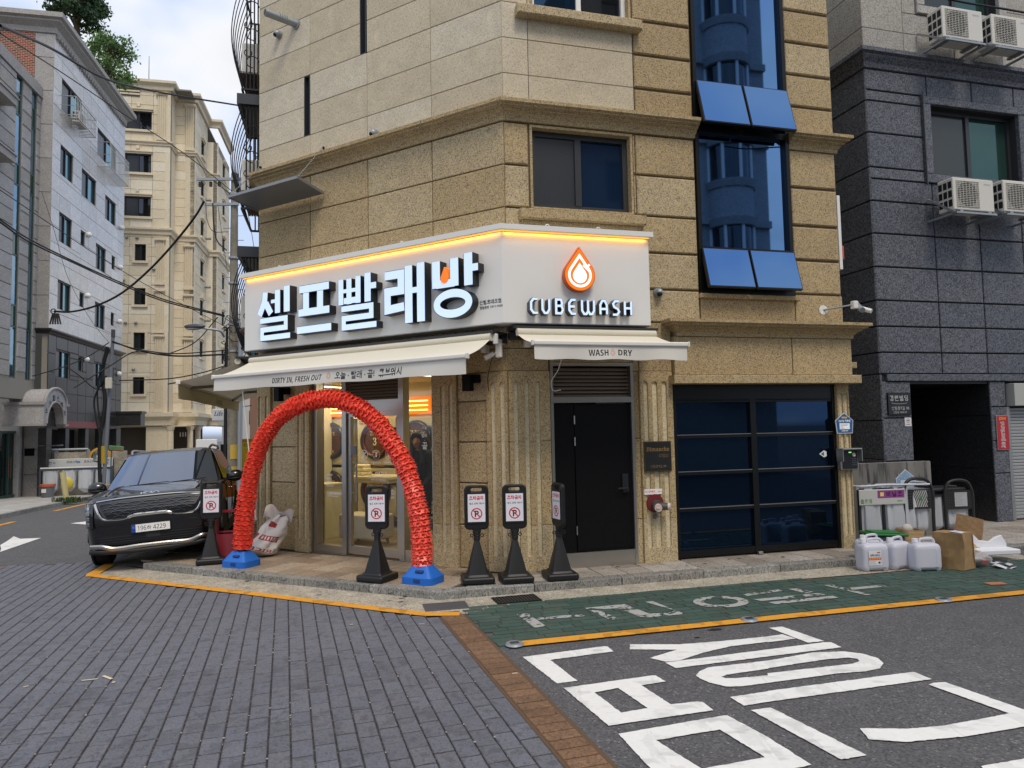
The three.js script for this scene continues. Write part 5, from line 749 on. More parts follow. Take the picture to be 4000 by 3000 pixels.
function guard(label, x0, x1, v0, v1, dep, beam) {
  const t = thing('window_guard', label, 'window guard', 'wrought iron guards on the left end wall');
  const n = Math.round((x1 - x0) / 0.17), belly = (k) => dep * (0.55 + 0.45 * Math.sin(Math.min(1, k * 1.15) * 2.6) ), q = [];
  const pts = (x) => [0, 0.15, 0.3, 0.5, 0.75, 1].map((k) => [x, lerp(v0, v1, k), 0.62 * dep + 0.38 * dep * Math.sin(Math.PI * clamp(1 - k, 0, 1)) ]);
  for (let i = 0; i <= n; i++) part(t, 'bar', tube(pts(lerp(x0, x1, i / n)), 0.008, 12, 5), iron, FS);
  for (const s of [0, 1]) { const x = s ? x1 : x0; const sb = []; for (let i = 1; i < 5; i++) sb.push(rod([x, v0, dep * 0.62 * i / 5], [x, v1, dep * 0.62 * i / 5], 0.011)); for (let j = 1; j < 4; j++) { const c = lerp(v0, v1, j / 4); sb.push(new THREE.TorusGeometry(0.09, 0.008, 5, 16, 4.8).rotateY(1.57).translate(x, c, dep * 0.3), new THREE.TorusGeometry(0.055, 0.008, 5, 14, 4.8).rotateY(1.57).rotateX(2).translate(x, c + 0.14, dep * 0.45)); } part(t, 'scroll_side', sb, iron, FS); }
  const sl = []; for (let i = 0; i < 7; i++) sl.push(b6(x0, x1, v0 + 0.25, v0 + 0.28, 0.05 + i * dep * 0.09, 0.05 + i * dep * 0.09 + 0.03)); part(t, 'platform_slats', sl, mat('rust', '#57493f', 0.8), FS);
  part(t, 'top_rail', [bar([x0, v1, 0.0], [x0, v1, dep * 0.64], 0.022), bar([x1, v1, 0.0], [x1, v1, dep * 0.64], 0.022), bar([x0, v1, dep * 0.64], [x1, v1, dep * 0.64], 0.022)], iron, FS); part(t, 'bottom_rail', [bar([x0, v0, dep * 0.64], [x1, v0, dep * 0.64], 0.03), bar([x0, v0, 0], [x0, v0, dep * 0.64], 0.03), bar([x1, v0, 0], [x1, v0, dep * 0.64], 0.03)], iron, FS);
  if (beam) part(t, 'top_beam', b6(x0 - 0.05, x1 + 0.05, v1, v1 + 0.16, 0.0, dep * 0.8), mat('beam', '#2b3036', 0.5), FS);
}
guard('black iron window guard at the top of the frame beside the pale wall', -1.6, -0.35, 6.95, 8.7, 0.44, false);
guard('black iron window guard holding an air conditioner just above the metal canopy', -1.6, -0.35, 5.1, 6.7, 0.44, true);
guard('black iron window guard behind the left end of the shop sign', -1.6, -0.35, 2.98, 4.35, 0.42, true);
acUnit('white air conditioner standing inside the guard above the metal canopy', FS, -0.9, 5.42, 0.17); acUnit('white air conditioner inside the guard behind the sign end', FS, -0.9, 3.3, 0.17); acUnit('white air conditioner inside the topmost guard', FS, -0.9, 7.27, 0.17);

// ================================================================ the other buildings
const DF = frame(7.58, 0, -11.26, AR), dC = [7.58 - 2.08 * DRv[0], -11.26 - 2.08 * DRv[1]], DSF = frame(dC[0], 0, dC[1], rad(-74.83));
const pane2 = [mat('paneD', '#2b3230', 0.12), greenPane];
{ // dark granite building on the right
  const b = thing('dark_building', 'dark grey granite building with black entrance recess beside the beige corner building', 'building');
  const rows = [2.42, 2.75, 3.15, 3.55, 4.07, 4.59, 5.1, 5.63, 6.18, 6.69, 7.2], cols = [-2.08, -0.9, 0, 0.88, 1.76, 2.64, 3.6], win = [[-1.03, 1.07, 5.45, 6.86], [-1.04, 0.8, 8.2, 9.6]];
  part(b, 'wall', wallWithHoles(-2.03, 3.6, 2.3, 10, [[-0.87, 0.92, 5.59, 6.73], [-0.87, 0.66, 8.36, 9.5]], -0.26, -0.032), backingDark, DF);
  part(b, 'wall', muv(b6(-7, -0.05, 0, 10, -0.26, -0.032)), backingDark, DSF);
  cladding(b, DF, cols, rows, win, darkG, { gap: 0.022, chamfer: 0.009 });
  cladding(b, DSF, [-6.4, -5.2, -4.0, -2.8, -1.6, -0.8, 0.0], rows, [], darkSide, { gap: 0.02, chamfer: 0.008 });
  cladding(b, DF, [-2.08, -1.3, -0.3, 0.7, 1.7, 2.7, 3.6], [7.5, 7.86, 8.5, 9.1, 10], win, paleG, { gap: 0.008 });
  cladding(b, DSF, [-6.4, -4.9, -3.2, -1.6, 0], [7.5, 7.86, 8.5, 9.1, 10], [], paleG, { gap: 0.008 });
  const dpath = [[3.6, 0], [-2.08, 0]].map(([u]) => [7.58 + DRv[0] * u, -11.26 + DRv[1] * u]); dpath.push([dC[0] - NRv[0] * 6, dC[1] - NRv[1] * 6]);
  part(b, 'cornice', muv(sweep(dpath, [[-0.02, 7.2], [0.02, 7.21], [0.04, 7.28], [0.1, 7.36], [0.1, 7.39], [0.15, 7.41], [0.15, 7.47], [-0.02, 7.51]])), darkG[2]);
  part(b, 'band', muv(slab(-1.98, 3.6, 2.31, 2.415, -0.1, 0.03, 0.008)), darkG[1], DF);
  for (const [a, c, d, e, hi] of [[-0.87, 0.92, 5.59, 6.73, 0], [-0.87, 0.66, 8.36, 9.5, 1]]) {
    const m = hi ? paleG[0] : darkG[0], t = 0.16;
    for (const q of [[a - t, c + t, e, e + 0.13], [a - t, c + t, d - 0.14, d], [a - t, a, d, e], [c, c + t, d, e]]) part(b, 'window_surround', muv(slab(q[0] + 0.002, q[1] - 0.002, q[2] + 0.002, q[3] - 0.002, -0.2, 0.035, 0.008), a, d), m, DF);
    casement(b, DF, a, c, d, e, -0.2, { bar: 0.06, fm: darkFrame, panes: pane2 });
  }
  // ground floor: pier, entrance recess, second pier, lintel and shutter
  cladding(b, DF, [-2.08, -1.53], [0.09, 0.62, 1.1, 1.75, 2.31], [], darkG, { gap: 0.016, chamfer: 0.008 }); cladding(b, DSF, [-6.4, -4.4, -2.2, 0], [0.05, 1.13, 1.72, 2.42], [], darkSide, { gap: 0.016 });
  part(b, 'pier', [b6(-2.05, -1.56, 0.0, 2.31, -0.5, -0.03), b6(0.03, 0.29, 0, 2.31, -1.6, -0.03)], backingDark, DF);
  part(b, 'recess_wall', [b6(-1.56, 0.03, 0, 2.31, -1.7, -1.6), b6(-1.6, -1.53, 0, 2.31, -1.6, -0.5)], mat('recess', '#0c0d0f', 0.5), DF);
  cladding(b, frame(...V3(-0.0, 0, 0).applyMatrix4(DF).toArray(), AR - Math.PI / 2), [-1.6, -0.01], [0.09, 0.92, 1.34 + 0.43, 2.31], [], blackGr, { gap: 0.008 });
  cladding(b, DF, [0.0, 0.32], [0.09, 0.85, 1.36, 1.9, 2.31], [], darkG, { gap: 0.014, chamfer: 0.008 });
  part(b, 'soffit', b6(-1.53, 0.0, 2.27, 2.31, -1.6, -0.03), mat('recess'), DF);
  part(b, 'shutter_box', muv(rb(1.8, 0.36, 0.16, 0.01, 1.28, 2.09, 0.02)), mat('shutterbox', '#a7aaa4', 0.6), DF);
  part(b, 'shutter_rail', b6(0.335, 0.40, 0.1, 1.9, -0.1, -0.02), steelDull, DF);
  for (let i = 0; i < 34; i++) part(b, 'shutter_slat', rb(1.6, 0.049, 0.03, 0.012, 1.2, 0.14 + i * 0.052, -0.07, 1), mat('shutter', '#9d9fa0', 0.55, { metalness: 0.3 }), DF);
  part(b, 'roof', b6(-2.0, 3.6, 9.98, 10.05, -7, 0), backingDark, DF); part(b, 'wall', b6(3.6, 3.7, 0, 10, -7, -0.03), backingDark, DF);
  part(b, 'downpipe', rod([-1.03, 5.40, 0.045], [-1.03, 6.9, 0.045], 0.011), mat('pipeb', '#3b4048', 0.5), DF);
  { const t = thing('building_plaque', 'black building name plaque with pale letters on the dark pier', 'plaque'); t.applyMatrix4(fx(DF, -1.78, 1.965, 0.005)); part(t, 'plate', rb(0.42, 0.34, 0.02, 0.004, 0, 0, 0.01), blackPaint); const [g, m] = print(0.41, 0.33, 320, (c, W, H) => { c.fillStyle = '#15161a'; c.fillRect(0, 0, W, H); c.fillStyle = c.strokeStyle = '#b9b9b6'; hangul(c, '경원빌딩', 22, 28, 66, 0.11, 1.06); c.lineWidth = 4; c.beginPath(); c.moveTo(50, 118); c.quadraticCurveTo(160, 140, 270, 118); c.stroke(); hangul(c, '신림동7길 35', 44, 160, 42, 0.1); hangul(c, '신림동 1435-27', 66, 216, 27, 0.1); }, 0.4); part(t, 'lettering', g, m, T(0, 0, 0.021)); }
  { const t = thing('sticker', 'small white camera sticker on the dark pier under the plaque', 'sticker'); t.applyMatrix4(fx(DF, -1.62, 1.69, 0.004)); const [g, m] = print(0.12, 0.13, 96, (c, W, H) => { c.fillStyle = '#d2d4d4'; c.fillRect(0, 0, W, H); c.strokeStyle = '#a33'; c.lineWidth = 4; c.beginPath(); c.arc(48, 38, 24, 0, 7); c.stroke(); c.fillStyle = '#222'; c.fillRect(36, 30, 26, 14); c.fillRect(20, 78, 56, 7); }); part(t, 'sheet', bx(0.122, 0.132, 0.003, 0, 0, 0.0015), white); part(t, 'print', g, m, T(0, 0, 0.0035)); }
  { const t = thing('towing_sign', 'narrow red vertical sign with white letters beside the roller shutter', 'sign'); t.applyMatrix4(fx(DF, 0.19, 1.49, 0.006)); part(t, 'plate', rb(0.25, 0.55, 0.015, 0.005, 0, 0, 0.008), steelDull); const [g, m] = print(0.23, 0.53, 150, (c, W, H) => { c.fillStyle = '#a81f26'; c.fillRect(0, 0, W, H); c.strokeStyle = c.fillStyle = '#e8b52c'; hangul(c, '주차시', 28, 12, 32, 0.14); c.strokeStyle = '#fff'; ['견', '인', '조', '치'].forEach((t, i) => hangul(c, t, 44, 62 + i * 70, 60, 0.2)); c.strokeStyle = '#1c1c22'; ['견', '인', '조', '치'].forEach((t, i) => hangul(c, t, 44, 62 + i * 70, 60, 0.1)); }); part(t, 'lettering', g, m, T(0, 0, 0.0165)); }
}
const acF = (u, v, s, l) => { const a = acUnit(l, DF, u, v, 0.36, 0, 'air conditioner units on the dark building'); for (const s of [-1, 1]) part(a, 'bracket', [bar([s * 0.37, -0.05, -0.36], [s * 0.37, -0.05, 0.18], 0.03), bar([s * 0.385, 0.3, -0.34], [s * 0.385, -0.04, 0.15], 0.03)], galv); part(a, 'bracket_rail', bar([-0.36, -0.05, 0.17], [0.36, -0.05, 0.17], 0.028), galv); };
acF(-0.66, 7.56, 1, 'left air conditioner of the upper pair on the dark building'); acF(0.30, 7.56, 1, 'right air conditioner of the upper pair on the dark building'); acF(-0.65, 4.87, 1, 'left air conditioner below the window of the dark building'); acF(0.32, 4.9, 1, 'right air conditioner below the window of the dark building');
{ const w = thing('low_wall', 'stained low concrete wall behind the recycling bags', 'wall'), n = fbm; const t = tex(512, 256, (x, y) => { const k = fbm(x / 60, y / 160, 3, 5), s = fbm(x / 14, y / 60, 7, 4), v = 118 + 40 * (k - 0.5) - (s > 0.55 ? (s - 0.55) * 260 : 0); return [v, v * 0.985, v * 0.95]; }, { repeat: 1 / 1.6 }); part(w, 'slab', muv(rb(1.35, 1.06, 0.12, 0.008, -2.58, 0.60, 0.6)), new THREE.MeshStandardMaterial({ map: t, roughness: 0.95, bumpMap: t, bumpScale: 0.003 }), DF); }
pentagonSign('faded peeling pentagon notice on the low concrete wall', DF, -2.36, 0.86, 0.665, 0.32, true);

// ---------------------------------------------------------------- the left street
const F3 = frame(-19.05, 0, -28.87, rad(102));
const F3m = (u, w) => { const p = V3(u, 0, w).applyMatrix4(F3); return [p.x, p.z]; };
const sideOf = (u) => frame(...V3(u, 0, 0).applyMatrix4(F3).toArray(), rad(12)); // walls facing the camera
{ // near grey granite building with tall strip windows
  const b = thing('grey_building', 'grey granite building with two tall green-framed strip windows at the left edge', 'building'), up = [[-2.97, -2.44], [-1.68, -1.22]];
  const rows = []; for (let v = 4.0; v < 15.5; v += 0.56) rows.push(v); rows.push(15.45);
  const hol = up.map(([a, c]) => [a, c, 3.95, 15.45]);
  part(b, 'wall', wallWithHoles(-8, -0.9, 3.2, 15.9, hol, -0.5, -0.03), backingPale, F3); part(b, 'wall', b6(-8, 2.5, -1.2, 15.8, -6, -5.8), backingPale, F3);
  cladding(b, F3, [-8, -6.6, -5.2, -4.2, -2.97], rows, hol, greyG, { gap: 0.03, chamfer: 0.012 }); cladding(b, F3, [-2.44, -1.68], rows.map((r) => r + 0.2), hol, greyG, { gap: 0.04, chamfer: 0.03 }); cladding(b, F3, [-1.22, -0.9], rows, hol, greyG, { gap: 0.03, chamfer: 0.012 });
  part(b, 'parapet', muv(b6(-8, -0.88, 15.45, 15.9, -0.5, 0.06)), greyG[1], F3);
  for (const [a, c] of up) { const q = [b6(a, a + 0.05, 3.95, 15.45, -0.3, -0.06), b6(c - 0.05, c, 3.95, 15.45, -0.3, -0.06)], ps = []; let v = 3.95, i = 0; while (v < 15.4) { const h = i % 2 ? 0.8 : 1.9; q.push(b6(a + 0.05, c - 0.05, v, v + 0.06, -0.3, -0.06)); if (i % 2) q.push(b6(a + 0.05, a + 0.1, v + 0.06, v + h, -0.26, -0.04), b6(c - 0.1, c - 0.05, v + 0.06, v + h, -0.26, -0.04)); ps.push([v + 0.06, Math.min(15.45, v + h), i]); v += h; i++; } const w = part(b, 'strip_window', q, mat('greenframe', '#35514b', 0.45), F3); for (const [x, y, k] of ps) part(w, 'pane', b6(a + 0.06, c - 0.06, x, y, -0.09, -0.08), k % 2 ? greenPane : mat('stripPane', '#6d8fa6', 0.04, { metalness: 0.85 })); }
  for (const v of [11.6, 13.7]) part(b, 'balcony', [muv(b6(-5.4, -4.05, v, v + 0.25, 0, 0.5)), muv(b6(-5.4, -4.0, v + 0.25, v + 0.3, 0, 0.55))], greyG[2], F3);
  part(b, 'end_wall', muv(b6(-6, -0.5, -1.2, 15.9, -0.2, 0)), greyG[0], sideOf(-0.9));
  // door bay, pier and arched entrance hood
  part(b, 'ground_wall', [b6(-8, -2.45, -1, 3.2, -0.9, -0.62), b6(-0.45, -0.2, -1, 3.2, -0.9, -0.62)], backingPale, F3);
  cladding(b, F3, [-8, -6, -4.2, -2.45], [-0.6, 0.2, 0.9, 1.6, 2.24], [], greyG, { gap: 0.02, w: -0.56 });
  const dr = part(b, 'entrance_door', [b6(-2.45, -2.38, -0.55, 2.0, -0.75, -0.62), b6(-0.52, -0.45, -0.55, 2.0, -0.75, -0.62), b6(-2.38, -0.52, -0.6, -0.45, -0.75, -0.62), b6(-2.38, -0.52, 1.9, 2.0, -0.75, -0.62), b6(-1.48, -1.42, -0.45, 1.9, -0.75, -0.62)], mat('greenframe'), F3); part(dr, 'pane', [b6(-2.38, -1.48, -0.45, 1.9, -0.70, -0.69)], mat('doorglass', '#1d2b28', 0.06, { metalness: 0.5 })); part(dr, 'pane', b6(-1.42, -0.52, -0.45, 1.9, -0.70, -0.69), mat('doorglass')); part(dr, 'handle', [rod([-1.36, 0.2, -0.58], [-1.36, 1.0, -0.58], 0.02), rod([-1.54, 0.2, -0.58], [-1.54, 1.0, -0.58], 0.02)], mat('woodh', '#5c4530', 0.6));
  cladding(b, sideOf(-0.3), [-0.62, 0.0], [-0.72, 0.25, 1.25, 2.24], [], greyG, { gap: 0.03, chamfer: 0.014 }); cladding(b, F3, [-0.3, 0.15], [-0.72, 0.25, 1.25, 2.24], [], greyG, { gap: 0.03, chamfer: 0.014 }); part(b, 'pier', b6(-0.27, 0.12, -0.75, 2.24, -0.62, -0.03), backingPale, F3);
  const hood = new THREE.Shape(); hood.moveTo(-1.98, 2.24); hood.lineTo(-1.98, 3.02); hood.lineTo(-1.86, 3.02); for (let i = 0; i <= 16; i++) { const t = Math.PI - i / 16 * Math.PI; hood.lineTo(-0.87 + Math.cos(t) * 0.99, 3.02 + Math.sin(t) * 0.62); } hood.lineTo(0.24, 3.02); hood.lineTo(0.24, 2.24); hood.lineTo(-0.05, 2.24); for (let i = 0; i <= 16; i++) { const t = i / 16 * Math.PI; hood.lineTo(-0.87 + Math.cos(t) * 0.8, 2.26 + Math.sin(t) * 0.85); } hood.closePath();
  const hd = part(b, 'entrance_hood', muv(ext(hood, 1.35, 0.015)), greyG[0], fx(F3, 0, 0, -0.6));
  part(hd, 'moulding', [b6(-2.05, -1.88, 2.98, 3.08, -0.02, 1.42), b6(-2.05, 0.30, 2.2, 2.27, -0.02, 1.40).translate(0, 0, 0.001).clone(), b6(0.1, 0.33, 2.98, 3.08, -0.02, 1.42)].slice(0, 1).concat([b6(0.1, 0.33, 2.98, 3.08, -0.02, 1.42), b6(-2.05, -1.8, 2.17, 2.25, -0.02, 1.4), b6(0.0, 0.3, 2.17, 2.25, -0.02, 1.4)]), greyG[1]);
  { const pts = []; for (let i = 0; i <= 20; i++) { const t = Math.PI - i / 20 * Math.PI; pts.push([-0.87 + Math.cos(t) * 0.82, 2.26 + Math.sin(t) * 0.86, 1.35]); } part(hd, 'arch_moulding', tube(pts, 0.05, 28, 6), greyG[1]); part(hd, 'barrel_edge', (() => { const q = []; for (let i = 0; i <= 20; i++) { const t = Math.PI - i / 20 * Math.PI; q.push([-0.87 + Math.cos(t) * 1.02, 3.03 + Math.sin(t) * 0.63, 1.36]); } return tube(q, 0.06, 28, 6); })(), greyG[1]); }
  const [lg, lm] = print(2.1, 1.2, 420, (c, W, H) => { c.clearRect(0, 0, W, H); c.strokeStyle = '#15151a'; ['오', '피', '스', '텔'].forEach((t, i) => hangul(c, t, [82, 148, 222, 292][i], [84, 34, 34, 84][i], 56, 0.17)); hangul(c, '스', 20, 140, 40, 0.18); hangul(c, '빌', 366, 150, 40, 0.18); }, 0.6, { alphaTest: 0.3, transparent: true }); part(hd, 'lettering', lg, lm, T(-0.87, 2.95, 1.353));
  part(b, 'intercom_panel', b6(-0.55, -0.2, 1.0, 1.3, 0.001, 0.02), blackPaint, sideOf(-0.302));
}
{ // white polished-stone building
  const b = thing('white_building', 'white polished stone apartment building with black stone base and steel window grilles', 'building'), W4 = 0.45;
  const win = [[-0.13, 2.0, 15.4, 16.74], [-0.13, 1.21, 12.66, 13.9], [-0.13, 1.21, 9.82, 11.05], [-0.13, 1.21, 7.0, 8.22], [2.18, 3.94, 12.53, 13.74], [4.01, 6.61, 15.1, 16.39], [5.16, 6.68, 12.35, 13.52], [4.08, 5.37, 9.65, 10.83], [4.08, 5.37, 6.87, 8.05], [2.18, 2.7, 10.28, 10.93], [2.18, 2.7, 7.5, 8.15], [6.24, 6.69, 10.1, 10.78], [6.24, 6.69, 7.25, 7.9]], low = [[-0.13, 1.26, 4.17, 5.33], [4.09, 5.4, 4.05, 5.22], [2.18, 2.7, 4.62, 5.28], [6.24, 6.7, 4.5, 5.15]], door = [[-0.4, 0.95, -1.2, 2.1], [1.35, 3.15, -1.2, 2.1], [3.55, 5.2, -1.2, 2.1], [5.7, 7.3, -1.2, 2.1]];
  const hol = [...win, ...low];
  const rows = []; for (let v = 6.08; v < 18.2; v += 0.71) rows.push(v); rows.push(18.45);
  part(b, 'wall', wallWithHoles(-0.86, 7.95, 2.1, 18.4, hol, -0.25 + W4, W4 - 0.032), backingPale, F3);
  cladding(b, fx(F3, 0, 0, W4), [-0.9, -0.13, 1.0, 2.18, 3.1, 4.04, 5.1, 6.2, 7.1, 7.95], rows, win, whiteG, { gap: 0.014, min: 0.05 });
  cladding(b, fx(F3, 0, 0, W4), [-0.9, -0.13, 1.0, 2.18, 3.1, 4.04, 5.1, 6.2, 7.1, 7.95], [2.1, 2.75, 3.55, 4.35, 5.1, 5.84], low, blackG, { gap: 0.024, chamfer: 0.012, min: 0.05 });
  for (const [a, c] of [[-0.9, -0.4], [0.95, 1.35], [3.15, 3.55], [5.2, 5.7], [7.3, 7.95]]) cladding(b, fx(F3, 0, 0, W4), [a, c], [-1.2, -0.2, 0.6, 1.4, 2.1], [], blackG, { gap: 0.014, th: 0.3 });
  part(b, 'garage_back', b6(-0.9, 7.95, -1.2, 2.1, -2.2 + W4, -2.1 + W4), mat('garageback', '#17181a', 0.8), F3);
  part(b, 'red_fascia', muv(b6(0.6, 4.6, 2.12, 2.4, W4 + 0.002, W4 + 0.03)), mat('redfascia', '#7d2a2e', 0.35), F3);
  const pth = [F3m(-0.9, -3), F3m(-0.9, W4), F3m(7.95, W4), F3m(7.95, -3)];
  const cor = (prof) => muv(sweep(pth.slice().reverse(), prof));
  part(b, 'cornice', cor([[0, 18.2], [0.05, 18.22], [0.08, 18.42], [0.3, 18.6], [0.3, 18.66], [0.42, 18.72], [0.42, 18.92], [0, 18.98]]), paleG[0]); part(b, 'cornice', cor([[-0.02, 5.86], [0.03, 5.87], [0.05, 5.93], [0.16, 6.0], [0.16, 6.06], [-0.02, 6.09]]), blackG[0]);
  for (let i = 0; i < 33; i++) part(b, 'dentil', muv(b6(-0.8 + i * 0.265, -0.66 + i * 0.265, 18.06, 18.22, W4, W4 + 0.1)), paleG[1], F3);
  for (const [a, c, d, e] of [...win, ...low]) casement(b, fx(F3, 0, 0, W4), a, c, d, e, -0.14, { bar: 0.05, mid: c - a > 0.8, fm: mat('navyframe', '#1d222b', 0.4), panes: [mat('paneN', '#20262b', 0.25), tealPane], d: 0.08 });
  // side wall: granite quoins and red brick
  const sf = sideOf(-0.9); part(b, 'side_wall', muv(b6(-7, -0.3, 6, 18.2, -0.2, -0.02)), backingPale, sf);
  cladding(b, sf, [-0.28, W4], [6, 7.4, 8.8, 10.2, 11.6, 13.0, 14.4, 15.8, 17.2, 18.2], [], greyG, { gap: 0.02 });
  const br = tex(512, 512, (x, y) => { const r = Math.floor(y / 16), xx = (x + (r % 2) * 20) % 512, c = Math.floor(xx / 40), jx = xx % 40 < 4, jy = y % 16 < 4; if (jx || jy) return [176, 160, 138]; const h = hash3(c, r, 5), k = 0.8 + 0.35 * hash3(c + 9, r, 8); return h > 0.86 ? [84 * k, 66 * k, 60 * k] : [134 * k, 62 * k, 48 * k]; }, { repeat: 1 / 2.3 });
  part(b, 'brick_wall', muv(b6(-7, -0.28, 6, 18.5, -0.02, 0.0)), new THREE.MeshStandardMaterial({ map: br, roughness: 0.9, bumpMap: br, bumpScale: 0.006 }), sf);
  part(b, 'side_canopy', [muv(b6(7.2, 7.93, 2.25, 2.85, W4 + 0.005, W4 + 1.15)), muv(b6(7.15, 7.95, 2.85, 2.98, W4 + 0.005, W4 + 1.22))], blackG[1], F3);
  part(b, 'roof', b6(-0.9, 7.95, 18.3, 18.4, -7, W4), backingPale, F3); part(b, 'back_wall', [b6(7.75, 7.95, -1.2, 18.3, -7, W4 - 0.3)], backingPale, F3);
  for (const [u, v] of [[2.9, 10.9], [2.9, 8.1], [2.9, 5.2], [7.4, 12.5], [7.3, 10.4], [7.3, 7.6], [7.3, 4.9]]) part(b, 'vent_cap', [new THREE.SphereGeometry(0.13, 12, 8).translate(u, v, W4 + 0.08), rod([u, v, W4], [u, v, W4 + 0.06], 0.09, 0.09, 12)], white, F3);
  const grille = (label, a, c, d, e) => { const t = thing('window_grille', label, 'window grille', 'steel grilles on the white building'), q = 0.55, w0 = W4; const n = Math.round((c - a) / 0.17); for (let i = 0; i <= n; i++) { const x = lerp(a, c, i / n); part(t, 'bar', [rod([x, d, w0 + q], [x, e, w0 + q], 0.016), rod([x, d, w0], [x, d, w0 + q], 0.016)], steel, F3); } part(t, 'rails', [rod([a, e, w0], [a, e, w0 + q], 0.024), rod([c, e, w0], [c, e, w0 + q], 0.024), rod([a, e, w0 + q], [c, e, w0 + q], 0.028), rod([a, e - 0.25, w0 + q], [c, e - 0.25, w0 + q], 0.014), rod([a, d, w0 + q], [c, d, w0 + q], 0.024), rod([a, d, w0], [a, d, w0 + q], 0.02), rod([c, d, w0], [c, d, w0 + q], 0.02), rod([a, (d + e) / 2, w0], [a, (d + e) / 2, w0 + q], 0.016), rod([c, (d + e) / 2, w0], [c, (d + e) / 2, w0 + q], 0.016)], steel, F3); };
  grille('steel bar grille under the top left window of the white building', -0.2, 2.15, 15.15, 15.95); grille('steel bar grille under the top right window of the white building', 4.0, 6.75, 14.5, 15.7);
  acUnit('white air conditioner in the left grille of the white building', F3, 1.0, 15.2, W4 + 0.28);
}
// ---------------------------------------------------------------- cream tower
const FC = frame(-21.81, 0, -44.88, rad(12.5));
{
  const b = thing('cream_tower', 'tall cream stone apartment block with fluted pilasters at the end of the street', 'building');
  const P = (n, g, m, f = FC) => part(b, n, g, m, f), F2 = fx(FC, 0, 0, -1.5), FS2 = frame(...V3(1.19, 0, -1.5).applyMatrix4(FC).toArray(), rad(12.5 + 90));
  const wins = [[-2.68, -1.14, 21.37, 22.56], [-2.68, -1.14, 18.55, 19.77], [-2.68, -1.14, 15.69, 16.97]], sm = [12.83, 10.01, 7.17, 4.35].map((v) => [-2.02, -1.37, v, v + 1.06]), hol = [...wins, ...sm];
  const rows = []; for (let v = 3.2; v < 24; v += 0.62) rows.push(v); rows.push(24.05);
  P('wall', wallWithHoles(-9, 0, 2.3, 24.3, hol, -0.3, -0.032), backingPale); cladding(b, FC, [-9, -7.5, -6, -4.5, -3.3, -2.35, -1.05, 0], rows, [...hol, [-0.78, -0.28, 3.2, 8.12], [-0.78, -0.28, 8.2, 11.02], [-0.78, -0.28, 11.3, 14.32], [-0.78, -0.28, 20.7, 23.92]], creamB, { gap: 0.02 });
  P('wall', muv(b6(-0.25, 1.19, 2.3, 24.3, -0.3, 0)), creamB[1], F2); cladding(b, fx(F2, 0, 0, 0.035), [-0.2, 0.58], rows, [], creamB, { gap: 0.02 });
  P('wall', muv(b6(-1.5, -0.0, 2.3, 24.3, -0.3, -0.03)), creamB[2], frame(...V3(0, 0, 0).applyMatrix4(FC).toArray(), rad(102.5)).multiply(T(1.5, 0, 0)));
  // side facade with windows, then a second block a little farther on
  const sideW = [], rowsS = rows; for (const v of [21.2, 18.3, 15.5, 12.65, 9.9, 7.05, 4.3]) sideW.push([1.9, 2.85, v, v + 1.1]); const sideW2 = sideW.map(([, , c, d]) => [6.0, 6.95, c - 0.1, d - 0.1]);
  P('wall', wallWithHoles(0, 4.0, 2.3, 24.3, sideW, -0.3, -0.03), backingPale, FS2); cladding(b, FS2, [0, 1.0, 1.9, 2.85, 4.0], rowsS, sideW, creamB, { gap: 0.02 });
  const FS3 = fx(FS2, 0, 0, 0.7); P('wall', wallWithHoles(4.0, 9.0, 2.3, 23.0, sideW2, -0.3, -0.03), backingPale, FS3); cladding(b, FS3, [4, 5, 6, 6.95, 8, 9], rowsS.filter((r) => r < 22.9), sideW2, creamB, { gap: 0.02 });
  P('wall', muv(b6(0, 0.7, 2.3, 23.0, -0.3, 0)), creamB[0], frame(...V3(4.0, 0, 0).applyMatrix4(FS2).toArray(), rad(12.5)));
  for (const [f, list] of [[FC, hol], [FS2, sideW], [FS3, sideW2]]) for (const [a, c, d, e] of list) {
    casement(b, f, a, c, d, e, -0.16, { bar: 0.06, mid: true, fm: mat('navyframe'), panes: [mat('paneC', '#2c2e2e', 0.2), darkPane], d: 0.1 });
    P('window_sill', muv(b6(a - 0.14, c + 0.14, d - 0.16, d - 0.01, -0.03, 0.12)), creamB[1], f);
    if (c - a > 0.8) { P('window_head', muv(merge([b6(a - 0.1, c + 0.1, e + 0.12, e + 0.2, -0.03, 0.14), b6(a - 0.04, c + 0.04, e + 0.01, e + 0.12, -0.03, 0.07)])), creamB[2], f); P('keystone', muv(ext(shapeOf([[(a + c) / 2 - 0.07, e + 0.3], [(a + c) / 2 + 0.07, e + 0.3], [(a + c) / 2 + 0.11, e + 0.52], [(a + c) / 2 - 0.11, e + 0.52]]), 0.12, 0.01)), creamB[0], f); }
    else P('window_surround', muv(merge([b6(a - 0.14, a - 0.005, d, e, -0.03, 0.05), b6(c + 0.005, c + 0.14, d, e, -0.03, 0.05), b6(a - 0.14, c + 0.14, e + 0.002, e + 0.13, -0.03, 0.05)])), creamB[1], f);
  }
  const pil = (f, a, c, v0, v1) => { const n = 3, w = (c - a) / (2 * n + 1), sh = []; for (let i = 0; i <= n; i++) sh.push(b6(a + 2 * i * w, a + (2 * i + 1) * w, v0, v1, 0, 0.1)); P('pilaster', muv(merge([b6(a, c, v0, v1, -0.02, 0.055), ...sh])), creamB[3], f); P('capital', muv(merge([b6(a - 0.1, c + 0.1, v1 + 0.07, v1 + 0.2, -0.02, 0.2), b6(a - 0.05, c + 0.05, v1, v1 + 0.07, -0.02, 0.14)])), creamB[1], f); P('pilaster_base', muv(b6(a - 0.06, c + 0.06, v0 - 0.2, v0, -0.02, 0.15)), creamB[1], f); };
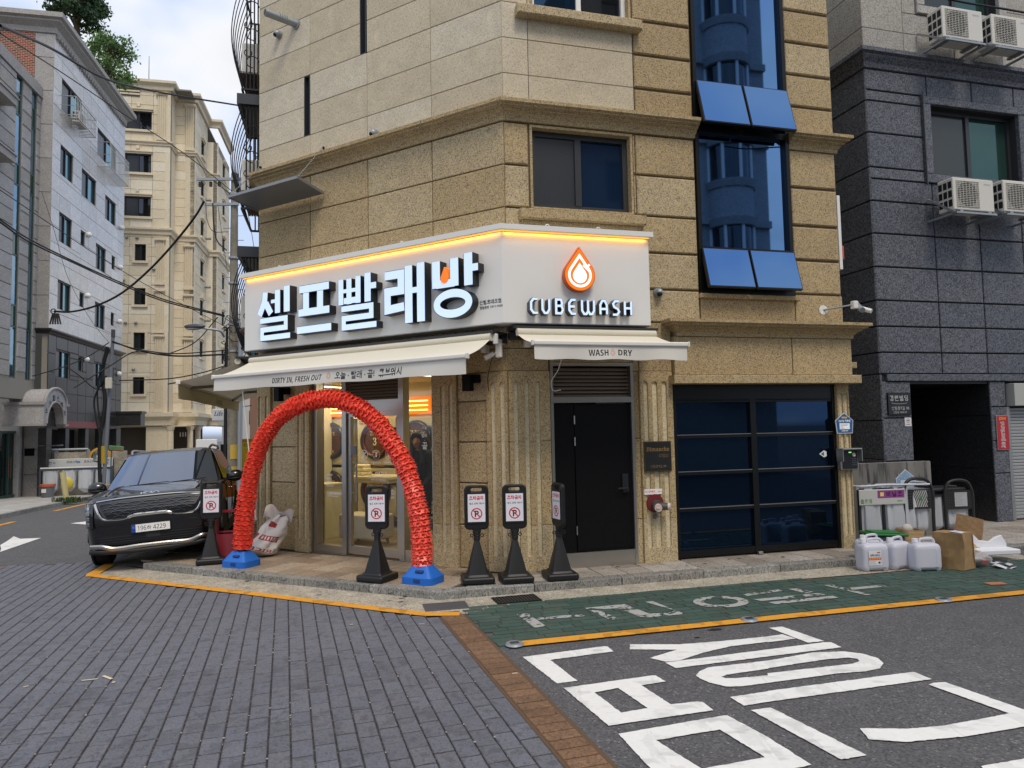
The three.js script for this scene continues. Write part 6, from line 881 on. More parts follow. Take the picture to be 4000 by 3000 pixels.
  for (const [v0, v1] of [[3.4, 7.9], [8.4, 10.8], [11.5, 14.1], [20.9, 23.7]]) { pil(FC, -0.76, -0.3, v0, v1); pil(fx(F2, 0, 0, 0.035), 0.62, 1.1, v0, v1); }
  const path = [V3(1.89, 0, -10.5), V3(1.89, 0, -5.5), V3(1.19, 0, -5.5), V3(1.19, 0, -1.5), V3(0, 0, -1.5), V3(0, 0, 0), V3(-9, 0, 0)].map((p) => { p.applyMatrix4(FC); return [p.x, p.z]; });
  const band = (v, h, o) => P('band', muv(sweep(path, [[-0.02, v], [o * 0.4, v], [o * 0.5, v + h * 0.4], [o, v + h * 0.7], [o, v + h], [-0.02, v + h * 1.05]])), creamB[1], new THREE.Matrix4());
  band(24.05, 0.55, 0.35); band(20.38, 0.26, 0.16); band(14.55, 0.42, 0.22); band(2.35, 0.8, 0.4);
  P('vent_louvre', [b6(-3.4, -1.85, 23.55, 24.0, 0.0, 0.05)], mat('ventd', '#6c665a', 0.8)); P('vent_louvre', [b6(-3.4, -1.85, 23.62, 23.72, 0.03, 0.09), b6(-3.4, -1.85, 23.82, 23.92, 0.03, 0.09)], creamB[1]);
  P('roof', b6(-9, 1.19, 24.2, 24.3, -10, -0.1), backingPale); P('lightning_rod', rod([-1.5, 24.5, -0.6], [-1.5, 26.6, -0.6], 0.035, 0.02), steelDull);
  for (const [u, v] of [[-2.5, 14.3], [-1.9, 14.3], [-0.9, 12.3], [-2.65, 11.55], [-2.5, 8.85], [-1.9, 8.85], [-2.0, 5.9]]) P('vent_cap', new THREE.SphereGeometry(0.1, 10, 8).translate(u, v, 0.06), steelDull);
  for (const v of [18.5, 15.7, 12.2, 9.8]) P('drain_pipe', rod([3.4, v, 0], [3.4, v, 0.4], 0.1, 0.1, 10), steelDull, FS2);
  // open ground floor on round columns
  P('ground_back', [b6(-9, 1.1, -1.6, 2.3, -5, -4.8)], mat('pilotis', '#5d5348', 0.9)); P('ground_pier', muv(b6(-1.25, 0.0, -1.6, 2.3, -1.2, -0.05)), creamB[1]); P('ground_wall', muv(b6(-3.3, -1.25, -1.6, 2.3, -1.1, -1.0)), mat('pilotisd', '#463e36', 0.9));
  for (const [u, w] of [[0.18, -0.05], [1.05, -1.4], [1.15, -3.2]]) P('column', [new THREE.CylinderGeometry(0.17, 0.19, 3.4, 18).translate(u, 0.6, w), new THREE.CylinderGeometry(0.27, 0.2, 0.25, 18).translate(u, 2.17, w)], creamB[2]);
  P('soffit', b6(-9, 1.15, 2.28, 2.33, -5, -0.05), creamB[0]); P('house_number', [b6(0.42, 0.48, 1.62, 1.9, -1.42, -1.40), b6(0.58, 0.64, 1.62, 1.9, -1.42, -1.40), b6(0.74, 0.80, 1.62, 1.9, -1.42, -1.40)], white); P('apron', b6(-9, 2, -1.9, -0.72, -4.8, 8.5), M.concrete);
  P('notice', b6(-0.95, -0.55, 0.55, 0.8, -0.045, -0.03), mat('orangen', '#c98a4a', 0.7)); P('notice', b6(-0.95, -0.5, 0.1, 0.4, -0.045, -0.03), white);
}
{ // paler houses beyond the pole
  const mk = (label, x, z, w, h, col, rows, ry) => { const b = thing('distant_building', label, 'building'), f = frame(x, 0, z, ry); part(b, 'wall', b6(0, w, -3, h, -6, 0), mat('far' + col, col, 0.85), f); part(b, 'roof', b6(-0.15, w + 0.15, h, h + 0.5, -6.1, 0.15), mat('farroof', '#4c5157', 0.8), f); for (const v of rows) for (let i = 0; i < Math.floor(w / 1.9); i++) casement(b, f, 0.5 + i * 1.9, 1.7 + i * 1.9, v, v + 1.3, 0.01, { fm: darkFrame, panes: [tealPane, darkPane], bar: 0.07 }); return [b, f]; };
  mk('pale distant house with grey roof behind the utility pole', -27.0, -66, 7, 11.2, '#cbcac6', [8.6, 5.6, 2.6], 0.2);
  const [b, f] = mk('white distant house with curved balcony rail right of the cream tower', -20.2, -58, 2.6, 10.6, '#d4d3ce', [7.6, 4.6, 1.6], 0.15);
  const rail = []; for (let i = 0; i < 9; i++) rail.push(rod([0.1 + i * 0.3, 6.7, 0.7 - Math.abs(i - 4) * 0.06], [0.1 + i * 0.3, 7.6, 0.7 - Math.abs(i - 4) * 0.06], 0.03)); rail.push(tube([[0, 7.6, 0.4], [1.3, 7.6, 0.72], [2.6, 7.6, 0.4]], 0.04, 12)); part(b, 'balcony_rail', rail, white, f); part(b, 'awning_roof', b6(-0.1, 2.7, 9.5, 9.6, 0, 0.9), mat('farroof'), f);
  mk('reddish low house far down the side street', -14.8, -40, 5, 5.4, '#8a6a58', [3.2, 0.2], 0.1);
}
// ---------------------------------------------------------------- across the road, behind the camera (mirrored in the blue glass)
{
  const OF = (u, w) => { const p = gp(u, w); return frame(p[0], 0, p[1], AR + Math.PI); };
  const mk = (label, u1, width, w, h, mats, bay) => {
    const b = thing('opposite_building', label, 'building'), f = OF(u1, w), wins = [];
    for (let v = 3.6; v < h - 2; v += 2.9) for (let i = 0; i < Math.floor(width / 2.2); i++) { const a = 0.5 + i * 2.2; if (!bay || a > 2.9 || a + 1.3 < 0.2) wins.push([a, a + 1.3, v, v + 1.4]); }
    part(b, 'wall', wallWithHoles(0, width, 0, h, wins, -0.4, 0), mats[0], f); part(b, 'back_wall', b6(0, width, 0, h, -8, -7.8), backingPale, f); part(b, 'side_wall', [b6(0, 0.2, 0, h, -7.8, -0.4), b6(width - 0.2, width, 0, h, -7.8, -0.4)], backingPale, f); part(b, 'roof', b6(0, width, h, h + 0.3, -8, 0.2), backingPale, f);
    for (const [a, c, d, e] of wins) casement(b, f, a, c, d, e, -0.2, { fm: darkFrame, panes: [tealPane, darkPane] });
    for (let v = 2.9; v < h; v += 2.9) part(b, 'band', muv(b6(0, width, v, v + 0.25, 0, 0.15)), mats[1], f);
    if (bay) for (let v = 3.2, i = 0; v < h - 1; v += 2.9, i++) { part(b, 'bay', muv(new THREE.CylinderGeometry(0.82, 0.82, 1.1, 28).translate(1.6, v + 0.4, 0)), mats[0], f); part(b, 'bay_band', [new THREE.CylinderGeometry(0.95, 0.88, 0.26, 28).translate(1.6, v + 1.05, 0), new THREE.CylinderGeometry(0.95, 0.88, 0.26, 28).translate(1.6, v - 0.3, 0)], mats[1], f); part(b, 'bay_window', new THREE.CylinderGeometry(0.75, 0.75, 1.5, 28).translate(1.6, v + 1.7, 0), darkPane, f); for (let k = 0; k < 5; k++) { const t = k / 4 * 3.14; part(b, 'bay_mullion', rod([1.6 + Math.cos(t) * 0.78, v + 0.9, Math.sin(t) * 0.78], [1.6 + Math.cos(t) * 0.78, v + 2.5, Math.sin(t) * 0.78], 0.06), white, f); } }
  };
  mk('beige building with round bays across the road', 13.6, 7.4, 14, 17.5, greyG, true);
  mk('grey low building across the road', 5.6, 11, 15.5, 8.5, paleG, false);
}

// ================================================================ cars
function spow(c, n) { return Math.sign(c) * Math.pow(Math.abs(c), n); }
function carBody(o) { // one smooth shell: rings of a rounded plan, sill to belt, then over the bonnet and boot
  const nA = 88, rings = [], yb = (z) => z > 1.05 ? lerp(1.08, 1.015, smooth(clamp((z - 1.05) / 1.2, 0, 1))) : 1.09;
  const levels = [[0.20, 0.93, 0.97], [0.34, 0.97, 0.985], [0.52, 0.985, 0.995], [0.66, 0.995, 1.0], [0.78, 1.0, 0.995], [0.9, 0.99, 0.985], [0.98, 0.965, 0.965]];
  const P = (a, sw, sl) => { const z = spow(Math.sin(a), 0.22) * sl * (Math.sin(a) > 0 ? o.front : o.rear), x = spow(Math.cos(a), 0.22) * sw * o.half; return [x, z]; };
  for (const [k, sw, sl] of levels) rings.push((a) => { const [x, z] = P(a, sw, sl); return [x, 0.24 + (yb(z) - 0.24) * (k - 0.2) / 0.78, z]; });
  for (const [s, c] of [[0.94, 0.012], [0.86, 0.03], [0.72, 0.045], [0.5, 0.058], [0.25, 0.064], [0.0, 0.066]]) rings.push((a) => { const [x, z] = P(a, 0.965 * s, 0.965 * s); return [x, yb(z) + c, z]; });
  return gridSurf(nA, rings.length - 1, (u, v) => rings[Math.round(v * (rings.length - 1))](-u * Math.PI * 2));
}
function carRoof(o) {
  const rings = [[1.05, 0.9, o.wb + 0.02, o.rb], [1.2, 0.865, lerp(o.wb, o.wt, 0.28), lerp(o.rb, o.rt, 0.2)], [1.4, 0.79, lerp(o.wb, o.wt, 0.62), lerp(o.rb, o.rt, 0.55)], [o.h - 0.1, 0.705, lerp(o.wb, o.wt, 0.94), lerp(o.rb, o.rt, 0.92)], [o.h - 0.045, 0.655, o.wt - 0.04, o.rt + 0.06], [o.h - 0.018, 0.56, o.wt - 0.16, o.rt + 0.2], [o.h, 0.3, o.wt - 0.6, o.rt + 0.7], [o.h + 0.003, 0.0, (o.wt + o.rt) / 2, (o.wt + o.rt) / 2]];
  return gridSurf(64, rings.length - 1, (u, v) => { const [y, w, zf, zr] = rings[Math.round(v * (rings.length - 1))], a = -u * Math.PI * 2, m = (zf + zr) / 2, l = (zf - zr) / 2; return [spow(Math.cos(a), 0.2) * w * (o.half / 0.95), y, m + spow(Math.sin(a), 0.2) * l]; });
}
function wheel(parent, x, z, r = 0.36) {
  const w = part(parent, 'wheel', new THREE.LatheGeometry([[r * 0.66, -0.1], [r * 0.9, -0.115], [r, -0.085], [r, 0.085], [r * 0.9, 0.115], [r * 0.66, 0.1]].map((p) => new THREE.Vector2(...p)), 40).rotateZ(Math.PI / 2).translate(x, r, z), rubber), s = Math.sign(x);
  const sp = [new THREE.CylinderGeometry(r * 0.2, r * 0.2, 0.05, 16).rotateZ(Math.PI / 2).translate(x + s * 0.06, r, z), new THREE.TorusGeometry(r * 0.66, 0.02, 8, 32).rotateY(Math.PI / 2).translate(x + s * 0.09, r, z)]; for (let i = 0; i < 5; i++) { const a = i * 1.2566; sp.push(bar([x + s * 0.07, r + Math.cos(a) * 0.05, z + Math.sin(a) * 0.05], [x + s * 0.085, r + Math.cos(a) * r * 0.66, z + Math.sin(a) * r * 0.66], 0.045, 0.07)); }
  part(w, 'rim', sp, mat('rim', '#75777b', 0.3, { metalness: 0.8 })); part(w, 'brake_disc', new THREE.CylinderGeometry(r * 0.62, r * 0.62, 0.02, 24).rotateZ(Math.PI / 2).translate(x, r, z), mat('disc', '#26272a', 0.6));
}
function makeCar(label, paint, o) {
  const c = thing('parked_car', label, 'car');
  part(c, 'body', carBody(o), paint); part(c, 'cabin', carRoof(o), o.cabin ?? paint);
  const glassM = mat('carglass', '#10151a', 0.02, { metalness: 0.25, clearcoat: 1, clearcoatRoughness: 0.01 });
  const wsx = o.half / 0.95, ws = (s, t, off) => { const x = (s - 0.5) * 2, y = lerp(1.085, o.h - 0.07, t), hw = lerp(0.845, 0.665, t) * wsx; return [x * hw, y - 0.01 * x * x, lerp(o.wb + 0.05, o.wt + 0.0, t) + 0.055 - 0.10 * x * x * x * x + off]; };
  part(c, 'windscreen', gridSurf(24, 10, (s, t) => ws(s, t, 0)), o.screen ?? glassM);
  for (const sd of [-1, 1]) {
    const side = (z0, z1, zt0, zt1) => gridSurf(8, 6, (s, t) => [sd * (lerp(0.878, 0.70, t) + 0.004) * wsx + sd * 0.012, lerp(1.12, o.h - 0.13, t), lerp(lerp(z0, z1, s), lerp(zt0, zt1, s), t)], sd < 0);
    part(c, 'side_window', side(0.72, -0.28, 0.22, -0.28), glassM); part(c, 'side_window', side(-0.36, -1.25, -0.36, -1.2), glassM); part(c, 'side_window', side(-1.33, -1.9, -1.28, -1.62), glassM);
    const X = sd * (o.half - 0.005);
    part(c, 'door_seam', [b6(X - 0.006, X + 0.008, 0.42, 1.04, 0.83, 0.845), b6(X - 0.006, X + 0.008, 0.42, 1.04, -0.325, -0.31), b6(X - 0.006, X + 0.008, 0.42, 0.9, -1.25, -1.235)], blackPaint);
    part(c, 'door_handle', [rb(0.03, 0.035, 0.2, 0.012, sd * (o.half + 0.012), 0.92, -0.15), rb(0.03, 0.035, 0.2, 0.012, sd * (o.half + 0.012), 0.92, -1.1)], o.chrome ?? steel);
    const mir = part(c, 'wing_mirror', new THREE.SphereGeometry(1, 20, 14).scale(0.145, 0.1, 0.095).translate(sd * (o.half + 0.13), 1.13, 0.60), paint); part(mir, 'mirror_foot', bar([sd * (o.half - 0.08), 1.07, 0.62], [sd * (o.half + 0.05), 1.09, 0.6], 0.05, 0.05), blackPlastic); part(mir, 'mirror_trim', new THREE.SphereGeometry(1, 16, 8).scale(0.142, 0.03, 0.096).translate(sd * (o.half + 0.13), 1.085, 0.602), blackPlastic);
    part(c, 'wheel_arch', [new THREE.TorusGeometry(0.42, 0.045, 8, 24, Math.PI).rotateY(Math.PI / 2).translate(sd * (o.half - 0.03), 0.37, 1.4), new THREE.TorusGeometry(0.42, 0.045, 8, 24, Math.PI).rotateY(Math.PI / 2).translate(sd * (o.half - 0.03), 0.37, -1.41), new THREE.CylinderGeometry(0.41, 0.41, 0.03, 28).rotateZ(Math.PI / 2).translate(sd * (o.half - 0.015), 0.4, 1.4), new THREE.CylinderGeometry(0.41, 0.41, 0.03, 28).rotateZ(Math.PI / 2).translate(sd * (o.half - 0.015), 0.4, -1.41)], blackPlastic);
    part(c, 'sill', rb(0.08, 0.14, 2.1, 0.03, sd * (o.half - 0.04), 0.3, 0), blackPlastic);
    if (o.rails) part(c, 'roof_rail', tube([[sd * 0.62, o.h - 0.075, 0.12], [sd * 0.655, o.h + 0.0, -0.08], [sd * 0.655, o.h + 0.015, -0.8], [sd * 0.64, o.h - 0.01, -1.6], [sd * 0.62, o.h - 0.08, -1.8]], 0.022, 30, 8), o.railM ?? steel);
    part(c, 'window_trim', tube([[sd * 0.895 * wsx, 1.11, 0.78], [sd * 0.9 * wsx, 1.105, -0.5], [sd * 0.895 * wsx, 1.11, -1.9]], 0.012, 20, 5), o.chrome ?? steel);
    for (const z of [1.4, -1.41]) wheel(c, sd * (o.half - 0.13), z);
  }
  part(c, 'underbody', b6(-o.half + 0.1, o.half - 0.1, 0.2, 0.45, -2.1, 2.1), blackPaint); part(c, 'dashboard', b6(-0.7, 0.7, 0.95, 1.06, 0.3, 0.9), blackPaint);
  return c;
}
{
  const paint = new THREE.MeshPhysicalMaterial({ color: '#0c0d10', roughness: 0.3, metalness: 0.2, clearcoat: 1, clearcoatRoughness: 0.03 }), chrome = mat('chrome', '#c9c9c8', 0.14, { metalness: 1 });
  const o = { half: 0.955, front: 2.36, rear: 2.4, h: 1.69, wb: 1.08, wt: 0.22, rb: -2.2, rt: -1.95, rails: true, chrome, screen: mat('windscreen', '#5b6f8e', 0.015, { metalness: 0.9, clearcoat: 1, clearcoatRoughness: 0.01 }), railM: mat('railm', '#aaa7a0', 0.3, { metalness: 0.9 }) };
  const car = makeCar('black SUV with a white number plate parked half on the pavement beside the shop', paint, o);
  const zf = (x, y) => { const a = Math.abs(x) / 0.955, lv = y < 0.5 ? 0.985 : y < 0.8 ? 1.0 : lerp(1.0, 0.965, clamp((y - 0.8) / 0.22, 0, 1)); return 2.36 * lv * Math.pow(Math.max(0.02, 1 - Math.pow(Math.min(0.995, a), 9.09)), 0.11) + 0.004; };
  const bend = (g, off = 0) => { g = plain(g); const p = g.attributes.position; for (let i = 0; i < p.count; i++) p.setZ(i, p.getZ(i) + zf(p.getX(i), p.getY(i)) + off); g.computeVertexNormals(); return g; };
  const sheet = (fn, nx = 40, ny = 10, d = 0.012) => { const g = gridSurf(nx, ny, (s, t) => { const [x, y] = fn(s, t); return [x, y, d]; }); return bend(g); };
  const ribbon = (pts, w, d = 0.02, n = 60) => { const c = new THREE.CatmullRomCurve3(pts.map(([x, y]) => V3(x, y, 0)), false, 'centripetal', 0.3), q = c.getSpacedPoints(n); return bend(gridSurf(n, 3, (s, t) => { const i = Math.round(s * n), a = q[Math.max(0, i - 1)], b = q[Math.min(n, i + 1)], l = Math.hypot(b.x - a.x, b.y - a.y), ww = typeof w === 'function' ? w(s) : w; return [q[i].x - (b.y - a.y) / l * ww * (t - 0.5), q[i].y + (b.x - a.x) / l * ww * (t - 0.5), d + 0.012 * Math.sin(t * Math.PI)]; })); };
  const black = mat('grilleblack', '#08090b', 0.35);
  // grille: dark field, rows of wavy bright-edged bars, U-shaped chrome
  part(car, 'grille', sheet((s, t) => { const y = lerp(0.71, 0.945, t), w = lerp(0.57, 0.70, t); return [lerp(-w, w, s), y + (Math.abs(s - 0.5) > 0.28 ? 0.0 : 0.02 * (1 - t))]; }, 60, 10, 0.008), black);
  const barsG = []; for (let r = 0; r < 6; r++) { const y = 0.742 + r * 0.036, w = 0.57 + r * 0.02, n = 7; for (let i = 0; i < n; i++) { const x0 = -w + (i + (r % 2 ? 0.0 : 0.5)) * 2 * w / n - (r % 2 ? 0 : w / n * 0), x1 = x0 + 2 * w / n * 0.94; if (x1 > w) continue; const up = 0.016; barsG.push(ribbon([[x0, y - up], [x0 + 0.03, y], [x1 - 0.03, y], [x1, y - up]], 0.013, 0.014, 14)); } }
  part(car, 'grille_bars', barsG, mat('grillebar', '#767a81', 0.25, { metalness: 0.9 }));
  part(car, 'grille_chrome', [ribbon([[-0.745, 0.935], [-0.71, 0.84], [-0.63, 0.715], [-0.5, 0.69], [-0.34, 0.692], [-0.24, 0.728], [0, 0.735], [0.24, 0.728], [0.34, 0.692], [0.5, 0.69], [0.63, 0.715], [0.71, 0.84], [0.745, 0.935]], (s) => 0.022 + 0.022 * Math.pow(Math.abs(s - 0.5) * 2, 3) + (Math.abs(s - 0.5) < 0.17 ? 0.022 : 0), 0.016, 110)], chrome);
  part(car, 'bonnet_trim', ribbon([[-0.72, 0.963], [-0.4, 0.985], [0, 0.99], [0.4, 0.985], [0.72, 0.963]], 0.018, 0.012), chrome);
  for (const s of [-1, 1]) {
    const h = part(car, 'headlamp', sheet((a, t) => [s * lerp(0.765, 0.93, a) , lerp(0.60, 0.945, t)], 8, 10, 0.010), mat('lampdark', '#111317', 0.06, { clearcoat: 1 }));
    for (let k = 0; k < 4; k++) part(h, 'lamp_cell', bend(rb(0.055, 0.05, 0.012, 0.008, s * 0.845, 0.655 + k * 0.075, 0.014)), mat('lampcell', '#a4a9b0', 0.12, { metalness: 0.8 }));
    part(h, 'lamp_edge', ribbon([[s * 0.76, 0.957], [s * 0.85, 0.957], [s * 0.93, 0.945]], 0.014, 0.014, 16), chrome);
    part(car, 'fog_vent', [0, 1].map((k) => bend(rb(0.12, 0.014, 0.01, 0.004, s * 0.72, 0.45 + k * 0.035, 0.012))), black);
  }
  part(car, 'lower_intake', sheet((s, t) => [lerp(-0.70, 0.70, s), lerp(0.345, 0.475, t)], 40, 6, 0.008), black);
  part(car, 'intake_bars', [0.375, 0.41, 0.445].map((y) => ribbon([[-0.68, y], [0, y], [0.68, y]], 0.010, 0.012, 40)), mat('plasticgrey', '#26282b', 0.5)); part(car, 'radar_cover', bend(rb(0.2, 0.10, 0.02, 0.008, 0.02, 0.44, 0.01)), mat('plasticgrey'));
  part(car, 'skid_plate', ribbon([[-0.84, 0.335], [-0.68, 0.33], [-0.52, 0.285], [-0.2, 0.29], [0, 0.292], [0.2, 0.29], [0.52, 0.285], [0.68, 0.33], [0.84, 0.335]], (s) => 0.05 + 0.03 * Math.abs(s - 0.5), 0.02, 90), mat('skid', '#a9a6a0', 0.25, { metalness: 0.9 }));
  part(car, 'bumper_lip', ribbon([[-0.86, 0.265], [-0.4, 0.23], [0, 0.225], [0.4, 0.23], [0.86, 0.265]], 0.06, 0.006), blackPlastic);
  part(car, 'bumper_crease', ribbon([[-0.86, 0.575], [-0.6, 0.60], [0, 0.61], [0.6, 0.60], [0.86, 0.575]], 0.012, 0.006), paint);
  const [pg, pm] = print(0.52, 0.11, 416, (c, W, H) => { c.fillStyle = '#e9ebe8'; c.fillRect(0, 0, W, H); c.fillStyle = '#1d3f8f'; c.fillRect(0, 0, 46, H); c.strokeStyle = '#7fa8e0'; c.lineWidth = 3; c.beginPath(); c.arc(23, 30, 10, 0, 7); c.stroke(); c.fillStyle = '#17181a'; c.font = '70px sans-serif'; c.textBaseline = 'alphabetic'; c.fillText('196', 62, 70, 100); c.strokeStyle = '#17181a'; hangul(c, '하', 168, 24, 46, 0.1); c.fillText('4229', 232, 70, 140); }, 0.35);
  const plate = part(car, 'number_plate', rb(0.535, 0.125, 0.016, 0.006, 0, 0.54, zf(0, 0.54) + 0.014), blackPlastic); part(plate, 'plate_face', pg, pm, T(0, 0.54, zf(0, 0.54) + 0.0235));
  const badge = []; for (const p of [[-0.135, 0, -0.135, 1], [-0.125, 0.35, -0.05, 1], [-0.115, 0.45, -0.045, 0], [-0.02, 0, 0.005, 1], [0.005, 1, 0.01, 0.05], [0.01, 0.02, 0.075, 1], [0.075, 1, 0.115, 0.0]].map((p) => p)) badge.push(bar([p[0], p[1] * 0.042, 0], [p[2], p[3] * 0.042, 0], 0.014, 0.008)); part(car, 'badge', badge.map((g) => g.rotateX(-0.9).translate(0, 1.012, 2.235)), mat('badge', '#d9dadd', 0.2, { metalness: 0.8 }));
  // bonnet ridges and wipers
  for (const s of [-1, 1]) part(car, 'bonnet_ridge', tube([[s * 0.60, 1.135, 1.05], [s * 0.62, 1.125, 1.4], [s * 0.64, 1.075, 1.9], [s * 0.62, 1.03, 2.15]], 0.014, 20, 5), paint);
  part(car, 'wiper', [bar([-0.5, 1.13, 1.17], [0.1, 1.145, 1.21], 0.014, 0.012), bar([0.1, 1.13, 1.2], [0.66, 1.15, 1.15], 0.014, 0.012)], blackPlastic);
  car.scale.set(0.85, 0.88, 0.85); car.position.set(-5.17, 0.015, -10.98); car.rotation.set(rad(-1.9), rad(17.5), rad(3.7), 'YXZ');
  const wp = new THREE.MeshPhysicalMaterial({ color: '#dcdde0', roughness: 0.3, clearcoat: 1, clearcoatRoughness: 0.05 }), rp = new THREE.MeshPhysicalMaterial({ color: '#7d0c1c', roughness: 0.3, metalness: 0.2, clearcoat: 1, clearcoatRoughness: 0.05 });
  const lowO = { half: 0.9, front: 2.3, rear: 2.35, h: 1.45, wb: 0.9, wt: 0.05, rb: -2.0, rt: -1.3 };
  const wc = makeCar('white car parked nose out behind the left recycling rack', wp, lowO); wc.position.set(-18.6, hgt(-35.5), -35.4); wc.rotation.y = 0.32;
  part(wc, 'headlamp', [new THREE.SphereGeometry(1, 16, 8).scale(0.2, 0.07, 0.12).translate(0.62, 0.76, 2.1), new THREE.SphereGeometry(1, 16, 8).scale(0.2, 0.07, 0.12).translate(-0.62, 0.76, 2.1)], blackPaint); part(wc, 'grille', rb(1.1, 0.2, 0.06, 0.05, 0, 0.5, 2.27), blackPaint);
  const rc = makeCar('dark red car parked under the cream tower', rp, lowO); rc.position.set(-21.3, -0.70, -38.4); rc.rotation.y = 1.25;
}

// ================================================================ things standing on the corner
{ // red garland arch on blue water-filled bases
  const arch = thing('garland_arch', 'red spiky plastic garland arch on two blue bases in front of the shop', 'arch'), O = [-3.36, -8.82], d = [0.9023, 0.4312];
  const pts = [[0.02, 0.28], [0.04, 0.58], [0.08, 0.86], [0.13, 1.1], [0.22, 1.38], [0.37, 1.66], [0.61, 1.9], [0.92, 2.04], [1.24, 2.09], [1.53, 2.07], [1.78, 1.98], [2.01, 1.83], [2.2, 1.63], [2.36, 1.41], [2.475, 1.18], [2.545, 0.96], [2.59, 0.74], [2.615, 0.52], [2.62, 0.28]];
  const c = new THREE.CatmullRomCurve3(pts.map(([s, y]) => V3(O[0] + d[0] * s, y, O[1] + d[1] * s))), N = 84, R = rng(12);
  const star = (r0, r1, n) => { const s = new THREE.Shape(); for (let i = 0; i <= n * 4; i++) { const k = i % 4, a = i / (n * 4) * Math.PI * 2, r = k === 0 || k === 1 ? r1 : r0; i ? s.lineTo(Math.cos(a) * r, Math.sin(a) * r) : s.moveTo(r, 0); } return s; };
  // one ring: a notched collar, a pierced sleeve of petals and an inner tube
  const disc = star(0.066, 0.09, 9); disc.holes.push(new THREE.Path().absarc(0, 0, 0.05, 0, 6.3, true));
  const variants = [0, 1, 2].map((v) => {
    const q = [new THREE.ExtrudeGeometry(disc, { depth: 0.004, bevelEnabled: false }).rotateZ(v * 0.4)];
    for (let i = 0; i < 8; i++) { // petals: cut plates with a round hole, folded outwards
      const s = shapeOf([[-0.030, -0.01], [0.030, -0.01], [0.038, 0.016], [0.026, 0.026], [0.030, 0.042], [0.012, 0.038], [0, 0.05], [-0.012, 0.038], [-0.030, 0.042], [-0.026, 0.026], [-0.038, 0.016]]); s.holes.push(new THREE.Path().absarc(0, 0.017, 0.0085, 0, 6.3, true));
      q.push(new THREE.ExtrudeGeometry(s, { depth: 0.003, bevelEnabled: false, curveSegments: 5 }).rotateX(Math.PI / 2 - 0.22 - 0.2 * ((i + v) % 2)).translate(0, 0.066, 0).rotateZ(i * Math.PI / 4 + v * 0.26 + 0.2));
    }
    return plain(merge(q));
  });
  const core = plain(tube(Array.from({ length: 39 }, (_, i) => c.getPointAt(0.004 + i / 38 * 0.992).toArray()), 0.058, 140, 10)); part(arch, 'garland_core', core, redPlastic);
  for (let i = 0; i < N; i++) {
    const t = (i + 0.5) / N, p = c.getPointAt(t), tg = c.getTangentAt(t), o = new THREE.Object3D(); o.position.copy(p); o.lookAt(p.clone().add(tg)); o.rotateZ(R() * 0.3 + i * 0.35); const s = 1.22 + R() * 0.16 + (t < 0.14 || t > 0.86 ? 0.06 : 0); o.scale.set(s, s, 1.0); o.updateMatrix();
    part(arch, 'garland_ring', variants[i % 3], redPlastic, o.matrix);
  }
  const baseGeo = () => { const q = [], ring = (w, dp, y, r) => { const o = []; for (let i = 0; i < 24; i++) { const a = i / 24 * 6.2832, x = spow(Math.cos(a), r) * w, z = spow(Math.sin(a), r) * dp; o.push(V3(x, y, z)); } return o; }; return [new ConvexGeometry([...ring(0.195, 0.155, 0.0, 0.35), ...ring(0.195, 0.155, 0.075, 0.35)]), new ConvexGeometry([...ring(0.19, 0.15, 0.075, 0.35), ...ring(0.17, 0.13, 0.09, 0.35), ...ring(0.10, 0.075, 0.185, 0.45)])]; };
  for (const [x, z, ry] of [[-3.36, -8.82, -0.42], [-0.985, -7.66, -0.46]]) {
    const f = frame(x, SWY, z, ry), b = part(arch, 'base', baseGeo().map((g) => toCreasedNormals(plain(g), 0.7)), bluePlastic, f);
    part(b, 'grip_recess', [rb(0.09, 0.05, 0.02, 0.015, 0.02, 0.045, 0.148), rb(0.10, 0.03, 0.06, 0.012, 0.03, 0.135, 0.10).rotateX(0.0)], mat('bluedark', '#0c3a78', 0.6)); part(b, 'filler_cap', new THREE.CylinderGeometry(0.025, 0.028, 0.025, 14).translate(-0.045, 0.195, 0), mat('capdark', '#14305c', 0.5)); part(b, 'pole_socket', new THREE.CylinderGeometry(0.03, 0.036, 0.08, 16).translate(0.02, 0.21, 0), mat('capdark'));
  }
}
// no-parking stands: pyramid base, ribbed neck and handled board with a printed sheet
const standPrint = (() => print(0.185, 0.292, 300, (c, W, H) => {
  c.fillStyle = '#e2e2ea'; c.fillRect(0, 0, W, H); c.strokeStyle = '#c4202c'; hangul(c, '주차금지', 24, 38, 62, 0.18, 1.03); c.strokeStyle = '#26262c'; hangul(c, '협조', 28, 146, 34, 0.12, 1); hangul(c, '부탁', 108, 146, 34, 0.12, 1); hangul(c, '드립니다', 186, 146, 28, 0.13, 0.9);
  c.fillStyle = '#131318'; c.font = 'bold 150px sans-serif'; c.textBaseline = 'alphabetic'; c.fillText('P', 104, 390, 100); c.strokeStyle = '#c4202c'; c.lineWidth = 20; c.beginPath(); c.arc(150, 335, 88, 0, 7); c.stroke(); c.beginPath(); c.moveTo(88, 273); c.lineTo(212, 397); c.stroke();
  c.fillStyle = '#f6f6fa'; for (const [x, y] of [[22, 22], [W - 22, 22], [22, H - 22], [W - 22, H - 22]]) { c.beginPath(); c.arc(x, y, 7, 0, 7); c.fill(); }
}, 0.4))();
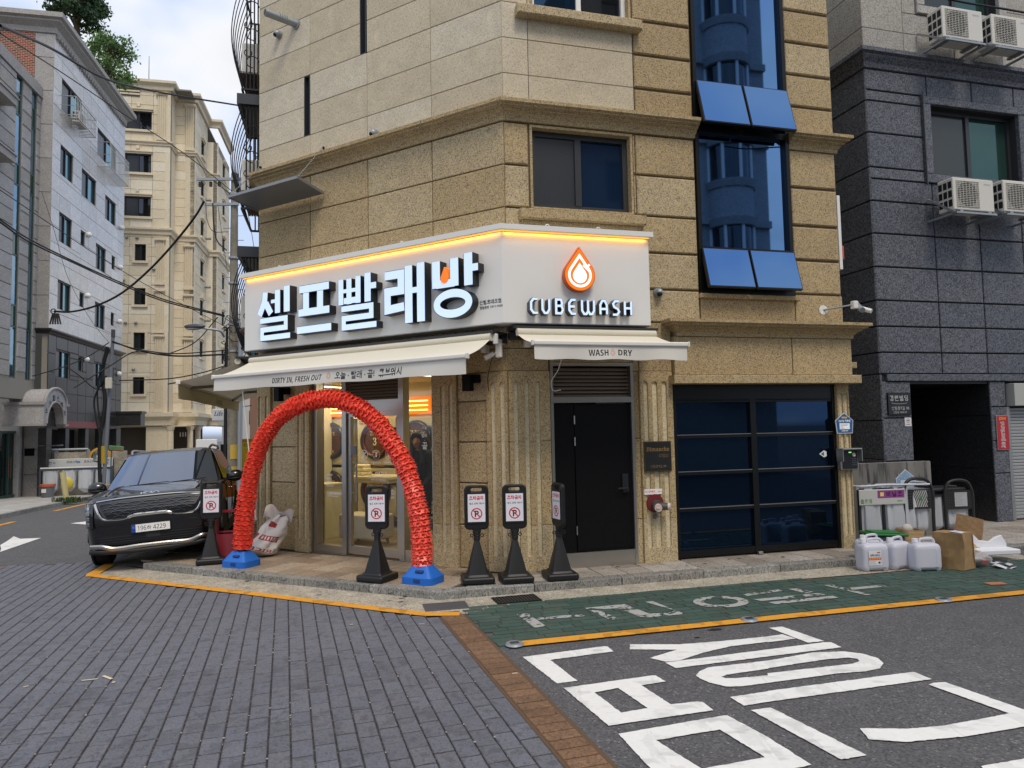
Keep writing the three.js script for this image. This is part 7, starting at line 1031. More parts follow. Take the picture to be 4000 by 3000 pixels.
function noParking(label, x, z, ryBase, ryBoard) {
  const t = thing('parking_stand', label, 'no parking stand', 'black no parking stands along the pavement', [x, SWY, z], ryBase);
  const pyr = (h0, w0, h1, w1, r) => { const o = []; for (const [h, w] of [[h0, w0], [h1, w1]]) for (let i = 0; i < 32; i++) { const a = i / 32 * 6.2832; o.push(V3(spow(Math.cos(a), r) * w, h, spow(Math.sin(a), r) * w)); } return toCreasedNormals(plain(new ConvexGeometry(o)), 0.6); };
  part(t, 'base', [rb(0.34, 0.075, 0.34, 0.028, 0, 0.0385, 0, 4), pyr(0.07, 0.135, 0.095, 0.118, 0.25)], blackPlastic);
  part(t, 'pyramid', pyr(0.085, 0.112, 0.44, 0.026, 0.3), blackPlastic);
  const ribs = [new THREE.CylinderGeometry(0.03, 0.034, 0.1, 18).translate(0, 0.49, 0)]; for (let i = 0; i < 5; i++) ribs.push(new THREE.TorusGeometry(0.032, 0.006, 6, 20).rotateX(1.5708).translate(0, 0.452 + i * 0.018, 0)); part(t, 'neck', ribs, blackPlastic);
  for (const s of [-1, 1]) part(t, 'hook', new THREE.TorusGeometry(0.016, 0.005, 6, 14).translate(s * 0.055, 0.49, 0), blackPlastic);
  const bd = new THREE.Shape(), w = 0.13, y0 = 0.55, y1 = 1.02, r = 0.055, cr = (x, y, a) => { for (let i = 0; i <= 6; i++) { const q = a + i / 6 * Math.PI / 2; bd.lineTo(x + Math.cos(q) * r, y + Math.sin(q) * r); } }; bd.moveTo(w, y0 + r); cr(w - r, y1 - r, 0); cr(-w + r, y1 - r, Math.PI / 2); cr(-w + r, y0 + r, Math.PI); cr(w - r, y0 + r, Math.PI * 1.5); bd.closePath();
  const hh = new THREE.Path(); const sx = 0.06, hy0 = 0.955, hy1 = 0.99, hr = 0.015; hh.moveTo(-sx + hr, hy0); hh.lineTo(sx - hr, hy0); hh.absarc(sx - hr, hy0 + hr, hr, -1.57, 0); hh.lineTo(sx, hy1 - hr); hh.absarc(sx - hr, hy1 - hr, hr, 0, 1.57); hh.lineTo(-sx + hr, hy1); hh.absarc(-sx + hr, hy1 - hr, hr, 1.57, 3.14); hh.lineTo(-sx, hy0 + hr); hh.absarc(-sx + hr, hy0 + hr, hr, 3.14, 4.71); bd.holes.push(hh);
  const board = part(t, 'board', [ext(bd, 0.05, 0.012).translate(0, 0, -0.025), rb(0.09, 0.07, 0.05, 0.015, 0, 0.545, 0)], blackPlastic, new THREE.Matrix4().makeRotationY(ryBoard));
  part(board, 'frame_lip', [b6(-0.108, 0.108, 0.931, 0.94, 0.02, 0.03), b6(-0.108, 0.108, 0.617, 0.628, 0.02, 0.034), b6(-0.108, -0.098, 0.628, 0.931, 0.02, 0.03), b6(0.098, 0.108, 0.628, 0.931, 0.02, 0.03)], blackPlastic);
  part(board, 'notice_sheet', standPrint[0], standPrint[1], T(0, 0.78, 0.0275));
  return t;
}
noParking('black no parking stand in front of the parked SUV left of the arch', -3.83, -9.05, 0.36, -0.12);
noParking('black no parking stand under the arch in front of the glass door', -1.50, -7.82, -0.42, 0.34);
noParking('black no parking stand just right of the arch, left of a close pair', -0.405, -7.63, 0.15, -0.05);
noParking('black no parking stand at the building corner, right of a close pair', -0.0, -7.64, 0.18, -0.12);
noParking('black no parking stand with board turned edge-on before the black door', 0.475, -7.74, 0.2, -1.38);
{ // crumpled sack against the wall
  const t = thing('sack', 'white crumpled woven sack with red print leaning on the wall behind the arch', 'sack'), R = rng(8);
  const tx = canvasTex(256, 256, (c) => { c.fillStyle = '#d3d0d0'; c.fillRect(0, 0, 256, 256); c.fillStyle = '#a03a3a'; c.fillRect(30, 120, 60, 34); c.fillRect(110, 120, 46, 42); c.fillRect(60, 40, 40, 26); c.font = 'bold 26px sans-serif'; c.fillText('BH', 120, 200); c.fillText('RICE', 40, 220); c.fillStyle = '#d3d0d0'; for (let i = 0; i < 6; i++) c.fillRect(36 + i * 9, 126, 5, 22); });
  const g = gridSurf(44, 26, (u, v) => { const a = u * Math.PI * 2, n = fbm(Math.cos(a) * 1.7 + 4, Math.sin(a) * 1.7 + v * 4, 3, 4) - 0.5, pinch = v < 0.12 ? v / 0.12 : 1 - Math.pow(v, 5) * 0.75; const rx = 0.2 * (0.75 + n * 0.9) * pinch, rz = 0.13 * (0.75 + n * 1.1) * pinch; return [Math.cos(a) * rx + (v - 0.3) * 0.12 + n * 0.05, v * 0.46 + n * 0.09 * v, Math.sin(a) * rz]; });
  part(t, 'cloth', g, new THREE.MeshStandardMaterial({ map: tx, roughness: 0.8, side: THREE.DoubleSide })); part(t, 'rolled_top', gridSurf(24, 5, (u, v) => [lerp(-0.1, 0.2, u) , 0.40 + v * 0.13 + Math.sin(u * 9) * 0.03, Math.sin(u * 7 + v * 3) * 0.04]), mat('sackm', '#cdcaca', 0.85, { side: THREE.DoubleSide }));
  t.scale.setScalar(1.22); t.position.set(-3.33, SWY, -9.45); t.rotation.set(0, 0.3, -0.26);
}
{ const t = thing('hand_truck', 'red folding hand cart behind the leftmost no parking stand', 'hand cart'), m = mat('cartred', '#8e1c2a', 0.45); part(t, 'frame', [bar([-0.1, 0.2, 0], [-0.13, 0.62, -0.04], 0.028), bar([0.13, 0.16, 0], [0.1, 0.62, -0.04], 0.028), bar([-0.13, 0.62, -0.04], [0.1, 0.62, -0.04], 0.03), bar([-0.11, 0.36, -0.02], [0.115, 0.36, -0.02], 0.02)], m); part(t, 'tray', gridSurf(6, 6, (u, v) => [lerp(-0.12, 0.15, u) + v * 0.03, lerp(0.34, 0.0, v), 0.03 + Math.sin(u * 3.14) * 0.03 + v * 0.05]), mat('cartred2', '#7a1a26', 0.5, { side: THREE.DoubleSide })); t.position.set(-3.72, SWY, -9.25); t.rotation.y = 0.2; }
{ // drain grate and cover plate
  const t = thing('drain_grate', 'black iron drain grate in the gutter below the close pair of stands', 'drain'), b = []; part(t, 'frame', [b6(-0.225, 0.225, 0.008, 0.018, -0.135, -0.12), b6(-0.225, 0.225, 0.008, 0.018, 0.12, 0.135), b6(-0.225, -0.21, 0.008, 0.018, -0.12, 0.12), b6(0.21, 0.225, 0.008, 0.018, -0.12, 0.12)], iron); for (let i = 0; i < 13; i++) part(t, 'grate_bar', b6(-0.2 + i * 0.0325, -0.19 + i * 0.0325, 0.009, 0.017, -0.12, 0.12), mat('ironlight', '#4d4c4a', 0.5, { metalness: 0.5 })); for (let i = 0; i < 4; i++) part(t, 'cross_bar', b6(-0.21, 0.21, 0.0085, 0.0155, -0.085 + i * 0.055, -0.078 + i * 0.055), mat('ironlight')); part(t, 'pit', b6(-0.21, 0.21, 0.0045, 0.0088, -0.12, 0.12), blackPaint); t.position.set(-0.0, 0.001, -7.17); t.rotation.y = 0.28;
  const p = thing('cover_plate', 'grey steel cover plate in the gutter at the kerb corner', 'cover plate'); part(p, 'plate', rb(0.42, 0.01, 0.28, 0.003, 0, 0.012, 0), mat('platem', '#56565a', 0.6, { metalness: 0.3 })); p.position.set(-0.68, 0, -6.95); p.rotation.y = 0.23;
  for (const [x, z, s] of [[-0.02, -5.68, 'at the brown brick border'], [2.01, -6.25, 'in the middle of the yellow line'], [4.02, -6.80, 'at the far right of the yellow line']]) { const k = thing('road_stud', 'flat round metal road stud ' + s, 'road stud', 'road studs on the yellow line'); part(k, 'rim', new THREE.CylinderGeometry(0.066, 0.074, 0.014, 28), galv); part(k, 'lens', rb(0.07, 0.008, 0.045, 0.003, 0, 0.009, 0), mat('studlens', '#3c3f44', 0.2)); k.position.set(x, 0.021, z); k.rotation.y = 0.26; }
}

// ================================================================ rubbish and recycling at the right
function jerrycan(label, x, z, ry, lab, y = 0.006) {
  const t = thing('jerrycan', label, 'jerrycan', 'white plastic jerrycans on the kerb', [x, y, z], ry), m = M.canPlastic ??= new THREE.MeshPhysicalMaterial({ color: '#dcdde8', roughness: 0.42, transmission: 0.25, thickness: 0 });
  const rings = [[0.0, 0.125, 0.085], [0.02, 0.15, 0.105], [0.06, 0.155, 0.11], [0.245, 0.155, 0.11], [0.275, 0.15, 0.105], [0.295, 0.138, 0.094], [0.308, 0.115, 0.075], [0.314, 0.06, 0.04], [0.315, 0.0, 0.0]];
  part(t, 'body', [gridSurf(48, rings.length - 1, (u, v) => { const [yy, w, d] = rings[Math.round(v * (rings.length - 1))], a = -u * 6.28318; const k = Math.abs(spow(Math.cos(a), 0.4)) ; return [spow(Math.cos(a), 0.4) * w, yy - (yy < 0.03 && Math.abs(Math.cos(a)) < 0.45 ? -0.022 : 0), spow(Math.sin(a), 0.4) * d]; }), rb(0.018, 0.2, 0.016, 0.007, 0.08, 0.15, 0.105), rb(0.018, 0.2, 0.016, 0.007, -0.08, 0.15, -0.105)], m);
  part(t, 'handle', tube([[0.12, 0.308, 0], [0.105, 0.345, 0], [0.0, 0.352, 0], [-0.04, 0.345, 0], [-0.05, 0.31, 0]], 0.016, 24, 8), m);
  part(t, 'cap', [new THREE.CylinderGeometry(0.031, 0.032, 0.04, 20).translate(-0.098, 0.338, 0), new THREE.CylinderGeometry(0.027, 0.027, 0.02, 16).translate(-0.098, 0.312, 0)], mat('canCap', '#e6e6ea', 0.5));
  if (lab) { const [g, pm] = print(0.145, 0.165, 220, (c, W, H) => { c.fillStyle = '#dfe0e0'; c.fillRect(0, 0, W, H); c.fillStyle = '#c23a2c'; c.fillRect(150, 26, 56, 20); c.strokeStyle = '#2b2d38'; hangul(c, '세탁세제', 16, 62, 44, 0.13, 0.95); c.fillStyle = '#7fb4d8'; c.fillRect(164, 66, 44, 40); c.fillStyle = '#d9642a'; c.fillRect(0, 118, W, 46); c.fillStyle = '#f0a070'; for (let i = 0; i < 5; i++) c.fillRect(10 + i * 42, 128, 26, 22); c.fillStyle = '#9a9ca4'; for (let i = 0; i < 5; i++) c.fillRect(12, 174 + i * 13, 130 - (i % 3) * 20, 5); c.fillStyle = '#222'; c.fillRect(168, 190, 36, 34); }, 0.5); part(t, 'label', g, pm, T(-0.035, 0.16, 0.1165)); }
  return t;
}
jerrycan('white jerrycan with orange printed label, leftmost of the four', 4.085, -8.25, 0.1, true); jerrycan('white unlabelled jerrycan standing behind the labelled one', 4.21, -8.55, 0.35, false); jerrycan('white unlabelled jerrycan in the middle of the front row', 4.40, -8.33, 0.5, false); jerrycan('white unlabelled jerrycan next to the tall cardboard box', 4.655, -8.2, 0.02, false);
function cardboardMat(seed, c) { const t = tex(256, 256, (x, y) => { const a = fbm(x / 50 + seed, y / 50, 3, 4), l = 1 + 0.03 * Math.sin(y * 0.9), b = fbm(x / 6, y / 40, seed, 3); const k = (0.86 + 0.28 * a) * l * (0.96 + 0.08 * b); return [c[0] * k, c[1] * k, c[2] * k]; }, { repeat: 2 }); return new THREE.MeshStandardMaterial({ map: t, roughness: 0.92, side: THREE.DoubleSide }); }
const cb1 = cardboardMat(1, [158, 128, 88]), cb2 = cardboardMat(6, [136, 108, 76]), cb3 = cardboardMat(9, [176, 148, 108]);
{
  const t = thing('cardboard_box', 'tall closed cardboard box with a white label, slumped beside the jerrycans', 'box'), P = (x, y, z) => [x, y, z];
  const dent = (g) => { g = plain(g); const p = g.attributes.position; for (let i = 0; i < p.count; i++) { const x = p.getX(i), y = p.getY(i), z = p.getZ(i), n = fbm(x * 7 + 2, y * 7, z * 7, 3) - 0.5; p.setXYZ(i, x + n * 0.025 + (y - 0.2) * -0.10 + (y < 0.22 ? -(0.22 - y) * 0.12 : 0), y + n * 0.012 + z * 0.06, z + n * 0.02); } g.computeVertexNormals(); return muv(g); };
  part(t, 'carton', dent(new THREE.BoxGeometry(0.22, 0.41, 0.34, 6, 9, 9).translate(0, 0.21, 0)), cb1); part(t, 'tape', dent(new THREE.BoxGeometry(0.05, 0.002, 0.342, 2, 1, 8).translate(0, 0.417, 0)), cb3); part(t, 'edge_flap', [bar([0.10, 0.01, 0.172], [0.07, 0.40, 0.175], 0.006, 0.012)], cb2);
  const [g, m] = print(0.12, 0.13, 128, (c) => { c.fillStyle = '#d8d6e4'; c.fillRect(0, 0, 128, 139); c.fillStyle = '#8c8fa6'; for (let i = 0; i < 4; i++) c.fillRect(24, 40 + i * 14, 70 - i * 8, 6); }); part(t, 'label', g, m, T(-0.05, 0.4275, 0.08, -1.51, 0, 0)); t.position.set(5.04, 0.006, -8.27); t.rotation.y = 0.55;
  const o = thing('open_carton', 'opened cardboard carton with torn flaps behind the tall box', 'box'), flap = (w, h, f) => gridSurf(6, 6, (u, v) => [(u - 0.5) * w + Math.sin(v * 3) * 0.01, v * h, Math.sin(u * 3.1 + v) * 0.02]);
  part(o, 'flap', flap(0.34, 0.30), cb2, T(0.06, 0.12, -0.06, -0.12, -0.3, -0.28)); part(o, 'flap', flap(0.26, 0.24), cb3, T(0.0, 0.02, 0.12, -0.5, 0.25, 0.12)); part(o, 'flap', flap(0.24, 0.16), cb1, T(0.18, 0.0, 0.1, -1.1, 0.4, 0)); part(o, 'bottom', bx(0.34, 0.008, 0.28, 0.05, 0.012, 0), cb2); o.position.set(5.56, SWY, -8.86); o.rotation.y = 0.2;
  const f2 = thing('flat_carton', 'flattened printed carton leaning between the jerrycans and the tall box', 'box'), [fg, fm] = print(0.16, 0.075, 160, (c) => { c.fillStyle = '#5d3a86'; c.fillRect(0, 0, 160, 75); c.fillStyle = '#d0506a'; c.fillRect(0, 40, 160, 35); c.fillStyle = '#ffe28a'; c.font = 'bold 40px sans-serif'; c.fillText('160', 52, 58); }); part(f2, 'sheet', rb(0.17, 0.3, 0.012, 0.004, 0, 0.15, 0), cb3); part(f2, 'print', fg, fm, T(0, 0.262, 0.0065)); part(f2, 'fold', rb(0.26, 0.14, 0.012, 0.004, 0.02, 0.07, -0.06), cb2); f2.position.set(4.82, 0.01, -8.42); f2.rotation.set(-0.5, 0.2, 0.32);
  const s = thing('cardboard_scrap', 'small flat piece of brown cardboard lying on the green walkway', 'cardboard'); part(s, 'sheet', bx(0.19, 0.006, 0.10), mat('cbflat', '#a8714e', 0.9)); s.position.set(4.93, 0.018, -7.42); s.rotation.y = 0.1;
  const pb = thing('paper_bag', 'open brown paper bag in front of the recycling rack', 'bag'); part(pb, 'side', gridSurf(32, 8, (u, v) => { const a = u * 6.283; return [spow(Math.cos(a), 0.4) * 0.15 * (1 + 0.1 * Math.sin(v * 5 + a * 3)), v * 0.25, spow(Math.sin(a), 0.4) * 0.09 * (1 + 0.14 * v)]; }), cb3); part(pb, 'contents', new THREE.IcosahedronGeometry(0.07, 1).scale(1, 0.9, 0.8).translate(-0.04, 0.25, 0), mat('papergrey', '#b9b4ae', 0.9)); pb.position.set(4.98, SWY, -9.1); pb.rotation.set(0.05, 0.2, -0.08);
  const fw = thing('food_bin', 'grey bin with a green lid behind the jerrycans', 'bin'); part(fw, 'tub', [rb(0.4, 0.2, 0.28, 0.03, 0, 0.1, 0)], mat('bingrey', '#3d4143', 0.6)); part(fw, 'lid', [rb(0.46, 0.03, 0.32, 0.012, 0, 0.215, 0), rb(0.34, 0.02, 0.22, 0.008, -0.02, 0.237, 0)], mat('lidgreen', '#1f6b30', 0.5)); fw.position.set(4.60, SWY, -8.98); fw.rotation.set(0, 0.1, -0.05);
  const wf = thing('foam_tray', 'broken white foam packing tray lying at the kerb on the right', 'foam'), wm = mat('foam', '#dfe0e4', 0.85); part(wf, 'base_slab', rb(0.52, 0.06, 0.22, 0.014, 0, 0.04, 0), wm); part(wf, 'broken_wall', [ext(shapeOf([[-0.28, 0], [-0.28, 0.2], [-0.2, 0.19], [-0.12, 0.11], [0.02, 0.09], [0.1, 0.14], [0.18, 0.16], [0.24, 0.06], [0.24, 0]]), 0.04, 0.006).translate(0, 0.05, -0.12)], wm); wf.position.set(5.80, SWY - 0.02, -8.72); wf.rotation.y = 0.1;
  const pl = thing('plastic_bag', 'crumpled pale plastic bag with red print between box and foam tray', 'bag'); part(pl, 'film', gridSurf(30, 16, (u, v) => { const a = u * 6.283, n = fbm(Math.cos(a) * 2 + 3, v * 4, Math.sin(a) * 2, 4); return [Math.cos(a) * 0.16 * Math.sin(v * 2.9 + 0.2) * (0.6 + n), 0.18 * v * (0.5 + n), Math.sin(a) * 0.11 * Math.sin(v * 2.9 + 0.2) * (0.6 + n)]; }), new THREE.MeshPhysicalMaterial({ color: '#bdb7b4', roughness: 0.35, transmission: 0.35, thickness: 0, side: THREE.DoubleSide })); part(pl, 'print', rb(0.08, 0.045, 0.004, 0.002, 0.02, 0.06, 0.135), mat('printred', '#8d4a4a', 0.6)); pl.position.set(5.32, 0.02, -8.33);
  const nb = thing('newspaper', 'torn white paper and dark scraps lying by the foam tray', 'paper'); part(nb, 'sheet', [gridSurf(5, 4, (u, v) => [u * 0.22, 0.012 + 0.02 * Math.sin(u * 5 + v * 2), v * 0.12]), gridSurf(5, 4, (u, v) => [0.06 + u * 0.2, 0.03 + 0.02 * Math.sin(u * 6), -0.1 + v * 0.1])], mat('paperw', '#cfccd4', 0.9, { side: THREE.DoubleSide })); part(nb, 'scrap', rb(0.16, 0.012, 0.05, 0.004, 0.16, 0.05, -0.08), blackPlastic); nb.position.set(5.46, 0.012, -8.28);
}
const film = new THREE.MeshPhysicalMaterial({ color: '#dfe3e8', roughness: 0.3, transmission: 0.42, thickness: 0, side: THREE.DoubleSide });
function hangBag(parent, x0, x1, z0, z1, top, bot, seed, m = film) { // a big open bag hung over a frame
  return part(parent, 'bag', gridSurf(64, 18, (u, v) => { const a = u * 6.283, sx = spow(Math.cos(a), 0.4), sz = spow(Math.sin(a), 0.4), n = fbm(Math.cos(a) * 3 + seed, v * 1.2, Math.sin(a) * 3, 4) - 0.5, fold = Math.sin(a * 11 + seed) * 0.012 + Math.sin(a * 23 + seed * 2) * 0.006, k = v < 0.2 ? lerp(0.35, 1, smooth(v / 0.2)) : 1; return [(x0 + x1) / 2 + sx * ((x1 - x0) / 2 * k + fold + n * 0.07 * (1 - v * 0.7)), lerp(bot, top, v), (z0 + z1) / 2 + sz * ((z1 - z0) / 2 * k + fold + n * 0.08 * (1 - v * 0.7))]; }), m);
}
function hoop(parent, x, z, w, h, r = 0.022) { const y0 = h - w * 0.42; return part(parent, 'hoop', tube([[x - w / 2, 0, z], [x - w / 2, y0 * 0.5, z], [x - w / 2, y0, z], [x - w * 0.36, h - w * 0.08, z], [x - w * 0.18, h, z], [x + w * 0.18, h, z], [x + w * 0.36, h - w * 0.08, z], [x + w / 2, y0, z], [x + w / 2, y0 * 0.5, z], [x + w / 2, 0, z]], r, 60, 8), mat('rackgrey', '#2e2d2d', 0.5, { metalness: 0.3 })); }
function perfPanel(parent, x, z, w, y0, y1) { const s = shapeOf([[x - w / 2, y0], [x + w / 2, y0], [x + w / 2, y1], [x - w / 2, y1]]); for (let i = 0; i < 12; i++) for (let j = 0; j < 7; j++) if (i < 3 || i > 8) s.holes.push(new THREE.Path().absarc(x - w / 2 + 0.025 + i * (w - 0.05) / 11, y0 + 0.02 + j * (y1 - y0 - 0.04) / 6, 0.0065, 0, 6.3, true)); part(parent, 'perforated_panel', new THREE.ExtrudeGeometry(s, { depth: 0.008, bevelEnabled: false, curveSegments: 4 }).translate(0, 0, z), mat('rackgrey')); }
{
  const r = thing('recycling_rack', 'dark hooped recycling rack with white bags and a purple sign beside the pilaster', 'recycling rack'); r.position.set(5.39, SWY, -9.56); r.rotation.y = AR - 0.1;
  hoop(r, 0, 0, 0.43, 0.84); perfPanel(r, 0, 0, 0.40, 0.44, 0.70);
  const [g, m] = print(0.2, 0.22, 128, (c) => { c.fillStyle = '#c9c9c6'; c.fillRect(0, 0, 128, 141); c.strokeStyle = '#1a1a1a'; c.lineWidth = 9; for (let i = 0; i < 9; i++) { c.beginPath(); c.moveTo(-20 + i * 18, 0); c.quadraticCurveTo(20 + i * 14, 60, 30 + i * 17, 141); c.stroke(); } c.fillStyle = '#3d7a52'; c.fillRect(52, 52, 28, 34); }); part(r, 'sticker', g, m, T(0.03, 0.575, 0.0095));
  const fr = mat('rackgrey'); part(r, 'frame', [bar([-0.85, 0.72, 0.0], [-0.2, 0.72, 0], 0.03), bar([-0.52, 0, 0.0], [-0.52, 0.72, 0], 0.03), bar([-0.87, 0, 0.0], [-0.87, 0.72, 0], 0.03), bar([-0.87, 0.72, -0.42], [0.2, 0.72, -0.42], 0.03), bar([0.2, 0.72, -0.42], [0.2, 0.72, 0.0], 0.03)], fr);
  hangBag(r, -0.5, -0.03, -0.38, 0.012, 0.76, 0.05, 3); hangBag(r, -0.86, -0.54, -0.38, 0.01, 0.76, 0.02, 8); hangBag(r, -0.02, 0.19, -0.36, -0.03, 0.7, 0.06, 5);
  const [bg, bm] = print(0.66, 0.19, 512, (c, W, H) => { c.fillStyle = '#b9b9b4'; c.fillRect(0, 0, W, H); c.fillStyle = '#863d82'; c.fillRect(200, 8, W - 206, 78); c.strokeStyle = '#2c1230'; hangul(c, '비닐류', 300, 18, 56, 0.14, 1.15); c.fillStyle = '#e8c96a'; c.fillRect(232, 26, 40, 40); c.strokeStyle = '#5f7d52'; hangul(c, '를르게', 4, 92, 44, 0.15); c.fillStyle = '#6a9a70'; c.fillRect(420, 112, 60, 14); }); part(r, 'sign_board', rb(0.67, 0.2, 0.012, 0.004, -0.55, 0.62, 0.026), offWhite); part(r, 'sign_print', bg, bm, T(-0.55, 0.62, 0.0335)); part(r, 'bag_rim', tube([[-0.87, 0.765, 0], [-0.5, 0.775, 0.012], [0.19, 0.765, 0], [0.19, 0.77, -0.4], [-0.87, 0.77, -0.4]], 0.013, 50, 6, true), mat('bagrim', '#c9ccd4', 0.5));
  const q = thing('recycling_rack', 'dark hooped recycling rack holding a clear rubbish bag and black lid at the right', 'recycling rack'); q.position.set(6.42, SWY - 0.02, -10.35); q.rotation.y = AR - 0.12;
  hoop(q, 0, 0, 0.44, 0.76); perfPanel(q, 0, 0, 0.41, 0.35, 0.62); const [g2, m2] = print(0.2, 0.2, 128, (c) => { c.fillStyle = '#a9abad'; c.fillRect(0, 0, 128, 128); c.fillStyle = '#8f9294'; for (let i = 0; i < 8; i++) c.fillRect(10, 10 + i * 14, 100 - (i * 13) % 40, 5); }); part(q, 'sticker', g2, m2, T(0.03, 0.49, 0.0095));
  part(q, 'black_lid', [rb(0.75, 0.05, 0.42, 0.02, -0.22, 0.63, -0.24), rb(0.6, 0.12, 0.34, 0.02, -0.22, 0.56, -0.24), new THREE.TorusGeometry(0.07, 0.014, 6, 18).rotateX(1.57).translate(0.04, 0.665, -0.2)], mat('binblack', '#26282b', 0.5)); part(q, 'frame', [bar([-0.6, 0, -0.02], [-0.6, 0.55, -0.02], 0.025), bar([-0.6, 0.55, -0.02], [-0.2, 0.55, -0.02], 0.025)], fr);
  hangBag(q, -0.58, -0.22, -0.42, -0.02, 0.55, 0.0, 13); hangBag(q, -0.18, 0.2, -0.4, -0.04, 0.52, 0.04, 17); part(q, 'rubbish', [new THREE.IcosahedronGeometry(0.09, 1).scale(1, 0.7, 0.8).translate(-0.42, 0.26, -0.14)], mat('rubred', '#97333a', 0.6)); part(q, 'rubbish', [new THREE.IcosahedronGeometry(0.1, 1).scale(1.1, 0.8, 0.8).translate(0.06, 0.2, -0.16)], mat('ruborange', '#b5583a', 0.6)); part(q, 'rubbish', new THREE.IcosahedronGeometry(0.11, 1).translate(-0.06, 0.24, -0.2), mat('rubdark', '#4a4b4f', 0.6));
}

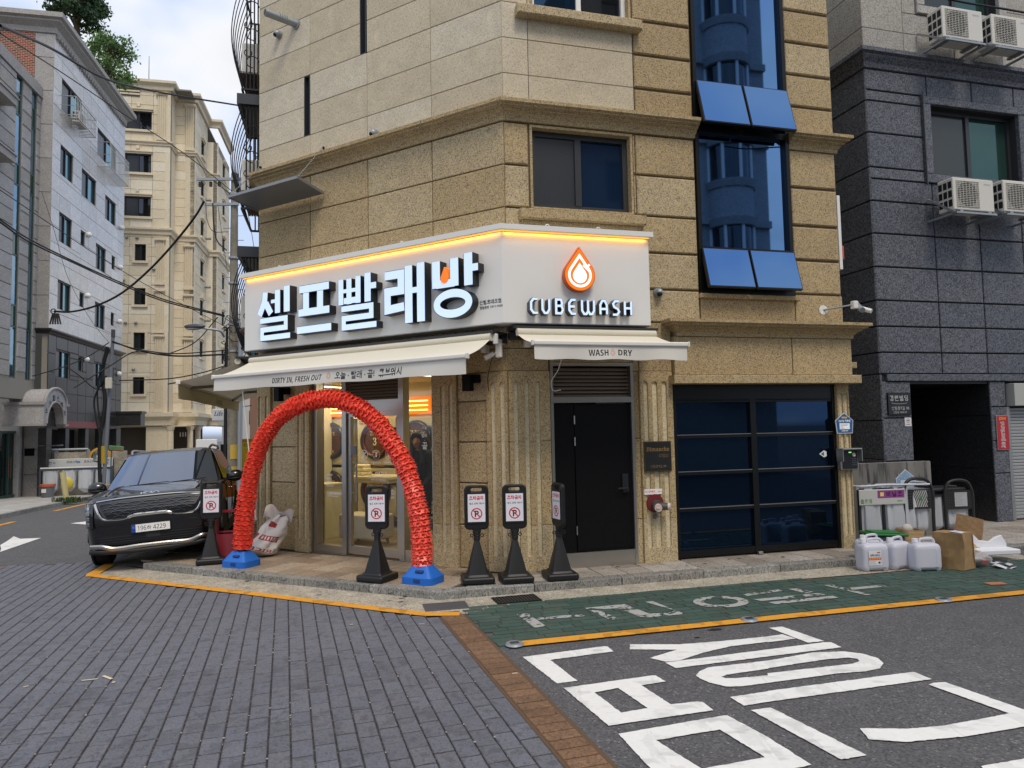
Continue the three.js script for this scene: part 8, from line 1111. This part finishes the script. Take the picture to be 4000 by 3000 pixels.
// ================================================================ the left street: poles, cables, rubbish
{
  const p = thing('utility_pole', 'tall concrete utility pole with two crossarms left of the shop', 'utility pole'), X = -9.74, Z = -24.7, y0 = hgt(Z);
  const pt = tex(256, 256, (x, y) => { const k = fbm(x / 40, y / 40, 2, 5), s = fbm(x / 8, y / 8, 7, 3); const v = 128 + 50 * (k - 0.5) + 22 * (s - 0.5); return [v, v * 0.95, v * 0.84]; }, { repeat: 0.5 }), pm = new THREE.MeshStandardMaterial({ map: pt, roughness: 0.95 });
  part(p, 'shaft', muv(rod([X, y0, Z], [X + 0.03, 10.95, Z], 0.185, 0.115, 20)), pm);
  part(p, 'crossarm', bar([-11.0, 10.72, Z + 0.13], [-9.25, 10.70, Z + 0.13], 0.08, 0.09), galv); part(p, 'crossarm', bar([-10.7, 9.80, Z + 0.14], [-9.5, 9.80, Z + 0.14], 0.08, 0.09), galv); part(p, 'brace', [bar([-10.4, 10.66, Z + 0.13], [X, 10.1, Z + 0.13], 0.03)], iron);
  for (const x of [-10.88, -10.5, -10.2, -9.32]) part(p, 'insulator', [0, 1, 2].map((i) => new THREE.CylinderGeometry(0.05, 0.06, 0.04, 10).translate(x, 10.6 - i * 0.06, Z + 0.13)), cable); for (const v of [10.2, 7.9, 7.0, 5.55, 4.6]) part(p, 'band', new THREE.CylinderGeometry(0.18, 0.18, 0.07, 18).translate(X + 0.02, v, Z), galv); for (let i = 0; i < 9; i++) part(p, 'step_bolt', rod([X, 5.9 + i * 0.44, Z], [X + (i % 2 ? -0.36 : 0.36), 5.9 + i * 0.44, Z], 0.014), galv);
  const rub = []; const R = rng(31); for (let i = 0; i < 26; i++) { const a = R() * 6.28, v = 3.8 + R() * 1.9, r = 0.2 + R() * 0.12; rub.push(tube([[X + Math.cos(a) * r, v, Z + Math.sin(a) * r], [X + Math.cos(a + 0.8) * (r + 0.16 * R()), v - 0.2 + R() * 0.5, Z + Math.sin(a + 0.8) * r], [X + Math.cos(a + 1.7) * r, v + R() * 0.5 - 0.2, Z + Math.sin(a + 1.7) * r]], 0.014, 10, 5)); } stuffPart(part(p, 'cable_tangle', rub, cable));
  part(p, 'conduit', [rod([X - 0.2, y0, Z + 0.1], [X - 0.17, 5.4, Z + 0.1], 0.045), rod([X - 0.27, y0, Z + 0.05], [X - 0.24, 4.9, Z + 0.05], 0.03)], cable); part(p, 'poster', [new THREE.CylinderGeometry(0.192, 0.192, 0.5, 18, 1, true, 0, 2).translate(X, 1.1, Z), new THREE.CylinderGeometry(0.192, 0.192, 0.4, 18, 1, true, 0.2, 2).translate(X, 0.4, Z)], mat('postery', '#bfa042', 0.7));
  const gpz = thing('steel_pipe_post', 'grey steel pipe standing right beside the concrete pole', 'post'); part(gpz, 'pipe', rod([X + 0.30, y0, Z + 0.12], [X + 0.32, 5.15, Z + 0.12], 0.085, 0.085, 16), galv); part(gpz, 'cap', new THREE.SphereGeometry(0.085, 14, 8).translate(X + 0.32, 5.15, Z + 0.12), galv);
  const l = thing('street_lamp', 'grey street lamp on a curved arm fixed to the concrete pole', 'street lamp'); part(l, 'arm', tube([[X - 0.1, 5.05, Z + 0.5], [X - 0.15, 5.22, Z + 0.75], [X - 0.5, 5.28, Z + 0.85], [-10.5, 5.33, Z + 0.9]], 0.04, 20, 8), galv); part(l, 'head', new THREE.SphereGeometry(1, 24, 12).scale(0.36, 0.095, 0.13).translate(-10.68, 5.36, Z + 0.9), mat('lampgrey', '#53565a', 0.45, { metalness: 0.4 })); part(l, 'lens', new THREE.SphereGeometry(1, 20, 8).scale(0.26, 0.05, 0.1).translate(-10.72, 5.29, Z + 0.9), mat('lamplens', '#9aa0a0', 0.2));
  const s = thing('thin_pole', 'thin leaning grey pole wrapped in cables by the white building', 'utility pole'), b = [-15.56, hgt(-27), -27.05], tp = [-15.14, 5.62, -26.83]; part(s, 'shaft', rod(b, tp, 0.075, 0.06, 14), mat('thinpole', '#6d7278', 0.6)); part(s, 'cap', new THREE.CylinderGeometry(0.07, 0.07, 0.3, 12).translate(...tp), mat('darkcap', '#3c3f44', 0.6)); part(s, 'cable_bundle', [tube([[-15.3, 5.1, -26.75], [-15.5, 4.2, -26.8], [-15.42, 3, -26.85], [-15.62, 1.5, -26.9], [-15.6, -0.3, -26.95]], 0.07, 30, 7), tube([[-15.2, 5.0, -26.7], [-15.62, 3.9, -26.75], [-15.66, 2.9, -26.8], [-15.5, 1.9, -26.85]], 0.03, 24, 6), tube([[-15.3, 4.0, -26.7], [-15.75, 3.2, -26.75], [-15.72, 2.4, -26.8], [-15.58, 1.7, -26.85]], 0.03, 24, 6)], cable); part(s, 'meter_box', rb(0.22, 0.42, 0.14, 0.03, -15.22, 3.72, -26.72), mat('meterbox', '#c4c1b0', 0.5)); part(s, 'tape', rod([-15.5, 0.7, -26.95], [-15.5, 1.35, -26.93], 0.085), mat('yellowtape', '#a98f2c', 0.7));
  const CABLES = [
  ['c1',[[-8.53,8.67,-11.58],[-9.59,9.91,-14.51],[-10.10,10.74,-17.46],[-10.05,11.80,-20.40],[-9.22,13.02,-23.83]]],
  ['c2',[[-8.53,8.54,-11.59],[-9.64,9.62,-15.03],[-10.20,10.28,-18.50],[-10.01,10.41,-21.49],[-9.58,10.12,-24.12]]],
  ['c3',[[-10.55,9.78,-24.14],[-10.85,9.37,-24.26],[-11.90,8.35,-24.63],[-12.92,7.54,-24.98],[-14.05,6.84,-25.33],[-15.15,6.47,-25.65],[-16.27,6.33,-25.96],[-16.96,6.40,-26.16]]],
  ['c4',[[-10.74,6.32,-14.74],[-11.52,6.48,-16.73],[-11.89,6.49,-19.24],[-11.79,6.36,-21.25],[-11.20,6.10,-22.77],[-9.95,5.84,-24.49]]],
  ['c5',[[-10.89,6.33,-14.94],[-11.66,6.47,-16.93],[-12.02,6.50,-19.44],[-11.91,6.35,-21.45],[-11.30,6.08,-22.97],[-9.99,5.82,-24.59]]],
  ['c6',[[-10.02,6.60,-13.72],[-10.99,6.82,-16.71],[-11.64,6.83,-19.72],[-11.54,6.49,-22.24],[-10.00,5.48,-24.61]]],
  ['c7',[[-15.11,5.31,-26.73],[-13.79,4.87,-26.15],[-12.18,4.57,-25.47],[-10.02,4.49,-24.67]]],
  ['c8',[[-15.05,5.25,-26.63],[-13.74,4.90,-26.05],[-12.13,4.64,-25.36],[-9.97,4.62,-24.56]]],
  ['c9',[[-15.24,5.27,-26.73],[-15.54,4.72,-26.06],[-15.98,4.31,-25.49],[-16.20,3.80,-23.91]]],
  ['c10',[[-13.57,3.24,-21.95],[-13.05,3.97,-22.90],[-12.52,4.55,-23.67],[-11.59,4.44,-24.08]]],
  ['c11',[[-11.79,4.44,-24.08],[-10.93,4.89,-24.35],[-10.23,5.80,-24.59]]],
  ['c12',[[-16.42,10.35,-24.50],[-16.39,9.13,-25.18],[-16.29,7.55,-25.88],[-15.66,5.98,-26.38],[-15.28,5.31,-26.73]]],
  ['c13',[[-14.10,3.71,-25.42],[-11.99,3.71,-24.92],[-10.71,3.86,-24.51],[-9.90,4.02,-24.20]]],
  ['c14',[[-9.69,3.15,-19.95],[-9.18,3.41,-20.93],[-8.93,3.76,-21.91]]],
  ['c15',[[-15.98,4.21,-25.49],[-15.71,3.90,-25.81],[-15.53,3.54,-26.24],[-15.45,3.46,-26.84]]],
  ['r1',[[4.56,6.17,-7.23],[4.92,6.16,-7.33],[5.43,6.21,-7.53],[5.96,6.25,-7.73]]],
  ['p1',[[-10.12,9.62,-23.85],[-10.14,8.92,-23.99],[-10.02,8.32,-24.03],[-9.75,8.04,-24.15]]],
  ['p2',[[-7.37,8.05,-19.64],[-7.26,7.41,-19.68],[-7.17,6.77,-19.72]]],
  ['p3',[[-10.32,9.60,-23.75],[-10.32,9.04,-23.88],[-10.18,8.69,-24.01],[-9.70,8.68,-24.11]]],
  ['p4',[[-9.95,9.55,-23.85],[-9.87,8.61,-24.01],[-9.76,7.45,-24.19]]],
  ];
  const info = { c1: ['thick black cable sagging from the top left corner to the pole top', 0.028], c2: ['thin cable crossing below the top cable in the upper left', 0.014], c3: ['heavy black cable hooked on the white building wall rising to the pole', 0.038], c4: ['twin cable, upper strand, sagging across the white building to the pole', 0.022], c5: ['twin cable, lower strand, sagging across the white building to the pole', 0.022], c6: ['thin cable dropping diagonally across both left buildings', 0.011], c7: ['lower thick cable running level from thin pole to concrete pole', 0.03], c8: ['upper thin cable running level from thin pole to concrete pole', 0.02], c9: ['black cable falling left from the thin pole top', 0.02], c10: ['black cable looping up from the left below the level cables', 0.02], c11: ['short black cable rising steeply to the pole band', 0.018], c12: ['very thin wire running straight down to the thin pole top', 0.008], c13: ['black cable low in front of the cream tower', 0.02], c14: ['short black cable near the third awning', 0.018], c15: ['curved black cable falling to the thin pole meter box', 0.02], r1: ['black cable crossing the top right corner before the air conditioners', 0.012], p1: ['black cable looping off the lower crossarm', 0.022], p2: ['thin wire dropping from the metal canopy toward the guard', 0.008], p3: ['thin loop of wire beside the pole shaft', 0.011], p4: ['straight thin stay wire left of the pole shaft', 0.008] };
  for (const [k, pts] of CABLES) { const t = thing('cable', info[k][0], 'cable', 'overhead cables'); part(t, 'strand', tube(pts, info[k][1], 48, 6), cable); }
  const h = thing('cable_clamp', 'black cable clamp with hanging connectors on the white building wall', 'cable clamp'); part(h, 'hook', new THREE.TorusGeometry(0.09, 0.02, 6, 14).translate(-17.0, 6.4, -26.15), iron); for (let i = 0; i < 5; i++) part(h, 'connector', rod([-16.98 + i * 0.05, 6.3, -26.1], [-17.05 + i * 0.1, 5.9, -26.05], 0.03), cable);
  // yellow locksmith banner
  const y = thing('banner_stand', 'yellow banner stand with dark red letters behind the parked SUV', 'banner'); const [g, m] = print(0.62, 0.62, 256, (c, W, H) => { c.fillStyle = '#e0c228'; c.fillRect(0, 0, W, H); c.fillStyle = '#d08a26'; c.fillRect(0, 0, W, 22); c.fillRect(0, 226, W, 30); c.strokeStyle = c.fillStyle = '#26241c'; hangul(c, '신림열쇠', 8, 30, 24, 0.12, 0.95); c.font = 'bold 24px sans-serif'; c.fillText('010-2207-9447', 104, 34, 146); c.strokeStyle = '#8f1d26'; hangul(c, '열', 50, 64, 92, 0.16); hangul(c, '쇠', 54, 156, 82, 0.15); }, 0.6); part(y, 'sheet', g, m, T(0, 1.42, 0.021)); part(y, 'panel', rb(0.64, 0.66, 0.03, 0.008, 0, 1.41, 0), mat('bannery', '#c0902c', 0.6)); part(y, 'lower_panel', rb(0.64, 0.4, 0.03, 0.008, 0, 0.87, 0), mat('bannero', '#c77a25', 0.6)); part(y, 'leg', [rod([-0.26, 0, 0], [-0.26, 0.7, 0], 0.015), rod([0.26, 0, 0], [0.26, 0.7, 0], 0.015)], iron); y.position.set(-4.84, hgt(-13.6) + 0.02, -13.6); y.rotation.y = 0.34;
  const hs = thing('hanging_sign', 'small white hanging sign with black script left of the pole', 'sign'); const [hg, hm] = print(0.75, 0.42, 160, (c, W, H) => { c.fillStyle = '#c8c9c9'; c.fillRect(0, 0, W, H); c.fillStyle = '#1b1c20'; c.font = 'bold italic 46px serif'; c.fillText('Life', 10, 52, 66); c.font = '26px serif'; c.fillText('Prime', 90, 46, 64); }); part(hs, 'board', rb(0.78, 0.45, 0.06, 0.02, 0, 0, 0), white); part(hs, 'print', hg, hm, T(0, 0, 0.031)); part(hs, 'bracket', bar([0.0, 0.22, 0], [1.0, 0.35, -0.2], 0.03), iron); hs.position.set(-11.0, 2.45, -27.0); hs.rotation.y = 0.3;
  const wb = thing('wall_box', 'white electric box with a black cabinet right of the cream columns', 'electric box'); part(wb, 'box', rb(0.9, 1.0, 0.3, 0.03, 0, 0, 0), white); part(wb, 'cabinet', rb(0.3, 0.7, 0.25, 0.02, 0.75, -0.1, 0), blackPaint); part(wb, 'post', rod([0, -2.8, 0], [0, -0.4, 0], 0.05), galv); wb.position.set(-14.2, 1.0, -33); wb.rotation.y = 0.3;
}
{ // recycling corner beside the arched entrance
  const gy = (z) => hgt(z) + 0.1, r = thing('recycling_rack', 'long steel recycling frame with four clear bags on the left pavement', 'recycling rack'); r.position.set(-17.35, gy(-28.3), -28.3); r.rotation.y = 0.36;
  const st = mat('slotsteel', '#4a5058', 0.5, { metalness: 0.4 }), w = 1.22; part(r, 'frame', [bar([-w, 0, 0], [-w, 1.08, 0], 0.06), bar([w, 0, 0], [w, 1.08, 0], 0.06), bar([-w, 1.05, 0], [w, 1.05, 0], 0.06, 0.08), bar([-w, 1.08, -0.5], [w, 1.08, -0.5], 0.05), bar([-w, 0, -0.5], [-w, 1.4, -0.5], 0.05), bar([w, 0, -0.5], [w, 1.4, -0.5], 0.05)], st); part(r, 'rim', [bar([-w, 1.12, 0.01], [w, 1.12, 0.01], 0.05, 0.05)], white);
  const [g, m] = print(2.35, 0.3, 700, (c, W, H) => { c.fillStyle = '#c3c4c2'; c.fillRect(0, 0, W, H); c.strokeStyle = '#26272b'; hangul(c, '캔 시', 40, 26, 30, 0.12); hangul(c, '프라스틱', 220, 20, 30, 0.12); hangul(c, '프라스틱', 400, 20, 30, 0.12); hangul(c, '병 유리', 586, 12, 26, 0.12); hangul(c, '비닐류', 586, 46, 26, 0.12); c.fillStyle = '#5d86b4'; c.fillRect(335, 24, 30, 26); }); part(r, 'sign_board', rb(2.4, 0.34, 0.03, 0.008, 0, 1.28, -0.47), offWhite); part(r, 'sign_print', g, m, T(0, 1.28, -0.453));
  for (let i = 0; i < 4; i++) hangBag(r, -w + 0.08 + i * 0.6, -w + 0.58 + i * 0.6, -0.46, 0.02, 1.06, 0.1 + (i % 2) * 0.06, i * 4 + 2); part(r, 'yellow_bag', new THREE.IcosahedronGeometry(0.26, 2).scale(0.9, 1, 0.5).translate(-0.3, 0.5, -0.02), mat('yelbag', '#c9b644', 0.5));
  const b = thing('bucket', 'grey lidded bucket with orange lid left of the recycling frame', 'bucket'); part(b, 'tub', [new THREE.CylinderGeometry(0.24, 0.2, 0.44, 24).translate(0, 0.22, 0)], mat('bucketg', '#63666a', 0.5)); part(b, 'lid', new THREE.CylinderGeometry(0.27, 0.27, 0.08, 24).translate(0, 0.46, 0), mat('lidor', '#b4563c', 0.5)); part(b, 'label', rb(0.17, 0.14, 0.02, 0.004, 0, 0.26, 0.225), offWhite); b.position.set(-17.75, gy(-27.2), -27.2);
  const c = thing('cardboard_box', 'brown open cardboard box right of the recycling frame', 'box'); part(c, 'carton', rb(0.5, 0.4, 0.4, 0.01, 0, 0.2, 0), cb2); part(c, 'flap', [bx(0.5, 0.008, 0.16, 0, 0.42, -0.24).rotateX(0.1), bx(0.18, 0.008, 0.4, -0.3, 0.44, 0).rotateZ(0.3)], cb1); c.position.set(-15.35, gy(-26.6), -26.6); c.rotation.y = 0.3;
  const p = thing('bollard', 'worn cream yellow bollard leaning on the left pavement', 'bollard'); part(p, 'post', rod([0, 0, 0], [-0.16, 0.98, 0], 0.085, 0.085, 18), mat('bolly', '#b3a878', 0.7)); part(p, 'cap', rod([-0.16, 0.97, 0], [-0.163, 1.0, 0], 0.08, 0.07, 18), mat('bollcap', '#6d6753', 0.8)); p.position.set(-14.95, gy(-23.9), -23.9);
  const gr = thing('grass_tuft', 'green weeds growing round the foot of the yellow bollard', 'weeds'), R = rng(17), q = []; for (let i = 0; i < 240; i++) { const a = R() * 6.28, d = R() * 0.42, x = Math.cos(a) * d * 1.2, z = Math.sin(a) * d * 0.6; q.push(new THREE.PlaneGeometry(0.025, 0.12 + R() * 0.1).translate(0, 0.06, 0).rotateX((R() - 0.5)).rotateY(R() * 3).translate(x, 0, z)); } stuffPart(part(gr, 'blades', q, new THREE.MeshStandardMaterial({ color: '#3b4f22', roughness: 0.9, side: THREE.DoubleSide }))); gr.userData.kind = 'stuff'; gr.position.set(-14.95, gy(-23.9), -23.9);
  const mw = thing('mirror_wall', 'low concrete wall behind the recycling frame', 'wall'); part(mw, 'slab', muv(rb(2.6, 1.75, 0.16, 0.01, 0, 0.87, 0)), M.concrete); part(mw, 'pipe', [rod([-1.5, 1.85, 0.1], [-0.1, 1.85, 0.1], 0.05), rod([-0.1, 1.85, 0.1], [-0.1, 0.2, 0.1], 0.06)], galv); mw.position.set(-17.35, gy(-29.3), -29.3); mw.rotation.y = 0.36;
  const cm = thing('convex_mirror', 'round convex mirror with yellow rim on the low concrete wall', 'mirror'); part(cm, 'rim', new THREE.TorusGeometry(0.34, 0.07, 10, 36).scale(1, 1, 0.6), mat('rimyel', '#c08f1c', 0.5)); part(cm, 'dome', new THREE.SphereGeometry(0.62, 32, 12, 0, 6.283, 0, 0.52).rotateX(1.5708).translate(0, 0, -0.5), mat('mirrord', '#d5d8da', 0.02, { metalness: 1 })); cm.position.set(-16.85, gy(-29.2) + 1.5, -29.05); cm.rotation.y = 0.36;
  const d = thing('duct_post', 'silver wrapped post left of the recycling frame', 'post'); part(d, 'wrap', rod([0, 0, 0], [0, 1.85, 0], 0.2, 0.2, 18), mat('silver', '#7d838b', 0.35, { metalness: 0.6 })); part(d, 'top_bar', bar([-0.2, 2.0, 0], [0.4, 2.02, 0], 0.05), galv); d.position.set(-18.75, gy(-29.0), -29);
  const br = thing('broom', 'broom with striped green and orange head above the recycling frame', 'broom'); part(br, 'handle', rod([0, 0, 0], [0.03, 1.75, 0], 0.022), mat('broomh', '#3d5f78', 0.5)); part(br, 'head', rb(0.6, 0.2, 0.1, 0.05, 0.03, 1.85, 0).rotateZ(-0.1), mat('broomhd', '#6c8f63', 0.8)); part(br, 'stripe', rb(0.56, 0.06, 0.11, 0.02, 0.04, 1.78, 0).rotateZ(-0.1), mat('broomst', '#a0583c', 0.8)); br.position.set(-16.05, gy(-28.4), -28.4);
  const wbag = thing('rubbish_bag', 'white rubbish bag between the carton and the parked SUV', 'bag'); part(wbag, 'film', new THREE.IcosahedronGeometry(0.4, 3).scale(0.8, 0.9, 0.7).translate(0, 0.36, 0), mat('wbag', '#b9b6b8', 0.5)); part(wbag, 'knot', new THREE.IcosahedronGeometry(0.1, 1).translate(0.05, 0.78, 0), mat('wbag')); wbag.position.set(-14.9, gy(-27), -27.2);
}
function tree(label, x, z, top, rx, ry, leaf, col, n, seed) {
  const t = thing('tree', label, 'tree'), R = rng(seed), y0 = hgt(z), cy = top - ry; const limbs = [tube([[x, y0, z], [x + 0.2, cy - ry * 1.6, z], [x, cy - ry * 0.4, z], [x + 0.1, cy + ry * 0.5, z]], 0.16, 30, 8)];
  const tips = []; for (let i = 0; i < 46; i++) { const a = R() * 6.28, e = (R() - 0.4) * 2.0, r = 0.5 + 0.5 * Math.sqrt(R()), p = [x + Math.cos(a) * Math.cos(e) * rx * r, cy + Math.sin(e) * ry * r, z + Math.sin(a) * Math.cos(e) * rx * r]; tips.push(p); limbs.push(tube([[x, lerp(cy - ry, p[1], 0.3), z], [lerp(x, p[0], 0.55), lerp(cy, p[1], 0.8) - 0.1, lerp(z, p[2], 0.5)], p], 0.028, 8, 5)); }
  part(t, 'trunk', limbs, mat('bark', '#4a3d30', 0.95));
  const pos = [], v = V3(), e = new THREE.Euler(), mtx = new THREE.Matrix4(), q = new THREE.Quaternion();
  for (let i = 0; i < n; i++) { const p = tips[Math.floor(R() * tips.length)], g = () => (R() + R() + R() - 1.5) * 0.62, c = [p[0] + g() * 0.75, p[1] + g() * 0.55, p[2] + g() * 0.75], s = leaf * (0.6 + R() * 0.8); q.setFromEuler(e.set(R() * 6.28, R() * 6.28, R() * 6.28)); mtx.compose(V3(...c), q, V3(s, s, s)); const L = [[-0.5, 0, 0], [0, 0.3, 0.1], [0, -0.3, 0.1], [0.6, 0, -0.05]].map((k) => v.set(...k).applyMatrix4(mtx).toArray()); pos.push(...L[0], ...L[2], ...L[1], ...L[1], ...L[2], ...L[3]); }
  const g = new THREE.BufferGeometry(); g.setAttribute('position', new THREE.Float32BufferAttribute(pos, 3)); g.computeVertexNormals(); part(t, 'crown', g, new THREE.MeshPhysicalMaterial({ color: col, roughness: 0.85, transmission: 0.3, thickness: 0, side: THREE.DoubleSide }));
}
tree('dark green tree above the white building roof', -23.8, -38, 28.2, 1.35, 2.1, 0.2, '#2f5224', 7000, 3); tree('lighter feathery tree lower beside the white building cornice', -22.2, -38.5, 24.5, 1.15, 1.8, 0.16, '#5f8440', 3800, 9);

// ================================================================ the woman inside the laundry
{
  const person = thing('person', 'woman with long black hair in black clothes looking down behind the right pane', 'person');
  const field = (caps, k, lo, hi, cell) => {
    const n = Math.ceil(Math.max(hi[0] - lo[0], hi[1] - lo[1], hi[2] - lo[2]) / cell), S = n * cell, mc = new MarchingCubes(n, new THREE.MeshBasicMaterial(), false, false, 200000); mc.isolation = 0;
    for (let z = 0; z < n; z++) for (let y = 0; y < n; y++) for (let x = 0; x < n; x++) {
      const p = [lo[0] + (x - 0) / n * S, lo[1] + y / n * S, lo[2] + z / n * S]; let d = 9;
      for (const [a, b, r0, r1, sq] of caps) { const ab = [b[0] - a[0], b[1] - a[1], b[2] - a[2]], ap = [p[0] - a[0], p[1] - a[1], p[2] - a[2]], l = ab[0] ** 2 + ab[1] ** 2 + ab[2] ** 2 || 1e-9, t = clamp((ap[0] * ab[0] + ap[1] * ab[1] + ap[2] * ab[2]) / l, 0, 1), q = [ap[0] - ab[0] * t, ap[1] - ab[1] * t, (ap[2] - ab[2] * t) * (sq ?? 1)], e = Math.hypot(...q) - lerp(r0, r1, t); const h = clamp(0.5 + 0.5 * (d - e) / k, 0, 1); d = d > 8 ? e : lerp(d, e, h) - k * h * (1 - h); }
      mc.field[x + y * n + z * n * n] = -d;
    }
    mc.update(); const c = mc.count, P = mc.positionArray.slice(0, c * 3), N = mc.normalArray.slice(0, c * 3);
    for (let i = 0; i < c; i++) for (let q = 0; q < 3; q++) P[i * 3 + q] = lo[q] + (P[i * 3 + q] + 1) / 2 * S;
    const g = new THREE.BufferGeometry(); g.setAttribute('position', new THREE.Float32BufferAttribute(P, 3)); g.setAttribute('normal', new THREE.Float32BufferAttribute(N, 3)); g.computeVertexNormals(); return plain(g);
  };
  const skin = mat('skin', '#9a6b50', 0.6), clothM = mat('blackcloth', '#101114', 0.9), hairM = mat('hair', '#0b0a0a', 0.45);
  const legs = []; for (const s of [-1, 1]) legs.push([[s * 0.08, 0.82, 0], [s * 0.09, 0.45, 0.02], 0.082, 0.055], [[s * 0.09, 0.45, 0.02], [s * 0.09, 0.06, -0.01], 0.052, 0.036], [[s * 0.09, 0.035, -0.03], [s * 0.10, 0.03, 0.13], 0.036, 0.028]);
  const arms = []; for (const s of [-1, 1]) arms.push([[s * 0.155, 1.25, 0], [s * 0.20, 0.98, 0.02], 0.048, 0.036], [[s * 0.20, 0.98, 0.02], [s * 0.15, 0.82, 0.18], 0.034, 0.024]);
  const torso = [[[0, 0.86, 0], [0, 1.02, 0.01], 0.125, 0.10, 1.3], [[0, 1.02, 0.01], [0, 1.2, 0.0], 0.10, 0.125, 1.25], [[-0.12, 1.26, 0], [0.12, 1.26, 0], 0.058, 0.058]], neck = [[0, 1.25, 0.0], [0, 1.36, 0.02], 0.052, 0.045];
  const hands = []; for (const s of [-1, 1]) { hands.push([[s * 0.148, 0.815, 0.19], [s * 0.12, 0.79, 0.25], 0.026, 0.022]); for (let i = 0; i < 4; i++) hands.push([[s * (0.142 - i * 0.014), 0.80 - i * 0.003, 0.255], [s * (0.118 - i * 0.012), 0.765 - Math.abs(i - 1.4) * -0.006, 0.30], 0.0088, 0.007]); hands.push([[s * 0.125, 0.815, 0.2], [s * 0.095, 0.80, 0.245], 0.011, 0.008]); }
  const head = [[[0, 1.45, 0.045], [0, 1.475, 0.03], 0.074, 0.08], [[0, 1.40, 0.08], [0, 1.43, 0.07], 0.05, 0.07], [[0, 1.445, 0.125], [0, 1.42, 0.147], 0.012, 0.016]];
  part(person, 'body', merge([field([...torso, neck, ...legs, ...arms], 0.035, [-0.35, -0.02, -0.8], [0.35, 1.5, 0.75], 0.016), field([...head, neck], 0.03, [-0.14, 1.3, -0.1], [0.14, 1.6, 0.2], 0.006), field(hands, 0.008, [-0.22, 0.72, 0.1], [0.22, 0.86, 0.34], 0.006)]), skin);
  part(person, 'clothing', field([...torso.map(([a, b, r, q, s]) => [a, b, r + 0.014, q + 0.014, s]), ...legs.map(([a, b, r, q], i) => [a, b, r + 0.016, q + 0.018]), ...arms.map(([a, b, r, q]) => [a, b, r + 0.014, q + 0.014])], 0.04, [-0.38, -0.03, -0.8], [0.38, 1.36, 0.75], 0.017), clothM);
  part(person, 'hair', field([[[0, 1.50, -0.015], [0, 1.47, -0.02], 0.105, 0.105], [[-0.075, 1.50, 0.06], [-0.09, 1.14, 0.10], 0.045, 0.035], [[0.078, 1.50, 0.06], [0.09, 1.14, 0.10], 0.04, 0.035], [[-0.06, 1.42, -0.07], [-0.07, 1.12, -0.08], 0.07, 0.05], [[0.06, 1.42, -0.07], [0.07, 1.12, -0.08], 0.07, 0.05], [[-0.05, 1.54, 0.08], [0.05, 1.54, 0.08], 0.04, 0.04]], 0.03, [-0.22, 1.05, -0.2], [0.22, 1.65, 0.2], 0.01), hairM);
  part(person, 'eyes', [-1, 1].map((s) => new THREE.SphereGeometry(0.011, 10, 8).scale(1.4, 0.7, 0.6).translate(s * 0.034, 1.462, 0.121)), blackPlastic); part(person, 'brows', [-1, 1].map((s) => rb(0.034, 0.006, 0.008, 0.003, s * 0.036, 1.485, 0.122)), hairM); part(person, 'mouth', rb(0.036, 0.010, 0.012, 0.004, 0, 1.392, 0.128), mat('lips', '#8a4540', 0.5));
  person.applyMatrix4(fx(FL, -2.2, SWY + 0.01, -1.15, 0, 0.15, 0));
}

renderer.render(scene, camera);
